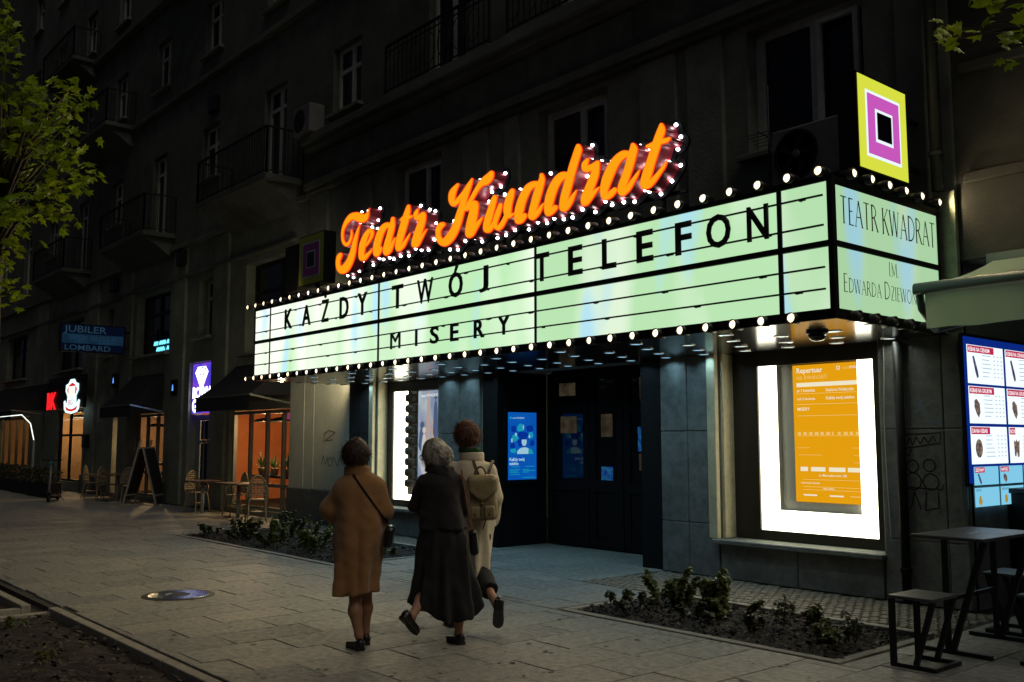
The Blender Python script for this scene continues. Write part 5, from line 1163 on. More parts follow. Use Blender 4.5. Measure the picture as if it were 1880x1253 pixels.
# blue diamond sign over the door
ds = thing('diamond_sign', 'glowing violet sign with a white diamond above the pale door', 'sign'); yd = WY + .10
M_violet = emit('violet_light', (.05, .04, .60), 1.1, col2=(.22, .06, .60), scale=1.6); M_wl = emit('white_neon', (.80, .90, 1.0), 3.0)
MB().box(-23.38, -22.12, yd, yd + .1, 2.28, 3.50).build('housing', M_violet, ds)
def dq(pts, nm, m=M_wl, off=.004): MB().prism([(-22.80 + x, yd - off, z) for x, z in pts], (0, .003, 0)).build(nm, m, ds)
dq([(-.27, 3.42), (.2, 3.42), (.36, 3.28), (-.02, 2.82), (-.42, 3.28)], 'diamond')
for x, z in ((-.2, 3.34), (0, 3.38), (.18, 3.34), (-.08, 3.22), (.08, 3.22)): dq([(x - .05, z + .03), (x + .05, z + .03), (x, z - .05)], 'diamond_facet', MATS['violet_light'], .008)
text('BOWW', .36, M_wl, (-23.36, yd - .004, 2.66), parent=ds, offset=.03, xs=.98); text("G'", .42, M_wl, (-23.36, yd - .004, 2.32), parent=ds, offset=.03)
M_doorp = mat('blue_lit_door', (.26, .32, .34), .5, var=.2, scale=6)  # light blue glow on the door put into its colour
f = MB(); yv = WY + .2
f.box(-23.36, -23.1, yv, yv + .07, 0.02, 2.24).box(-22.36, -22.12, yv, yv + .07, .02, 2.24).box(-23.1, -22.36, yv, yv + .07, 2.1, 2.24).box(-23.1, -22.36, yv, yv + .07, .02, .5).box(-23.1, -22.36, yv + .002, yv + .068, 1.55, 1.62)
dd = f.build('door', M_doorp, bld)
for k in range(3): MB().box(-23.08 + .25 * k, -22.87 + .25 * k, yv + .03, yv + .04, .52, 1.54).build('pane', M_winpane, dd); MB().box(-23.08 + .25 * k, -22.87 + .25 * k, yv + .03, yv + .04, 1.63, 2.09).build('pane', M_winpane, dd)
for k in range(2): MB().box(-22.868 + .25 * k, -22.832 + .25 * k, yv + .005, yv + .06, .5, 2.1).build('glazing_bar', M_doorp, dd)
MB().tube([(-22.3, yv - .01, 1.05), (-22.3, yv - .05, 1.05), (-22.42, yv - .05, 1.05)], .012, 6).build('handle', MATS['steel_handle'], dd)
# cyan neon lettering in the dark upper window
nn_ = thing('neon_lettering', 'cyan neon lettering glowing in the dark upper window', 'sign'); M_cy = emit('cyan_neon', (.18, .85, 1.0), 1.6)
for (z, segs_) in ((4.20, ((-26.3, -26.0), (-25.9, -25.45), (-25.35, -24.95))), (4.03, ((-26.1, -25.5), (-25.35, -24.95)))):
    for a_, c_ in segs_:
        x = a_; pts = []
        while x < c_: pts.append((x, WY + .16, z + (.09 if len(pts) % 2 else 0))); x += .055
        MB().tube(pts, .016, 5).build('neon_stroke', M_cy, nn_)
MB().box(-26.45, -24.9, WY + .18, WY + .19, 3.98, 4.36).build('backing', mat('neon_back', (.01, .02, .05), .3), nn_)
# projecting pawn-shop sign
bs = thing('blade_sign', 'dark blue projecting sign reading JUBILER and LOMBARD', 'sign'); bx = -27.6
za, zb_ = 4.03, 4.80; y0_, y1_ = 7.42, 9.02
MB().box(bx - .15, bx, y0_, y1_ + .12, za, zb_).build('housing', M_black, bs)
M_jb = emit('jubiler_blue', (.001, .003, .010), 1.0); M_jm = emit('jubiler_band', (.006, .02, .042), .8, col2=(.009, .032, .065), scale=2); M_jt = emit('jubiler_text', (.016, .038, .06), .9)
MB().box(bx + .001, bx + .006, y0_ + .03, y1_ + .08, za + .03, zb_ - .03).build('field', M_jb, bs); MB().box(bx + .007, bx + .009, y0_ + .04, y1_ + .06, 4.26, 4.52).build('band', M_jm, bs)
text('JUBILER', .26, M_jt, (bx + .010, y0_ + .1, 4.565), (0, 1, 0), parent=bs, offset=.008, xs=1.25); text('SKUP ZŁOTA', .16, emit('jubiler_dim', (.012, .035, .06), .9), (bx + .011, y0_ + .22, 4.36), (0, 1, 0), parent=bs, offset=.006, xs=1.3); text('LOMBARD', .21, M_jt, (bx + .010, y0_ + .1, 4.075), (0, 1, 0), parent=bs, offset=.004, xs=1.25)
for z in (4.2, 4.65): MB().bar((bx - .07, y1_ + .1, z), (bx - .07, WY + .0, z), .04).build('bracket', M_black, bs)
# hat sign and red letters
hs = thing('hat_sign', 'white glowing chef hat shaped sign with red trim', 'sign'); yh = 8.9
k_ = yh / WY; hx, hz = -33.1 * k_ + .03, 1.6 + (3.0 - 1.6) * k_
M_hw = emit('hat_white', (.72, .95, 1.0), 1.3); M_hr = emit('hat_red', (.75, .02, .02), .9); M_hp = emit('hat_cream', (1.0, .92, .85), 1.1)
MB().box(-34.2, -30.4, yh + .01, yh + .1, 2.62, 3.62).build('board', M_black, hs)
def hp(pts, nm, m, off): MB().prism([(hx + x, yh - off, hz + z) for x, z in pts], (0, .004, 0)).build(nm, m, hs)
hp([(-.78, -.34), (-.6, -.45), (0, -.5), (.6, -.45), (.78, -.34), (.84, -.1), (.7, -.06), (.5, -.18), (.46, .05), (.68, .22), (.66, .42), (.4, .46), (.22, .58), (-.22, .58), (-.4, .46), (-.66, .42), (-.68, .22), (-.46, .05), (-.5, -.18), (-.7, -.06), (-.84, -.1)], 'hat_outline', M_hw, .004)
hp([(-.5, .26), (-.3, .40), (0, .47), (.3, .40), (.5, .26), (.4, .12), (-.4, .12)], 'hat_top', M_hr, .009); hp([(-.34, .36), (.34, .36), (.34, -.0), (-.34, -.0)], 'hat_panel', M_hp, .014)
hp([(-.62, -.26), (-.3, -.33), (0, -.36), (.3, -.33), (.62, -.26), (.5, -.38), (0, -.43), (-.5, -.38)], 'hat_brim', M_hr, .009)
text('BIG', .24, M_hr, (hx - .33, yh - .012, hz - .22), parent=hs, offset=.004, xs=1.3)
rs = thing('red_letter_sign', 'two red glowing block letters beside the hat sign', 'sign'); M_red = emit('red_neon', (1.0, .015, .02), 1.2)
k_ = 8.88 / WY; MB().box(-36 * k_ - .5, -34.25, 8.89, 8.95, 2.6, 3.3).build('board', M_black, rs); text('BK', .68, M_red, (-35.95 * k_, 8.875, 2.66), parent=rs, offset=.05, xs=1.15); 
text('I', .6, M_red, (-41.6, 7.96, 2.75), parent=rs, offset=.05)
# white tube light along the far shop canopy
lt_ = thing('tube_light', 'white glowing tube bent around the far left canopy', 'light'); yl = 8.0
P0, P1, P2, P3 = on_y(-60, 772, yl), on_y(40, 762, yl), on_y(56, 778, yl), on_y(62, 808, yl)
MB().tube([P0, P1, P2, P3], .015, 8).build('tube', emit('tube_white', (.92, 1.0, .92), 1.6), lt_, smooth=True); MB().bar(tuple(P3), (P3[0], P3[1], .01), .06).build('post', mat('canopy_post', (.3, .3, .28), .5), lt_)
for lab, x, z in (('small blue lit number plate beside the near pilaster', -24.12, 2.95), ('small white lamp on the wall of the middle cafe', -28.7, 3.35)):
    o = thing('wall_light', lab, 'light', (x, WY - .06, z)); MB().bbox(-.16, .16, -.06, .05, -.2, .2, .02).build('casing', M_black, o); MB().prism([(-.05, -.064, -.08), (.05, -.064, -.08), (.03, -.064, .04), (0, -.064, .09), (-.03, -.064, .04)], (0, .002, 0)).build('glow', emit('wall_blue', (.12, .35, 1.0), 1.3), o)
for lab, x, z in (('small dark box on the wall beside the balcony door', -22.2, 9.85), ('dark vent box under the balcony', -23.9, 6.25), ('dark vent box further left under the balconies', -29.1, 6.2), ('dark box on the pilaster beside the amber shop', -31.1, 1.6)):
    o = thing('wall_box', lab, 'box', (x, WY - .08, z)); MB().bbox(-.2, .2, -.08, .07, -.2, .2, .015).build('casing', M_black, o); MB().box(-.15, .15, -.086, -.081, -.15, .15).build('cover', M_blackmetal, o)
o = thing('air_conditioner', 'small air conditioner on the wall beside the balcony', 'air conditioner', (-17.1, 9.1, 7.75)); MB().bbox(-.35, .35, -.15, .2, 0, .6, .02).build('casing', MATS['ac_casing'], o); MB().lathe([(.0, -.155), (.22, -.155), (.24, -.15)], c=(-.08, 0, .3), n=20, axis='y').build('fan_opening', MATS['fan_dark'], o)

# ================================================================== cafe furniture
M_rattan = mat('rattan_weave', (.36, .31, .20), .6, var=.6, scale=30, col2=(.05, .045, .03), objco=True); M_cane = mat('cane_frame', (.34, .27, .15), .5, var=.3, scale=20, objco=True)
def bistro_chair(label, x, y, rz):
    t = thing('rattan_chair', label, 'chair', (x, y, 0), rz, 'rattan bistro chairs outside the cafes')
    MB().lathe([(.0, .46), (.19, .455), (.205, .44), (.19, .43), (.0, .43)], n=18).build('seat', M_rattan, t)
    for sx in (-1, 1):
        MB().tube([(sx * .16, .15, .44), (sx * .18, .19, .2), (sx * .2, .21, 0)], .014, 6).build('leg', M_cane, t)
        MB().tube([(sx * .16, -.15, .44), (sx * .17, -.2, .2), (sx * .19, -.24, 0)], .014, 6).build('leg', M_cane, t)
    arc = [(.21 * sin(a), -.17 - .03 * cos(a), .46 + .46 * cos(a)) for a in [(-.5 + i / 14) * pi * 1.0 for i in range(15)]]
    MB().tube(arc, .015, 6).build('back_frame', M_cane, t, smooth=True)
    w = MB()
    for k in range(8):
        z = .53 + .048 * k; hw = .195 * math.sqrt(max(.02, 1 - ((z - .46) / .46) ** 2)) + .0
        w.bar((-hw, -.18, z), (hw, -.18, z), .006, .03)
    for k in range(7):
        xk = -.165 + .055 * k; zt_ = .46 + .45 * math.sqrt(max(0, 1 - (xk / .21) ** 2)); w.bar((xk, -.188, .47), (xk, -.188, zt_), .03, .006)
    tag(w.build('woven_back', M_rattan, t), kind='stuff')
    for sx in (-1, 1): MB().tube([(sx * .2, -.17, .68), (sx * .22, .02, .66), (sx * .2, .14, .6), (sx * .17, .15, .46)], .013, 6).build('armrest', M_cane, t, smooth=True)
    MB().lathe([(.165, .2), (.17, .212), (.165, .224), (.155, .212)], n=16).build('leg_ring', M_cane, t)
    return t
bistro_chair('rattan chair left of the near cafe table facing right', -21.35, 8.80, -1.3); bistro_chair('rattan chair behind the near cafe table against the window', -19.75, 9.0, pi); bistro_chair('rattan chair at the right end of the near cafe table', -17.95, 8.62, 1.2)
bistro_chair('pale rattan chair in the middle of the far table group', -26.75, 8.55, -.9); bistro_chair('rattan chair beside the chalkboard', -25.6, 8.75, 1.1); bistro_chair('dark rattan chair at the left of the far table group', -28.2, 8.6, -.6)
def cafe_table(label, x, y, w=.75, d=.6):
    t = thing('cafe_table', label, 'table', (x, y, 0)); MB().bbox(-w / 2, w / 2, -d / 2, d / 2, .715, .745, .008).build('tabletop', mat('table_wood', (.14, .08, .045), .45, var=.3, scale=4, aniso=(1, 8, 1), objco=True), t)
    MB().tube([(0, 0, .03), (0, 0, .715)], .04, 10).build('pedestal', mat('pale_iron', (.30, .32, .28), .5), t, smooth=True); MB().lathe([(.22, 0), (.2, .015), (.05, .035)], n=16).build('foot', MATS['pale_iron'], t)
cafe_table('left wooden cafe table by the near rattan chairs', -20.45, 8.55); cafe_table('right wooden cafe table by the near rattan chairs', -18.75, 8.6, 1.2); cafe_table('cafe table among the far rattan chairs', -26.1, 8.6)
ab = thing('chalkboard', 'tall leaning wooden framed chalkboard outside the middle cafe', 'chalkboard', (-24.75, 8.85, 0), radians(138))
M_chw = mat('pale_wood', (.34, .30, .23), .6, var=.3, scale=6, objco=True)
for sgn in (1, -1):
    s_ = sgn * .42
    for xo in (-.34, .34): MB().bar((xo, s_, 0), (xo, sgn * .03, 1.62 if sgn > 0 else 1.45), .05, .035).build('upright', M_chw, ab)
    MB().bar((-.32, s_ * .86, .25), (.32, s_ * .86, .25), .04).build('crossbar', M_chw, ab); MB().bar((-.32, sgn * .05, 1.42), (.32, sgn * .05, 1.42), .04).build('crossbar', M_chw, ab)
    MB().add([(-.31, s_ * .86, .26), (.31, s_ * .86, .26), (.31, sgn * .055, 1.41), (-.31, sgn * .055, 1.41), (-.31, s_ * .86 - .015, .26), (.31, s_ * .86 - .015, .26), (.31, sgn * .055 - .015, 1.41), (-.31, sgn * .055 - .015, 1.41)], [(0, 1, 2, 3), (7, 6, 5, 4), (0, 4, 5, 1), (2, 6, 7, 3), (1, 5, 6, 2), (3, 7, 4, 0)]).build('board', mat('slate', (.012, .013, .013), .7), ab)
es = thing('electric_scooter', 'parked electric scooter seen front on before the dark planters', 'scooter', (-27.7, 7.45, 0), radians(-28))
M_sc = mat('scooter_grey', (.16, .17, .17), .4, metal=.3)
MB().bbox(-.62, .30, -.075, .075, .11, .15, .012).build('deck', M_blackmetal, es)
MB().tube([(.36, 0, .14), (.40, 0, .32), (.30, 0, 1.08)], [.04, .035, .028], 10).build('stem', M_sc, es, smooth=True)
MB().tube([(.29, -.26, 1.10), (.30, 0, 1.09), (.29, .26, 1.10)], .016, 8).build('handlebar', M_black, es)
for xw in (.44, -.58):
    wv = MB(); wv.lathe([(.06, -.025), (.105, -.03), (.115, 0), (.105, .03), (.06, .025)], c=(xw, 0, .115), n=18, axis='y'); w_ = wv.build('wheel', M_black, es); MB().lathe([(.0, -.026), (.06, -.026), (.06, .026), (.0, .026)], c=(xw, 0, .115), n=14, axis='y').build('hub', M_sc, w_)
MB().bar((.27, 0, 1.0), (.345, 0, 1.02), .09, .08).build('display', mat('scooter_teal', (.02, .12, .10), .4), es); MB().tube([(-.45, .07, .12), (-.42, .2, .0)], .01, 5).build('kickstand', M_black, es); MB().add([(.36, -.06, .25), (.36, .06, .25), (.56, .05, .22), (.56, -.05, .22)], [(0, 1, 2, 3)]).build('mudguard', M_black, es)
# ================================================================== three women walking away
def person_frame(base):
    base = np.array(base, float); D = (base - CAM) @ FWD0
    def L(x, y, dy=0.0):
        d = _ray(x, y); P = CAM + d * ((D + dy) / (d @ FWD0)); q = P - base
        return np.array([q @ RGT, q @ FWD0, P[2]])
    return L
RZP = pi / 2 - YAW
M_skin = mat('skin', (.42, .22, .14), .55, var=.12, scale=20, objco=True); M_tights = mat('tan_tights', (.30, .15, .08), .5, objco=True)
M_shoe = mat('black_leather', (.012, .011, .010), .32, var=.3, scale=30, objco=True)
M_sole = mat('rubber_sole', (.06, .055, .05), .8, var=.5, scale=80, objco=True)
def rows_px(L, rows, depth):
    """silhouette rows (photo y, x left, x right) -> loft rows with given front/back radius"""
    out = []
    for k, (y, xl, xr) in enumerate(rows):
        a, b_ = L(xl, y), L(xr, y); out.append((a[2], (a[0] + b_[0]) / 2, depth[k][0], (b_[0] - a[0]) / 2, depth[k][1]))
    return sorted(out)
def noise3(P, s, seed=0):
    x, y, z = P[..., 0] * s + seed, P[..., 1] * s + seed * 1.7, P[..., 2] * s + seed * .6
    return (np.sin(x * 1.3 + 1.7 * np.sin(y * .9 + z * .7)) + np.sin(y * 1.7 + 1.3 * np.sin(z * 1.1 + x * .8)) + np.sin(z * 1.9 + 1.5 * np.sin(x * 1.2 + y))) / 3
def drape(fn, x, z, gap=.008, y0=-.6, y1=.2):
    """depth of the garment's back (camera side) at x, z"""
    ys = np.linspace(y0, y1, 400); P = np.stack([np.full_like(ys, x), ys, np.full_like(ys, z)], -1); d = fn(P); return ys[np.argmax(d < gap)] if (d < gap).any() else ys[np.argmin(d)] 
def ribbon(name, pts, w, m, parent, th=.004, side=None):
    mb = MB(); n_ = len(pts)
    for i in range(n_ - 1): 
        a, c = Vector(pts[i]), Vector(pts[i + 1]); d = (c - a).normalized(); mb.bar(a - d * .002, c + d * .002, w, th, up=side or (0, -1, 0))
    return mb.build(name, m, parent)
def hand(S, wrist, fwd, up, k=.02):
    """palm, four fingers and a thumb, lightly curled"""
    w = np.array(wrist, float); f = np.array(Vector(fwd).normalized()); u = np.array(Vector(up).normalized()); s_ = np.cross(f, u)
    def fn(P):
        d = sd_cap(P, w, w + f * .07, .026, .03)
        for i, L_ in enumerate((.062, .072, .068, .052)):
            o = w + f * .08 + s_ * (.028 - .0187 * i); m1 = o + f * L_ * .55 - u * .010; d = np.minimum(d, np.minimum(sd_cap(P, o, m1, .0095, .009), sd_cap(P, m1, m1 + f * L_ * .3 - u * L_ * .38, .009, .007)))
        t0 = w + f * .025 + s_ * .026; t1 = t0 + f * .03 + s_ * .026 - u * .008
        return np.minimum(d, np.minimum(sd_cap(P, t0, t1, .012, .0105), sd_cap(P, t1, t1 + f * .032 - u * .01, .0125, .008)))
    return smin(S[0], S[1], .02) if False else fn
def head_sdf(c, face, tilt=0.0, r=1.0):
    """skull, jaw, nose, ears, brow around centre c; face = horizontal unit direction the face points to (with dip)"""
    c = np.array(c, float); f = np.array(Vector(face).normalized()); u0 = np.array([0, 0, 1.0]); s_ = np.cross(f, u0); s_ /= np.linalg.norm(s_); u = np.cross(s_, f)
    def fn(P):
        q = P - c; x, y, z = q @ s_, q @ f, q @ u; Q = np.stack([x, y, z], -1) / r
        d = sd_ell(Q, (0, -.012, .022), (.076, .094, .092)); d = smin(d, sd_ell(Q, (0, .028, -.055), (.052, .055, .058)), .03)
        d = smin(d, sd_cap(Q, (0, .088, .0), (0, .106, -.03), .009, .014), .012)
        for sg in (-1, 1):
            d = smin(d, sd_ell(Q, (sg * .077, -.012, -.005), (.010, .02, .03)), .008); d = smin(d, sd_ell(Q, (sg * .03, .078, .018), (.024, .014, .008)), .01)
            d = np.maximum(d, -sd_ell(Q, (sg * .031, .098, .002), (.016, .014, .009)))
        d = smin(d, sd_ell(Q, (0, .083, -.058), (.024, .010, .007)), .006); d = smin(d, sd_ell(Q, (0, .083, -.07), (.02, .010, .006)), .006)
        return d * r
    return fn, f, s_, u
def eyes(parent, c, f, s_, u, r=1.0):
    for sg in (-1, 1):
        bm = bmesh.new(); bmesh.ops.create_icosphere(bm, subdivisions=2, radius=.0125 * r); p = np.array(c) + (s_ * sg * .031 + f * .079 + u * .002) * r
        for v in bm.verts: v.co += Vector(p)
        me = bpy.data.meshes.new('eye'); bm.to_mesh(me); bm.free(); me.materials.append(mat('eye', (.25, .22, .2), .2)); link('eye', me, parent)
def spectacles(parent, c, f, s_, u, r=1.0, m=None):
    m = m or M_black; c = np.array(c, float)
    for sg in (-1, 1):
        ctr = c + (s_ * sg * .033 + f * .108 + u * .0) * r
        MB().tube([tuple(ctr + (s_ * .026 * cos(t) + u * .021 * sin(t)) * r) for t in [i * 2 * pi / 14 for i in range(15)]], .0028, 6, cap=False).build('glasses_rim', m, parent)
        MB().tube([tuple(c + (s_ * sg * .06 + f * .106 + u * .008) * r), tuple(c + (s_ * sg * .083 + f * .05 + u * .01) * r), tuple(c + (s_ * sg * .085 - f * .02 + u * .008) * r), tuple(c + (s_ * sg * .083 - f * .035 - u * .012) * r)], .0026, 6).build('glasses_temple', m, parent)
    MB().tube([tuple(c + (-s_ * .008 + f * .11 + u * .006) * r), tuple(c + (s_ * .008 + f * .11 + u * .006) * r)], .0026, 6).build('glasses_bridge', m, parent)
def strands(name, fn, c, f, s_, u, R, n_, L_, m, parent, seed, droop=.5, mess=.35, cut=None, lift=0.0):
    """thin tapering locks following the head"""
    r = random.Random(seed); mb = MB(); c = np.array(c, float)
    for _ in range(n_):
        while True:
            v = np.array([r.gauss(0, 1) for _ in range(3)]); v /= np.linalg.norm(v); lx, lf, lu = v @ s_, v @ f, v @ u
            if cut(lx, lf, lu): break
        p = c + v * R; tdir = np.array([0, 0, -1.0]) * droop + np.array([r.uniform(-1, 1) for _ in range(3)]) * mess + v * lift - f * .25
        tdir -= v * (tdir @ v) * (1 - lift); tdir /= np.linalg.norm(tdir) + 1e-6; side = np.cross(tdir, v); side /= np.linalg.norm(side) + 1e-6
        l_ = L_ * r.uniform(.5, 1.1); w = r.uniform(.0014, .0036); q = []
        for k in range(4):
            t = k / 3; b_ = p + tdir * l_ * t + np.array([0, 0, -1]) * droop * l_ * t * t * .6 - v * (l_ * l_ * t * t * 3.0 * (1 - lift)) + v * .004 * sin(3 * t)
            ww = w * (1 - .75 * t); q += [b_ - side * ww, b_ + side * ww]
        mb.add(q, [(2 * k, 2 * k + 1, 2 * k + 3, 2 * k + 2) for k in range(3)])
    return tag(mb.build(name, m, parent, raw=True, smooth=True), kind='stuff')
def hairmat(name, a, b_, rough=.62):
    return mat(name, a, rough, var=.5, col2=b_, scale=35, objco=True, aniso=(1, 1, .35), bump=.3, bscale=90)
def shoe(parent, heel, toe, up=(0, 0, 1), w=.042, open_=True, h=.045):
    """low slip-on: upper and sole as one shape with a small heel"""
    a, b_ = np.array(heel, float), np.array(toe, float); f = (b_ - a); L_ = np.linalg.norm(f); f /= L_; u = np.array(Vector(up).normalized()); u = u - f * (u @ f); u /= np.linalg.norm(u); s_ = np.cross(f, u)
    def fn(P):
        q = P - a; x, y, z = q @ s_, q @ f, q @ u; Q = np.stack([x, y, z], -1)
        d = sd_cap(Q, (0, .035, .028), (0, L_ * .7, .026), w * .86, w); d = smin(d, sd_ell(Q, (0, L_ * .78, .022), (w * .98, L_ * .24, .03)), .02); d = smin(d, sd_ell(Q, (0, .03, .04), (w * .85, .042, .048)), .02)
        d = np.maximum(d, -(z - .002)); d = np.maximum(d, z - np.interp(y, [0, L_ * .45, L_], [.072, .05, .04]))
        d = np.maximum(d, -np.maximum(sd_ell(Q, (0, L_ * .28, .075), (w * .62, L_ * .26, .05)), -.5))
        return np.minimum(d, np.maximum(np.maximum(sd_box(Q, (0, .035, .0), (w * .8, .036, .014), .004), z - .01), -(z + .014)))
    lo = np.minimum(a, b_) - .09; hi = np.maximum(a, b_) + .09
    so = surface('shoe', fn, lo, hi, .0065, M_shoe, parent)
    def fs(P):
        q = P - a; Q = np.stack([q @ s_, q @ f, q @ u], -1); d = np.minimum(sd_cap(Q, (0, .035, 0), (0, L_ * .8, 0), w * .9, w * 1.03), 1)
        return np.maximum(np.maximum(d, Q[..., 2] - .006), -(Q[..., 2] + .004))
    surface('sole', fs, lo, hi, .0065, M_sole, so, 0)
    return so
def folds(P, cx, cy_, n_, amp, z0, z1, ph=0.0):
    a = np.arctan2(P[..., 1] - cy_, P[..., 0] - cx); t = np.clip((z0 - P[..., 2]) / (z0 - z1), 0, 1)
    return amp * t * (np.sin(a * n_ + ph + 1.3 * np.sin(P[..., 2] * 5)) + .5 * np.sin(a * (n_ * 1.7) + 2 + ph + P[..., 2] * 3))
AWAY = np.array([0, 1.0, 0])

# ---------------------------------------------------------------- woman in the brown coat
baseA = (-6.60, 4.05, 0); LA = person_frame(baseA)
pA = thing('person', 'woman in a knee length brown coat with short dark hair and black cross-body bag', 'person', baseA, RZP)
hA = LA(654, 834); fA, f_, s_, u_ = head_sdf(hA, (-.12, 1, -.12))
sl, sr = LA(630, 895), LA(692, 895); el, er = LA(606, 936, .02), LA(703, 938, .02); wl, wr = LA(612, 948, .26), LA(700, 950, .27)
kn1, an1 = LA(653, 1092, -.03), LA(659, 1168, -.08); kn2, an2 = LA(671, 1086, .1), LA(671, 1160, .12); hip1, hip2 = LA(646, 985), LA(676, 985)
calf1, calf2 = LA(652, 1122, -.06), LA(672, 1116, .10)
hn_l, hn_r = hand(None, wl, (.5, .8, .1), (0, 0, 1)), hand(None, wr, (-.5, .8, .1), (0, 0, 1)) if False else hand(None, wr, (-.4, .8, .1), (0, 0, 1))
def bodyA(P):
    d = fA(P); d = smin(d, sd_cap(P, hA + (0, -.02, -.06), LA(656, 880), .05, .06), .03)
    d = smin(d, sd_loft(P, [(.86, .02, 0, .13, .10), (1.05, .02, 0, .13, .10), (1.25, .01, 0, .14, .095), (1.36, .01, 0, .07, .06)]), .04)
    for a, b_, ra, rb in ((sl, el, .045, .036), (el, wl, .036, .026), (sr, er, .045, .036), (er, wr, .036, .026)): d = smin(d, sd_cap(P, a, b_, ra, rb), .02)
    for hp_, k_, cf, an in ((hip1, kn1, calf1, an1), (hip2, kn2, calf2, an2)):
        d = smin(d, sd_cap(P, hp_, k_, .085, .052), .03); d = smin(d, sd_cap(P, k_, cf, .048, .052), .02); d = smin(d, sd_cap(P, cf, an, .052, .031), .03); d = smin(d, sd_cap(P, an, an + (0, .07, -.045), .032, .026), .02)
    return np.minimum(np.minimum(d, hn_l(P)), hn_r(P))
bo = surface('body', bodyA, (-.45, -.3, 0), (.45, .5, 1.72), .013, M_tights, pA)
rowsA = rows_px(LA, [(1092, 609, 694), (1060, 609, 696), (1000, 612, 703), (960, 614, 706), (930, 615, 706), (900, 615, 704), (886, 620, 699), (874, 630, 690), (864, 640, 677), (852, 642, 672)], [(0, .155), (0, .155), (0, .165), (0, .16), (0, .15), (0, .14), (0, .125), (0, .10), (.0, .08), (.0, .075)])
def coatA(P):
    d = sd_loft(P, rowsA)
    for a, b_, ra, rb in ((sl, el, .072, .074), (el, wl, .074, .06), (sr, er, .072, .07), (er, wr, .07, .06)): d = smin(d, sd_cap(P, a, b_, ra, rb), .05)
    d = d - folds(P, .0, 0, 5, .017, 1.2, .42, .8) - .009 * noise3(P * np.array([1, 1, .55], np.float32), 13, 2) - .004 * noise3(P, 30, 5) * np.clip((1.35 - P[..., 2]) * 3, 0, 1)
    dx = P[..., 0] - .012; d = d + .006 * np.exp(-(dx / .008) ** 2) * (P[..., 1] < 0) * np.clip((.98 - P[..., 2]) * 6, 0, 1)
    hem = .415 + .10 * (P[..., 0] + .02) + .008 * np.sin(P[..., 0] * 25)
    d = np.maximum(d, hem - P[..., 2])
    n_ = sd_cap(P, LA(656, 838), LA(656, 872), .052, .066); d = np.maximum(d, -np.where(P[..., 2] > 1.33, n_, 1)); return d
M_coatA = mat('brown_wool', (.31, .15, .05), .95, var=.18, scale=14, bump=.35, bscale=220, sheen=.25, objco=True)
surface('coat', coatA, (-.5, -.35, .3), (.5, .5, 1.5), .0125, M_coatA, pA)
def collarA(P):
    ctr = LA(656, 864); q = P - ctr; k = np.sqrt((q[..., 0] / .092) ** 2 + ((q[..., 1]) / .085) ** 2); zz = q[..., 2] + .02 * np.abs(q[..., 0]) / .09 - .01
    return np.maximum(np.abs(k - 1) * .085 - .012, np.maximum(zz - .04, -.05 - zz))
surface('collar', collarA, LA(656, 864) - .16, LA(656, 864) + .16, .008, M_coatA, pA)
pts = []
for x, y in ((641, 862), (650, 876), (660, 890), (671, 905), (682, 921), (693, 938), (702, 952), (709, 964)):
    q = LA(x, y, -.13); pts.append((q[0], drape(coatA, q[0], q[2], .006), q[2]))
bgA = thing('shoulder_bag', 'small black pouch bag hanging at the hip of the brown coat', 'bag', baseA, RZP)
ribbon('strap', pts, .018, M_shoe, bgA)
bc = LA(714, 984, -.05)
surface('pouch', lambda P: np.minimum(sd_box(P, bc + (0.0, .02, -.005), (.035, .075, .085), .03, ry=.15), sd_box(P, bc + (.004, .02, .03), (.038, .08, .03), .02, ry=.15)), bc - .16, bc + .16, .008, M_shoe, bgA)
M_hairA = hairmat('dark_auburn_hair', (.05, .018, .010), (.018, .009, .007))
def hairA(P):
    d = sd_ell(P, hA + (.0, -.018, .024), (.094, .106, .104)); d = smin(d, sd_ell(P, hA + (0, -.05, -.035), (.078, .062, .058)), .04); d = d - .009 * noise3(P, 34, 1) - .004 * noise3(P, 80, 5)
    front = (P - hA) @ f_; return np.maximum(d, front - .075 - .3 * np.maximum(0, P[..., 2] - hA[2] - .02))
ho = surface('hair', hairA, hA - .17, hA + .17, .006, M_hairA, pA)
strands('hair_strands', None, hA + (0, -.018, .018), f_, s_, u_, .097, 3200, .08, M_hairA, ho, 1, droop=.5, mess=.6, lift=.22, cut=lambda a, b_, c: b_ < .35 + .6 * max(c, 0) and c > -.75)
eyes(pA, hA, f_, s_, u_)
shoe(pA, LA(664, 1191, -.12) * (1, 1, 0) + (0, 0, .014), LA(640, 1189, .02) * (1, 1, 0) + (-.01, .04, .006)); shoe(pA, LA(673, 1182, .12) * (1, 1, 0) + (0, -.03, .014), LA(668, 1178, .3) * (1, 1, 0) + (0, 0, .006))

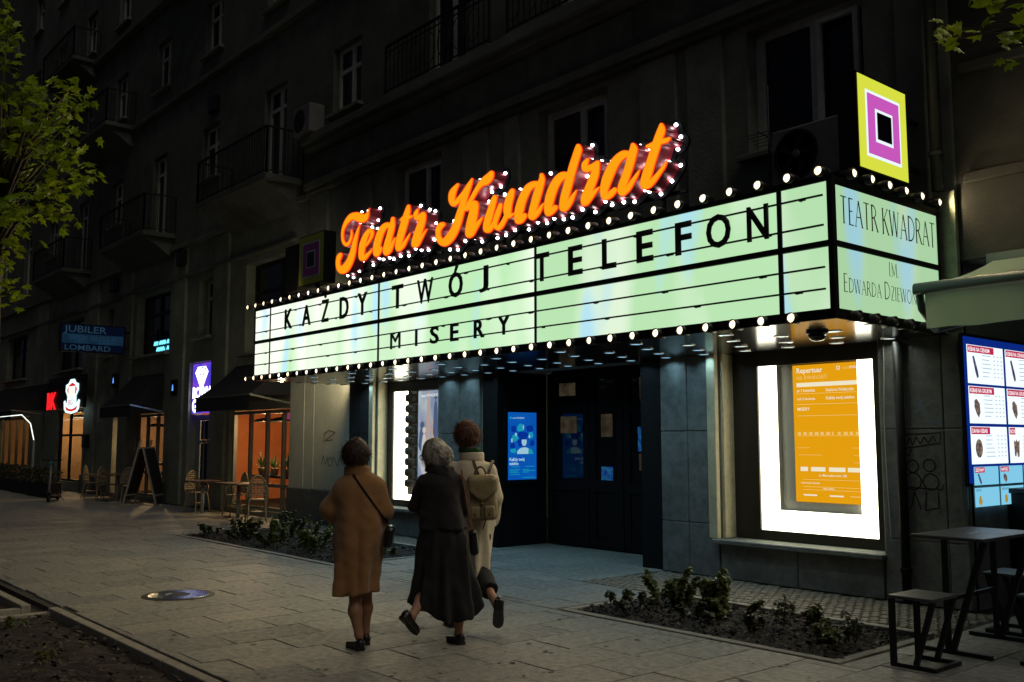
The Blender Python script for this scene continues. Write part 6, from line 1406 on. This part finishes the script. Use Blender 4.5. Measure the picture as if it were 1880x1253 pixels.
# ---------------------------------------------------------------- woman in black with grey hair
baseB = (-6.22, 4.78, 0); LB = person_frame(baseB)
pB = thing('person', 'grey haired woman with glasses in a dark jacket and long black skirt', 'person', baseB, RZP)
hB = LB(797, 832, .05); fB, f_, s_, u_ = head_sdf(hB, (-.92, .55, -.42))
sl, sr = LB(778, 884), LB(840, 884); el, er = LB(761, 928, .03), LB(851, 935, .05); wl, wr = LB(775, 938, .27), LB(838, 945, .28)
kn1, an1 = LB(842, 1085, 0), LB(842, 1163, -.03); kn2, an2 = LB(790, 1075, .02), LB(757, 1130, -.30); calf1 = LB(843, 1122, -.02)
hn_l, hn_r = hand(None, wl, (.4, .8, .1), (0, 0, 1)), hand(None, wr, (-.4, .8, .1), (0, 0, 1))
CXB = LB(812, 920)[0]
def bodyB(P):
    d = fB(P); d = smin(d, sd_cap(P, hB + (.02, -.03, -.05), LB(812, 878), .05, .062), .03)
    d = smin(d, sd_loft(P, [(.86, CXB, 0, .13, .10), (1.05, CXB, 0, .13, .10), (1.25, CXB, 0, .13, .095), (1.35, CXB, 0, .07, .06)]), .04)
    for a, b_, ra, rb in ((sl, el, .045, .036), (el, wl, .036, .026), (sr, er, .045, .036), (er, wr, .036, .026)): d = smin(d, sd_cap(P, a, b_, ra, rb), .02)
    d = smin(d, sd_cap(P, LB(832, 985), kn1, .085, .052), .03); d = smin(d, sd_cap(P, kn1, calf1, .048, .05), .02); d = smin(d, sd_cap(P, calf1, an1, .05, .031), .03); d = smin(d, sd_cap(P, an1, an1 + (-.02, .06, -.045), .032, .028), .02)
    d = smin(d, sd_cap(P, LB(800, 985), kn2, .085, .052), .03); d = smin(d, sd_cap(P, kn2, (kn2 + an2) / 2, .05, .05), .02); d = smin(d, sd_cap(P, (kn2 + an2) / 2, an2, .05, .031), .03); d = smin(d, sd_cap(P, an2, an2 + (.0, .005, -.06), .030, .024), .02)
    return np.minimum(np.minimum(d, hn_l(P)), hn_r(P))
bo = surface('body', bodyB, (-.5, -.5, 0), (.45, .5, 1.72), .013, M_skin, pB)
rowsB = rows_px(LB, [(974, 764, 864), (960, 767, 858), (930, 771, 848), (905, 769, 848), (888, 768, 849), (876, 775, 845), (866, 784, 838), (856, 792, 828)], [(0, .165), (0, .16), (0, .15), (0, .145), (0, .135), (0, .115), (0, .095), (.0, .08)])
def jacketB(P):
    d = sd_loft(P, rowsB)
    for a, b_, ra, rb in ((sl, el, .062, .060), (el, wl, .060, .05), (sr, er, .062, .058), (er, wr, .058, .05)): d = smin(d, sd_cap(P, a, b_, ra, rb), .014)
    d = d - .009 * noise3(P, 15, 4) - .004 * noise3(P, 34, 1) - folds(P, CXB, 0, 4, .010, 1.25, .88, .3)
    d = np.maximum(d, .895 + .006 * np.sin(P[..., 0] * 30) - .05 * (P[..., 0] > .0) * P[..., 0] - P[..., 2]); return d
M_jack = mat('charcoal_jacket', (.014, .011, .0125), .95, var=.3, scale=40, bump=.4, bscale=200, sheen=.06, objco=True)
surface('jacket', jacketB, (-.5, -.35, .8), (.5, .5, 1.5), .0125, M_jack, pB)
rowsS = rows_px(LB, [(1140, 749, 884), (1110, 751, 882), (1070, 757, 874), (1020, 764, 866), (985, 769, 858), (955, 776, 850), (945, 780, 846)], [(0.0, .26), (0, .25), (0, .22), (0, .185), (0, .16), (0, .14), (0, .12)])
def skirtB(P):
    d = sd_loft(P, rowsS) - folds(P, CXB, 0, 9, .03, .97, .25, .4) - .006 * noise3(P, 20, 8)
    xl_ = np.interp(P[..., 0], [LB(744, 1100)[0], LB(775, 1100)[0], LB(826, 1100)[0], LB(868, 1100)[0], LB(890, 1100)[0]], [LB(800, 1106)[2], LB(800, 1112)[2], LB(800, 1136)[2], LB(800, 1132)[2], LB(800, 1114)[2]])
    return np.maximum(d, xl_ + .008 * np.sin(P[..., 0] * 40) - P[..., 2])
surface('skirt', skirtB, (-.5, -.36, .1), (.5, .36, 1.1), .0125, mat('black_skirt', (.0045, .0045, .006), .85, var=.3, scale=20, bump=.3, bscale=160, sheen=.04, objco=True), pB)
def scarfB(P):
    q = P - LB(808, 862, .01); k = np.sqrt((q[..., 0] / .095) ** 2 + (q[..., 1] / .088) ** 2); return np.maximum(np.abs(k - 1) * .085 - .02, np.abs(q[..., 2] + .15 * q[..., 0]) - .038) - .008 * noise3(P, 50, 3)
surface('collar', scarfB, LB(808, 862) - .17, LB(808, 862) + .17, .008, mat('dark_fleece', (.025, .022, .024), .95, bump=.6, bscale=120, objco=True), pB)
M_hairB = hairmat('grey_hair', (.46, .42, .35), (.07, .06, .05))
def hairB(P):
    q = P - hB; fr = q @ f_; up_ = q @ u_; d = sd_ell(P, hB - f_ * .016 + u_ * .024, (.096, .104, .100)); d = smin(d, sd_ell(P, hB - f_ * .065 - u_ * .035 + np.array([0.01, -.01, 0]), (.085, .075, .072)), .05); d = smin(d, sd_ell(P, hB + np.array([.085, -.03, -.055]), (.055, .06, .05)), .05)
    d = d - .008 * noise3(P, 30, 7) - .004 * noise3(P, 85, 2); return np.maximum(d, fr - .045 - .55 * np.maximum(0, up_ - .0))
ho = surface('hair', hairB, hB - .2, hB + .2, .006, M_hairB, pB)
strands('hair_strands', None, hB - f_ * .016 + u_ * .016, f_, s_, u_, .1, 3400, .11, M_hairB, ho, 2, droop=.9, mess=.45, lift=.14, cut=lambda a, b_, c: b_ < .2 + .7 * max(c, 0) and c > -.7)
eyes(pB, hB, f_, s_, u_); spectacles(pB, hB, f_, s_, u_)
shoe(pB, LB(849, 1186, -.08) * (1, 1, 0) + (0, 0, .014), LB(822, 1184, .05) * (1, 1, 0) + (0, .05, .004))
shoe(pB, an2 + (-.075, -.065, .0), an2 + (.03, .03, -.155), up=(.55, .6, .5))
bgB = thing('shoulder_bag', 'dark bag on a thin tan strap at the side of the woman in black', 'bag', baseB, RZP)
pts = []
for x, y in ((846, 864), (850, 885), (854, 905), (858, 930), (863, 952), (867, 975)):
    q = LB(x, y, -.12); pts.append((q[0], min(drape(jacketB, q[0], q[2], .006), -.05), q[2]))
ribbon('strap', pts, .014, mat('tan_leather', (.30, .13, .05), .5), bgB)
bc = LB(870, 996, -.10); surface('pouch', lambda P: sd_box(P, bc, (.035, .06, .10), .03, ry=-.1), bc - .16, bc + .16, .008, M_shoe, bgB)

# ---------------------------------------------------------------- woman in the cream coat with a backpack
baseC = (-6.72, 5.22, 0); LC = person_frame(baseC)
pC = thing('person', 'tall woman with short auburn hair in a cream coat and dark trousers', 'person', baseC, RZP)
hC = LC(855, 800, .02); fC, f_, s_, u_ = head_sdf(hC, (-.62, .85, -.05), r=1.06)
sl, sr = LC(832, 864), LC(897, 866); el, er = LC(818, 915, .02), LC(907, 915, .0); wl, wr = LC(828, 950, .2), LC(903, 958, .12)
kn1, an1 = LC(838, 1060, .12), LC(831, 1130, .06); kn2, an2 = LC(882, 1050, .0), LC(904, 1096, -.32)
hn_l, hn_r = hand(None, wl, (.4, .8, -.1), (0, 0, 1)), hand(None, wr, (-.3, .7, -.4), (0, 0, 1))
CXC = LC(867, 920)[0]
def bodyC(P):
    d = fC(P); d = smin(d, sd_cap(P, hC + (.01, -.03, -.06), LC(866, 858), .055, .066), .03)
    d = smin(d, sd_loft(P, [(.92, CXC, 0, .13, .10), (1.1, CXC, 0, .13, .10), (1.4, CXC, 0, .13, .095), (1.48, CXC, 0, .07, .06)]), .04)
    for a, b_, ra, rb in ((sl, el, .048, .038), (el, wl, .038, .028), (sr, er, .048, .038), (er, wr, .038, .028)): d = smin(d, sd_cap(P, a, b_, ra, rb), .02)
    for hp_, k_, an in ((LC(852, 985), kn1, an1), (LC(880, 985), kn2, an2)): d = smin(d, sd_cap(P, hp_, k_, .09, .055), .03); d = smin(d, sd_cap(P, k_, an, .052, .034), .02)
    d = smin(d, sd_cap(P, an1, an1 + (-.02, .05, -.05), .034, .03), .02); d = smin(d, sd_cap(P, an2, an2 + (.03, -.03, -.07), .034, .03), .02)
    return np.minimum(np.minimum(d, hn_l(P)), hn_r(P))
surface('body', bodyC, (-.5, -.5, 0), (.5, .5, 1.92), .013, M_skin, pC)
def trous(P):
    d = np.full(P.shape[:-1], 9.0)
    for hp_, k_, an in ((LC(852, 985), kn1, an1), (LC(880, 985), kn2, an2)): d = np.minimum(d, np.maximum(smin(sd_cap(P, hp_, k_, .105, .085), sd_cap(P, k_, an, .085, .08), .03), -(P - (an + (k_ - an) * .22)) @ ((k_ - an) / np.linalg.norm(k_ - an))))
    return d - .006 * noise3(P, 16, 3)
surface('trousers', trous, (-.5, -.55, .05), (.5, .5, 1.05), .011, mat('black_trousers', (.010, .010, .012), .9, var=.3, scale=30, bump=.3, bscale=160, objco=True), pC)
rowsC = rows_px(LC, [(1060, 832, 898), (1020, 830, 900), (985, 828, 903), (955, 826, 908), (920, 824, 911), (890, 824, 910), (868, 826, 906), (852, 836, 895), (842, 848, 884), (830, 850, 881)], [(0, .15), (0, .15), (0, .16), (0, .16), (0, .155), (0, .15), (0, .135), (0, .11), (.0, .085), (.0, .08)])
def coatC(P):
    d = sd_loft(P, rowsC)
    for a, b_, ra, rb in ((sl, el, .078, .072), (el, wl, .072, .058), (sr, er, .078, .072), (er, wr, .072, .058)): d = smin(d, sd_cap(P, a, b_, ra, rb), .03)
    d = d - folds(P, CXC, 0, 5, .018, 1.2, .4, 2.0) - .009 * noise3(P * np.array([1, 1, .6], np.float32), 15, 6)
    v_ = np.maximum(np.abs(P[..., 0] - CXC + .05 * (P[..., 2] - .9)) - .012, P[..., 2] - .75); d = np.maximum(d, -np.where(P[..., 1] < 0, v_, 1))
    return np.maximum(d, .41 + .02 * np.sin(P[..., 0] * 14) - P[..., 2])
M_coatC = mat('cream_gabardine', (.64, .56, .42), .85, var=.1, scale=10, bump=.2, bscale=180, sheen=.1, objco=True)
surface('coat', coatC, (-.5, -.35, .3), (.5, .5, 1.66), .0125, M_coatC, pC)
def collC(P):
    q = P - LC(866, 838, .0); k = np.sqrt((q[..., 0] / .098) ** 2 + (q[..., 1] / .09) ** 2); return np.maximum(np.abs(k - 1) * .09 - .011, np.maximum(q[..., 2] - .035, -.05 - q[..., 2] + .2 * (k - 1)))
surface('collar', collC, LC(866, 838) - .17, LC(866, 838) + .17, .008, M_coatC, pC)
def scC(P):
    q = P - LC(862, 826, .0); k = np.sqrt((q[..., 0] / .082) ** 2 + (q[..., 1] / .078) ** 2); return np.maximum(np.abs(k - 1) * .08 - .018, np.abs(q[..., 2]) - .02) - .005 * noise3(P, 50, 3)
surface('scarf', scC, LC(862, 826) - .15, LC(862, 826) + .15, .008, mat('green_scarf', (.010, .055, .018), .9, bump=.4, bscale=100, objco=True), pC)
M_hairC = hairmat('auburn_hair', (.13, .042, .020), (.03, .012, .008))
def hairC(P):
    q = P - hC; fr = q @ f_; up_ = q @ u_; d = sd_ell(P, hC - f_ * .014 + u_ * .026, (.104, .108, .108)); d = smin(d, sd_ell(P, hC - f_ * .06 - u_ * .04, (.078, .06, .06)), .04)
    d = d - .010 * noise3(P, 34, 9) - .004 * noise3(P, 90, 4); return np.maximum(d, fr - .06 - .5 * np.maximum(0, up_ - .01))
ho = surface('hair', hairC, hC - .19, hC + .19, .006, M_hairC, pC)
strands('hair_strands', None, hC - f_ * .014 + u_ * .02, f_, s_, u_, .104, 3200, .08, M_hairC, ho, 3, droop=.45, mess=.65, lift=.3, cut=lambda a, b_, c: b_ < .3 + .6 * max(c, 0) and c > -.7)
eyes(pC, hC, f_, s_, u_, 1.06); spectacles(pC, hC, f_, s_, u_, 1.06)
shoe(pC, LC(833, 1152, .0) * (1, 1, 0) + (0, -.03, .014), LC(820, 1150, .15) * (1, 1, 0) + (0, .05, .006), w=.044)
shoe(pC, an2 + (.055, -.085, -.01), an2 + (.045, -.03, -.255), up=(.1, .95, .1), w=.045)
# backpack
bk = thing('backpack', 'olive beige leather backpack with a flap on the cream coat', 'backpack', baseC, RZP)
M_bp = mat('olive_leather', (.30, .24, .12), .42, var=.25, scale=18, bump=.2, bscale=120, objco=True); M_bps = mat('olive_leather_dark', (.12, .09, .045), .45, objco=True)
qc = LC(886, 916, -.2); yb = drape(coatC, qc[0], qc[2], .0)
bc = np.array([qc[0], yb - .055, qc[2]]); RT = -.05
surface('main_bag', lambda P: sd_box(P, bc, (.125, .065, .185), .045, ry=RT) - .006 * noise3(P, 18, 2), bc - .26, bc + .26, .009, M_bp, bk)
surface('front_pocket', lambda P: smin(sd_box(P, bc + (-.058, -.062, -.115), (.048, .032, .055), .02, ry=RT), sd_box(P, bc + (.062, -.062, -.11), (.048, .032, .055), .02, ry=RT), .006), bc - .26, bc + .26, .008, M_bp, bk)
def flap(P):
    q = P - (bc + (0, -.03, .07)); edge = np.interp(np.abs(q[..., 0]), [0, .05, .115], [-.10, -.06, .0]); d = sd_box(P, bc + (0, -.012, .085), (.13, .078, .112), .05, ry=RT); sh = np.maximum(d - .008, -(d + .004)); return np.maximum(np.maximum(sh, edge - q[..., 2]), q[..., 1] - .06)
surface('flap', flap, bc - .28, bc + .28, .0075, M_bp, bk)
MB().tube([tuple(bc + (.05 * cos(t) - .02, .02, .185 + .085 * sin(t))) for t in [i * pi / 10 for i in range(11)]], .009, 8).build('handle', M_bps, bk, smooth=True)
for sgn in (-1, 1):
    pts = []
    for k in range(7):
        t = k / 6; x = bc[0] + sgn * (.03 + .055 * t); z = bc[2] + .17 + .15 * t; pts.append((x, drape(coatC, x, z, .006, y1=.3), z))
    ribbon('shoulder_strap', pts, .026, M_bps, bk, .006)
MB().bar(tuple(bc + (0, -.088, -.02)), tuple(bc + (.004, -.098, -.16)), .026, .006, up=(0, -1, 0)).build('closing_strap', M_bps, bk)
MB().tube([tuple(bc + (.03, -.05, -.17)), tuple(bc + (.02, -.06, -.21)), tuple(bc + (.005, -.06, -.25))], .006, 6).build('loose_strap', M_bps, bk)
for dx, dz in ((-.055, -.12), (.068, -.115), (.0, -.03)): MB().lathe([(.0, -.012), (.009, -.01), (.011, -.002), (.011, .004)], c=tuple(bc + (dx, -.097, dz)), n=10, axis='y').build('stud', mat('brass_stud', (.75, .6, .35), .25, metal=1), bk)
# ================================================================== trees, shrubs, litter
M_bark = mat('bark', (.09, .07, .05), .9, var=.4, scale=12, bump=.8, bscale=30, aniso=(1, 1, .25))
M_maple = leafmat('maple_leaf', (.13, .22, .008), (.34, .43, .014), .5)
def leaf_into(mb, p, n_, a, s_, kind='maple'):
    n_ = Vector(n_).normalized(); t = Vector((0, 0, 1)) if abs(n_.z) < .9 else Vector((1, 0, 0)); x = n_.cross(t).normalized(); y = n_.cross(x); x, y = x * cos(a) + y * sin(a), y * cos(a) - x * sin(a); p = Vector(p)
    if kind == 'maple':
        o = [(0, -.1), (.22, -.06), (.48, .02), (.30, .22), (.50, .50), (.20, .48), (0, .95), (-.20, .48), (-.50, .50), (-.30, .22), (-.48, .02), (-.22, -.06)]
        c = p + y * (.25 * s_); vs_ = [c + n_ * (.05 * s_)] + [p + x * (u * s_) + y * (v * s_) - n_ * (.22 * s_ * (u * u + (v - .25) ** 2)) for u, v in o]
        mb.add([v[:] for v in vs_], [(0, 1 + i, 1 + (i + 1) % 12) for i in range(12)])
    else:
        w = .24 if kind == 'narrow' else .34
        vs_ = [p, p + x * (w * s_) + y * (.42 * s_) + n_ * (.05 * s_), p + y * s_ - n_ * (.16 * s_), p - x * (w * s_) + y * (.42 * s_) + n_ * (.05 * s_), p + y * (.5 * s_) - n_ * (.03 * s_)]
        mb.add([v[:] for v in vs_], [(0, 1, 4), (1, 2, 4), (2, 3, 4), (3, 0, 4)])
def maple(label, base, h, r0, targets, seed, leaf=.115, per=46, spread=.26, extra=()):
    """trunk, limbs reaching towards the leaf clumps, crown of single leaves in drooping clumps"""
    t = thing('maple_tree', label, 'tree', base); r = random.Random(seed); B = Vector(base)
    tr = MB(); tr.tube([(0, 0, -.05), (.02, .01, h * .3), (-.02, .03, h * .62), (.03, 0, h), (.05, .05, h * 1.5)], [r0 * 1.25, r0, r0 * .85, r0 * .7, r0 * .3], 12).build('trunk', M_bark, t, smooth=True)
    cr = MB(); nb = 0
    for ti in targets:
        c = Vector(ti) - B; st = Vector((0, 0, min(c.z - .25, h * 1.35) if c.z < h * 1.4 else h * 1.3)); mid = st.lerp(c, .5) + Vector((r.uniform(-.12, .12), r.uniform(-.12, .12), .14))
        MB().tube([st, mid, c], [.026, .016, .006], 6).build('branch', M_bark, t, smooth=True)
        for k in range(per):
            d = Vector((r.gauss(0, 1), r.gauss(0, 1), r.gauss(0, .8))) * spread * .62; q = c + d
            n_ = Vector((d.x * .8 + r.uniform(-.6, .6), d.y * .8 + r.uniform(-.6, .6), .55 + r.uniform(-.3, .5)))
            leaf_into(cr, q, n_, r.uniform(0, 6.28), leaf * r.uniform(.65, 1.2))
    cr.build('crown', M_maple, t, raw=True); return t
def pxp(x, y, d): v = _ray(x, y); return tuple(CAM + v / np.linalg.norm(v) * d)
rr = random.Random(11); tg = []
for (x, y) in ((8, 110), (6, 170), (14, 60), (20, 215), (45, 170), (5, 250), (50, 230), (75, 205), (30, 270), (65, 270), (95, 245), (130, 165), (140, 195), (115, 190), (120, 235), (95, 285), (20, 320), (60, 315), (110, 290), (125, 270), (150, 310), (140, 335), (75, 345), (35, 360), (105, 345), (10, 390), (50, 395), (95, 372), (120, 398), (15, 430), (30, 455), (8, 485), (18, 540), (60, 180), (-30, 150), (-40, 230), (-35, 330), (-60, 420), (-30, 40), (-90, 120), (-110, 260), (-100, 360), (-150, 200), (-160, 60), (-60, -20), (-10, 10)):
    tg.append(pxp(x, y, 10.8 + rr.uniform(-.55, .55)))
maple('leafy young maple reaching in from the left edge of the frame', (-10.82, 2.24, 0), 3.0, .105, tg, 21, leaf=.105, per=20, spread=.145)
tg = [pxp(x, y, 6.6 + rr.uniform(-.3, .3)) for (x, y) in ((1728, 76), (1748, 68), (1740, 58), (1862, 62), (1850, 84), (1874, 50), (1820, 28), (1876, 5), (1798, 2), (1910, 40), (1930, 90), (1960, 10), (1985, 120), (2040, 60), (2100, -20), (2060, 160), (1905, -60), (1990, -90))]
maple('second maple whose twigs hang into the top right corner', (-.9, 6.7, 0), 3.4, .10, tg, 22, leaf=.095, per=5, spread=.085)

M_shrub = [leafmat('shrub_leaf', (.06, .075, .014), (.15, .16, .03), .3, .42, 9), leafmat('shrub_leaf_dark', (.032, .038, .014), (.07, .075, .025), .2, .4, 9), leafmat('shrub_leaf_red', (.06, .03, .02), (.10, .06, .03), .2, .45, 9)]
M_twig = mat('twig', (.06, .045, .03), .9)
def shrub(label, x, y, h, w, seed, m, n_=220, leaf=.05, kind='oval', group=None):
    t = thing('shrub', label, 'shrub', (x, y, .0), 0, group); r = random.Random(seed); fo = MB(); tw = MB()
    ns = max(4, int(w * 22))
    for k in range(ns):
        a, q = r.uniform(0, 6.28), math.sqrt(r.random()) * w; hh = h * r.uniform(.55, 1.05) * (1 - .35 * (q / w) ** 2); p0 = Vector((q * .45 * cos(a), q * .45 * sin(a), 0)); p1 = Vector((q * cos(a), q * sin(a), hh)); pm = p0.lerp(p1, .5) + Vector((r.uniform(-.03, .03), r.uniform(-.03, .03), .02))
        tw.tube([p0, pm, p1], [.006, .004, .002], 4)
        for j in range(int(n_ / ns)):
            u = r.uniform(.15, 1.02); p = (p0.lerp(pm, u * 2) if u < .5 else pm.lerp(p1, u * 2 - 1)); d = Vector((r.uniform(-1, 1), r.uniform(-1, 1), r.uniform(.0, 1.1)))
            leaf_into(fo, p + d * .012, Vector((d.y, -d.x, .7 + r.random())), r.uniform(0, 6.28), leaf * r.uniform(.6, 1.3), kind)
    tw.build('stems', M_twig, t, raw=True); fo.build('foliage', m, t, raw=True); return t
gR, gL = 'shrubs in the bed before the yellow poster', 'shrubs in the bed behind the brown coat'
R_ = [('leggy shrub at the left tip of the near flower bed', -6.45, 7.45, .42, .16, 0, 160), ('bushy shrub left of centre in the near flower bed', -6.15, 7.25, .46, .26, 0, 420), ('tallest bushy shrub in the near flower bed', -5.75, 7.35, .50, .28, 0, 560), ('rounded shrub beside the tallest bush in the near bed', -5.45, 7.25, .44, .26, 0, 480), ('low shrub at the front edge of the near bed', -6.3, 6.85, .24, .24, 1, 260), ('sparse dark shrub in the middle of the near bed', -5.55, 6.95, .24, .22, 1, 220), ('thin upright shrub in the near bed', -4.98, 7.32, .36, .07, 1, 90), ('reddish small shrub in the near bed', -4.78, 7.4, .24, .09, 2, 70), ('spiky pale shrub towards the right of the near bed', -4.55, 7.25, .28, .13, 0, 110), ('thin upright shrub at the right end of the near bed', -4.22, 7.15, .34, .07, 1, 80), ('low pale leaved shrub in front of the upright one', -4.3, 6.95, .2, .14, 0, 110), ('small low shrub near the front kerb of the near bed', -5.0, 6.85, .16, .16, 1, 120)]
for i, (lab, x, y, h, w, mi, n_) in enumerate(R_): shrub(lab, x, y, h * .86, w * 1.2, 40 + i, M_shrub[mi], int(n_ * 2.4), .058 if mi == 0 else .05, 'narrow' if i in (6, 8, 9) else 'oval', gR)
L_ = [('small shrub at the far left tip of the long bed', -16.0, 6.85, .22, .26, 1), ('low dark shrub near the left tip of the long bed', -15.5, 7.2, .34, .3, 1), ('dark shrub left of centre in the long bed', -14.9, 7.0, .38, .34, 1), ('broad dark shrub in the middle of the long bed', -14.3, 7.35, .48, .38, 1), ('green shrub in the middle front of the long bed', -13.75, 6.95, .42, .34, 0), ('bright green shrub right of centre in the long bed', -13.2, 7.15, .5, .36, 0), ('leafy shrub just left of the brown coat', -12.6, 6.95, .44, .36, 0), ('tall shrub behind the brown coat', -12.4, 7.5, .48, .34, 0), ('shrub at the back of the long bed by the chairs', -15.0, 7.85, .4, .32, 1), ('shrub at the back right of the long bed', -13.4, 7.95, .42, .34, 1), ('low shrub at the right tip of the long bed', -11.7, 6.95, .22, .24, 1), ('low shrub between brown coat and black skirt', -11.65, 7.6, .2, .22, 0)]
for i, (lab, x, y, h, w, mi) in enumerate(L_): shrub(lab, x, y, h, w, 70 + i, M_shrub[mi], 720 if h > .3 else 240, .062, 'oval', gL)
for i, (lab, x, y) in enumerate((('small weed growing in the dark corner bed', -8.2, 1.75), ('second weed in the dark corner bed', -7.6, 2.05), ('tuft of weed near the stone kerb corner', -9.2, 2.2))): shrub(lab, x, y, .12, .10, 95 + i, M_shrub[0], 60, .05, 'narrow')
# fallen leaves and bark chips
M_litter = mat('leaf_litter_brown', (.06, .042, .026), .8, var=.7, scale=30, col2=(.016, .012, .009)); M_litter2 = mat('leaf_litter_pale', (.14, .115, .08), .75, var=.5, scale=30)
def litter(name, label, zone, n_, seed, m, sc=.055, zlo=-.004):
    r = random.Random(seed); mb = MB()
    for k in range(n_):
        x, y = r.uniform(zone[0], zone[1]), r.uniform(zone[2], zone[3]); e = min(x - zone[0], zone[1] - x, y - zone[2], zone[3] - y); z = zlo + min(.04, e * .12)
        leaf_into(mb, (x, y, z + r.uniform(0, .014)), (r.uniform(-.7, .7), r.uniform(-.7, .7), 1), r.uniform(0, 6.28), sc * r.uniform(.5, 1.3), r.choice(('oval', 'narrow')))
    return tag(mb.build(name, m, None, raw=True), label, 'leaves', kind='stuff')
litter('leaf_litter', 'brown leaf litter over the near flower bed', BED_R, 1700, 1, M_litter); litter('leaf_litter', 'pale chips scattered over the near flower bed', BED_R, 320, 2, M_litter2, .045)
litter('leaf_litter', 'brown leaf litter over the long shrub bed', BED_L, 2200, 3, M_litter); litter('leaf_litter', 'brown leaf litter over the dark corner bed', (-9.75, -4.0, -.5, 2.64), 2600, 4, M_litter, .06); litter('leaf_litter', 'pale chips in the dark corner bed', (-9.75, -4.0, -.5, 2.64), 160, 5, M_litter2, .035)
r = random.Random(77); mb = MB()
for k in range(46): x, y = r.uniform(-12, -3.6), r.uniform(2.95, 6.3); leaf_into(mb, (x, y, .004), (r.uniform(-.2, .2), r.uniform(-.2, .2), 1), r.uniform(0, 6.28), r.uniform(.02, .05), 'narrow')
tag(mb.build('fallen_leaves', M_litter, None, raw=True), 'few small dry leaves lying on the slabs', 'leaves', kind='stuff')
# dark hedge in planters before the far shops
for i, (x0, x1) in enumerate(((-31.2, -29.1), (-33.6, -31.5), (-36.0, -33.9), (-38.4, -36.3))):
    y = 7.85 + .1 * i; t = thing('hedge_planter', ('dark planter with clipped hedge nearest the scooter', 'second dark hedge planter along the far shops', 'third dark hedge planter along the far shops', 'farthest dark hedge planter at the left edge')[i], 'planter', ((x0 + x1) / 2, y, 0), 0, 'hedge planters before the far shops')
    w = (x1 - x0) / 2; MB().bbox(-w, w, -.2, .2, 0, .42, .015).build('box', M_black, t); fo = MB(); r = random.Random(200 + i)
    for k in range(700): leaf_into(fo, (r.uniform(-w, w), r.uniform(-.22, .22), r.uniform(.4, .82)), (r.uniform(-1, 1), r.uniform(-1, .3), r.uniform(0, 1)), r.uniform(0, 6.28), r.uniform(.05, .1), 'oval')
    fo.build('foliage', M_shrub[1], t, raw=True)
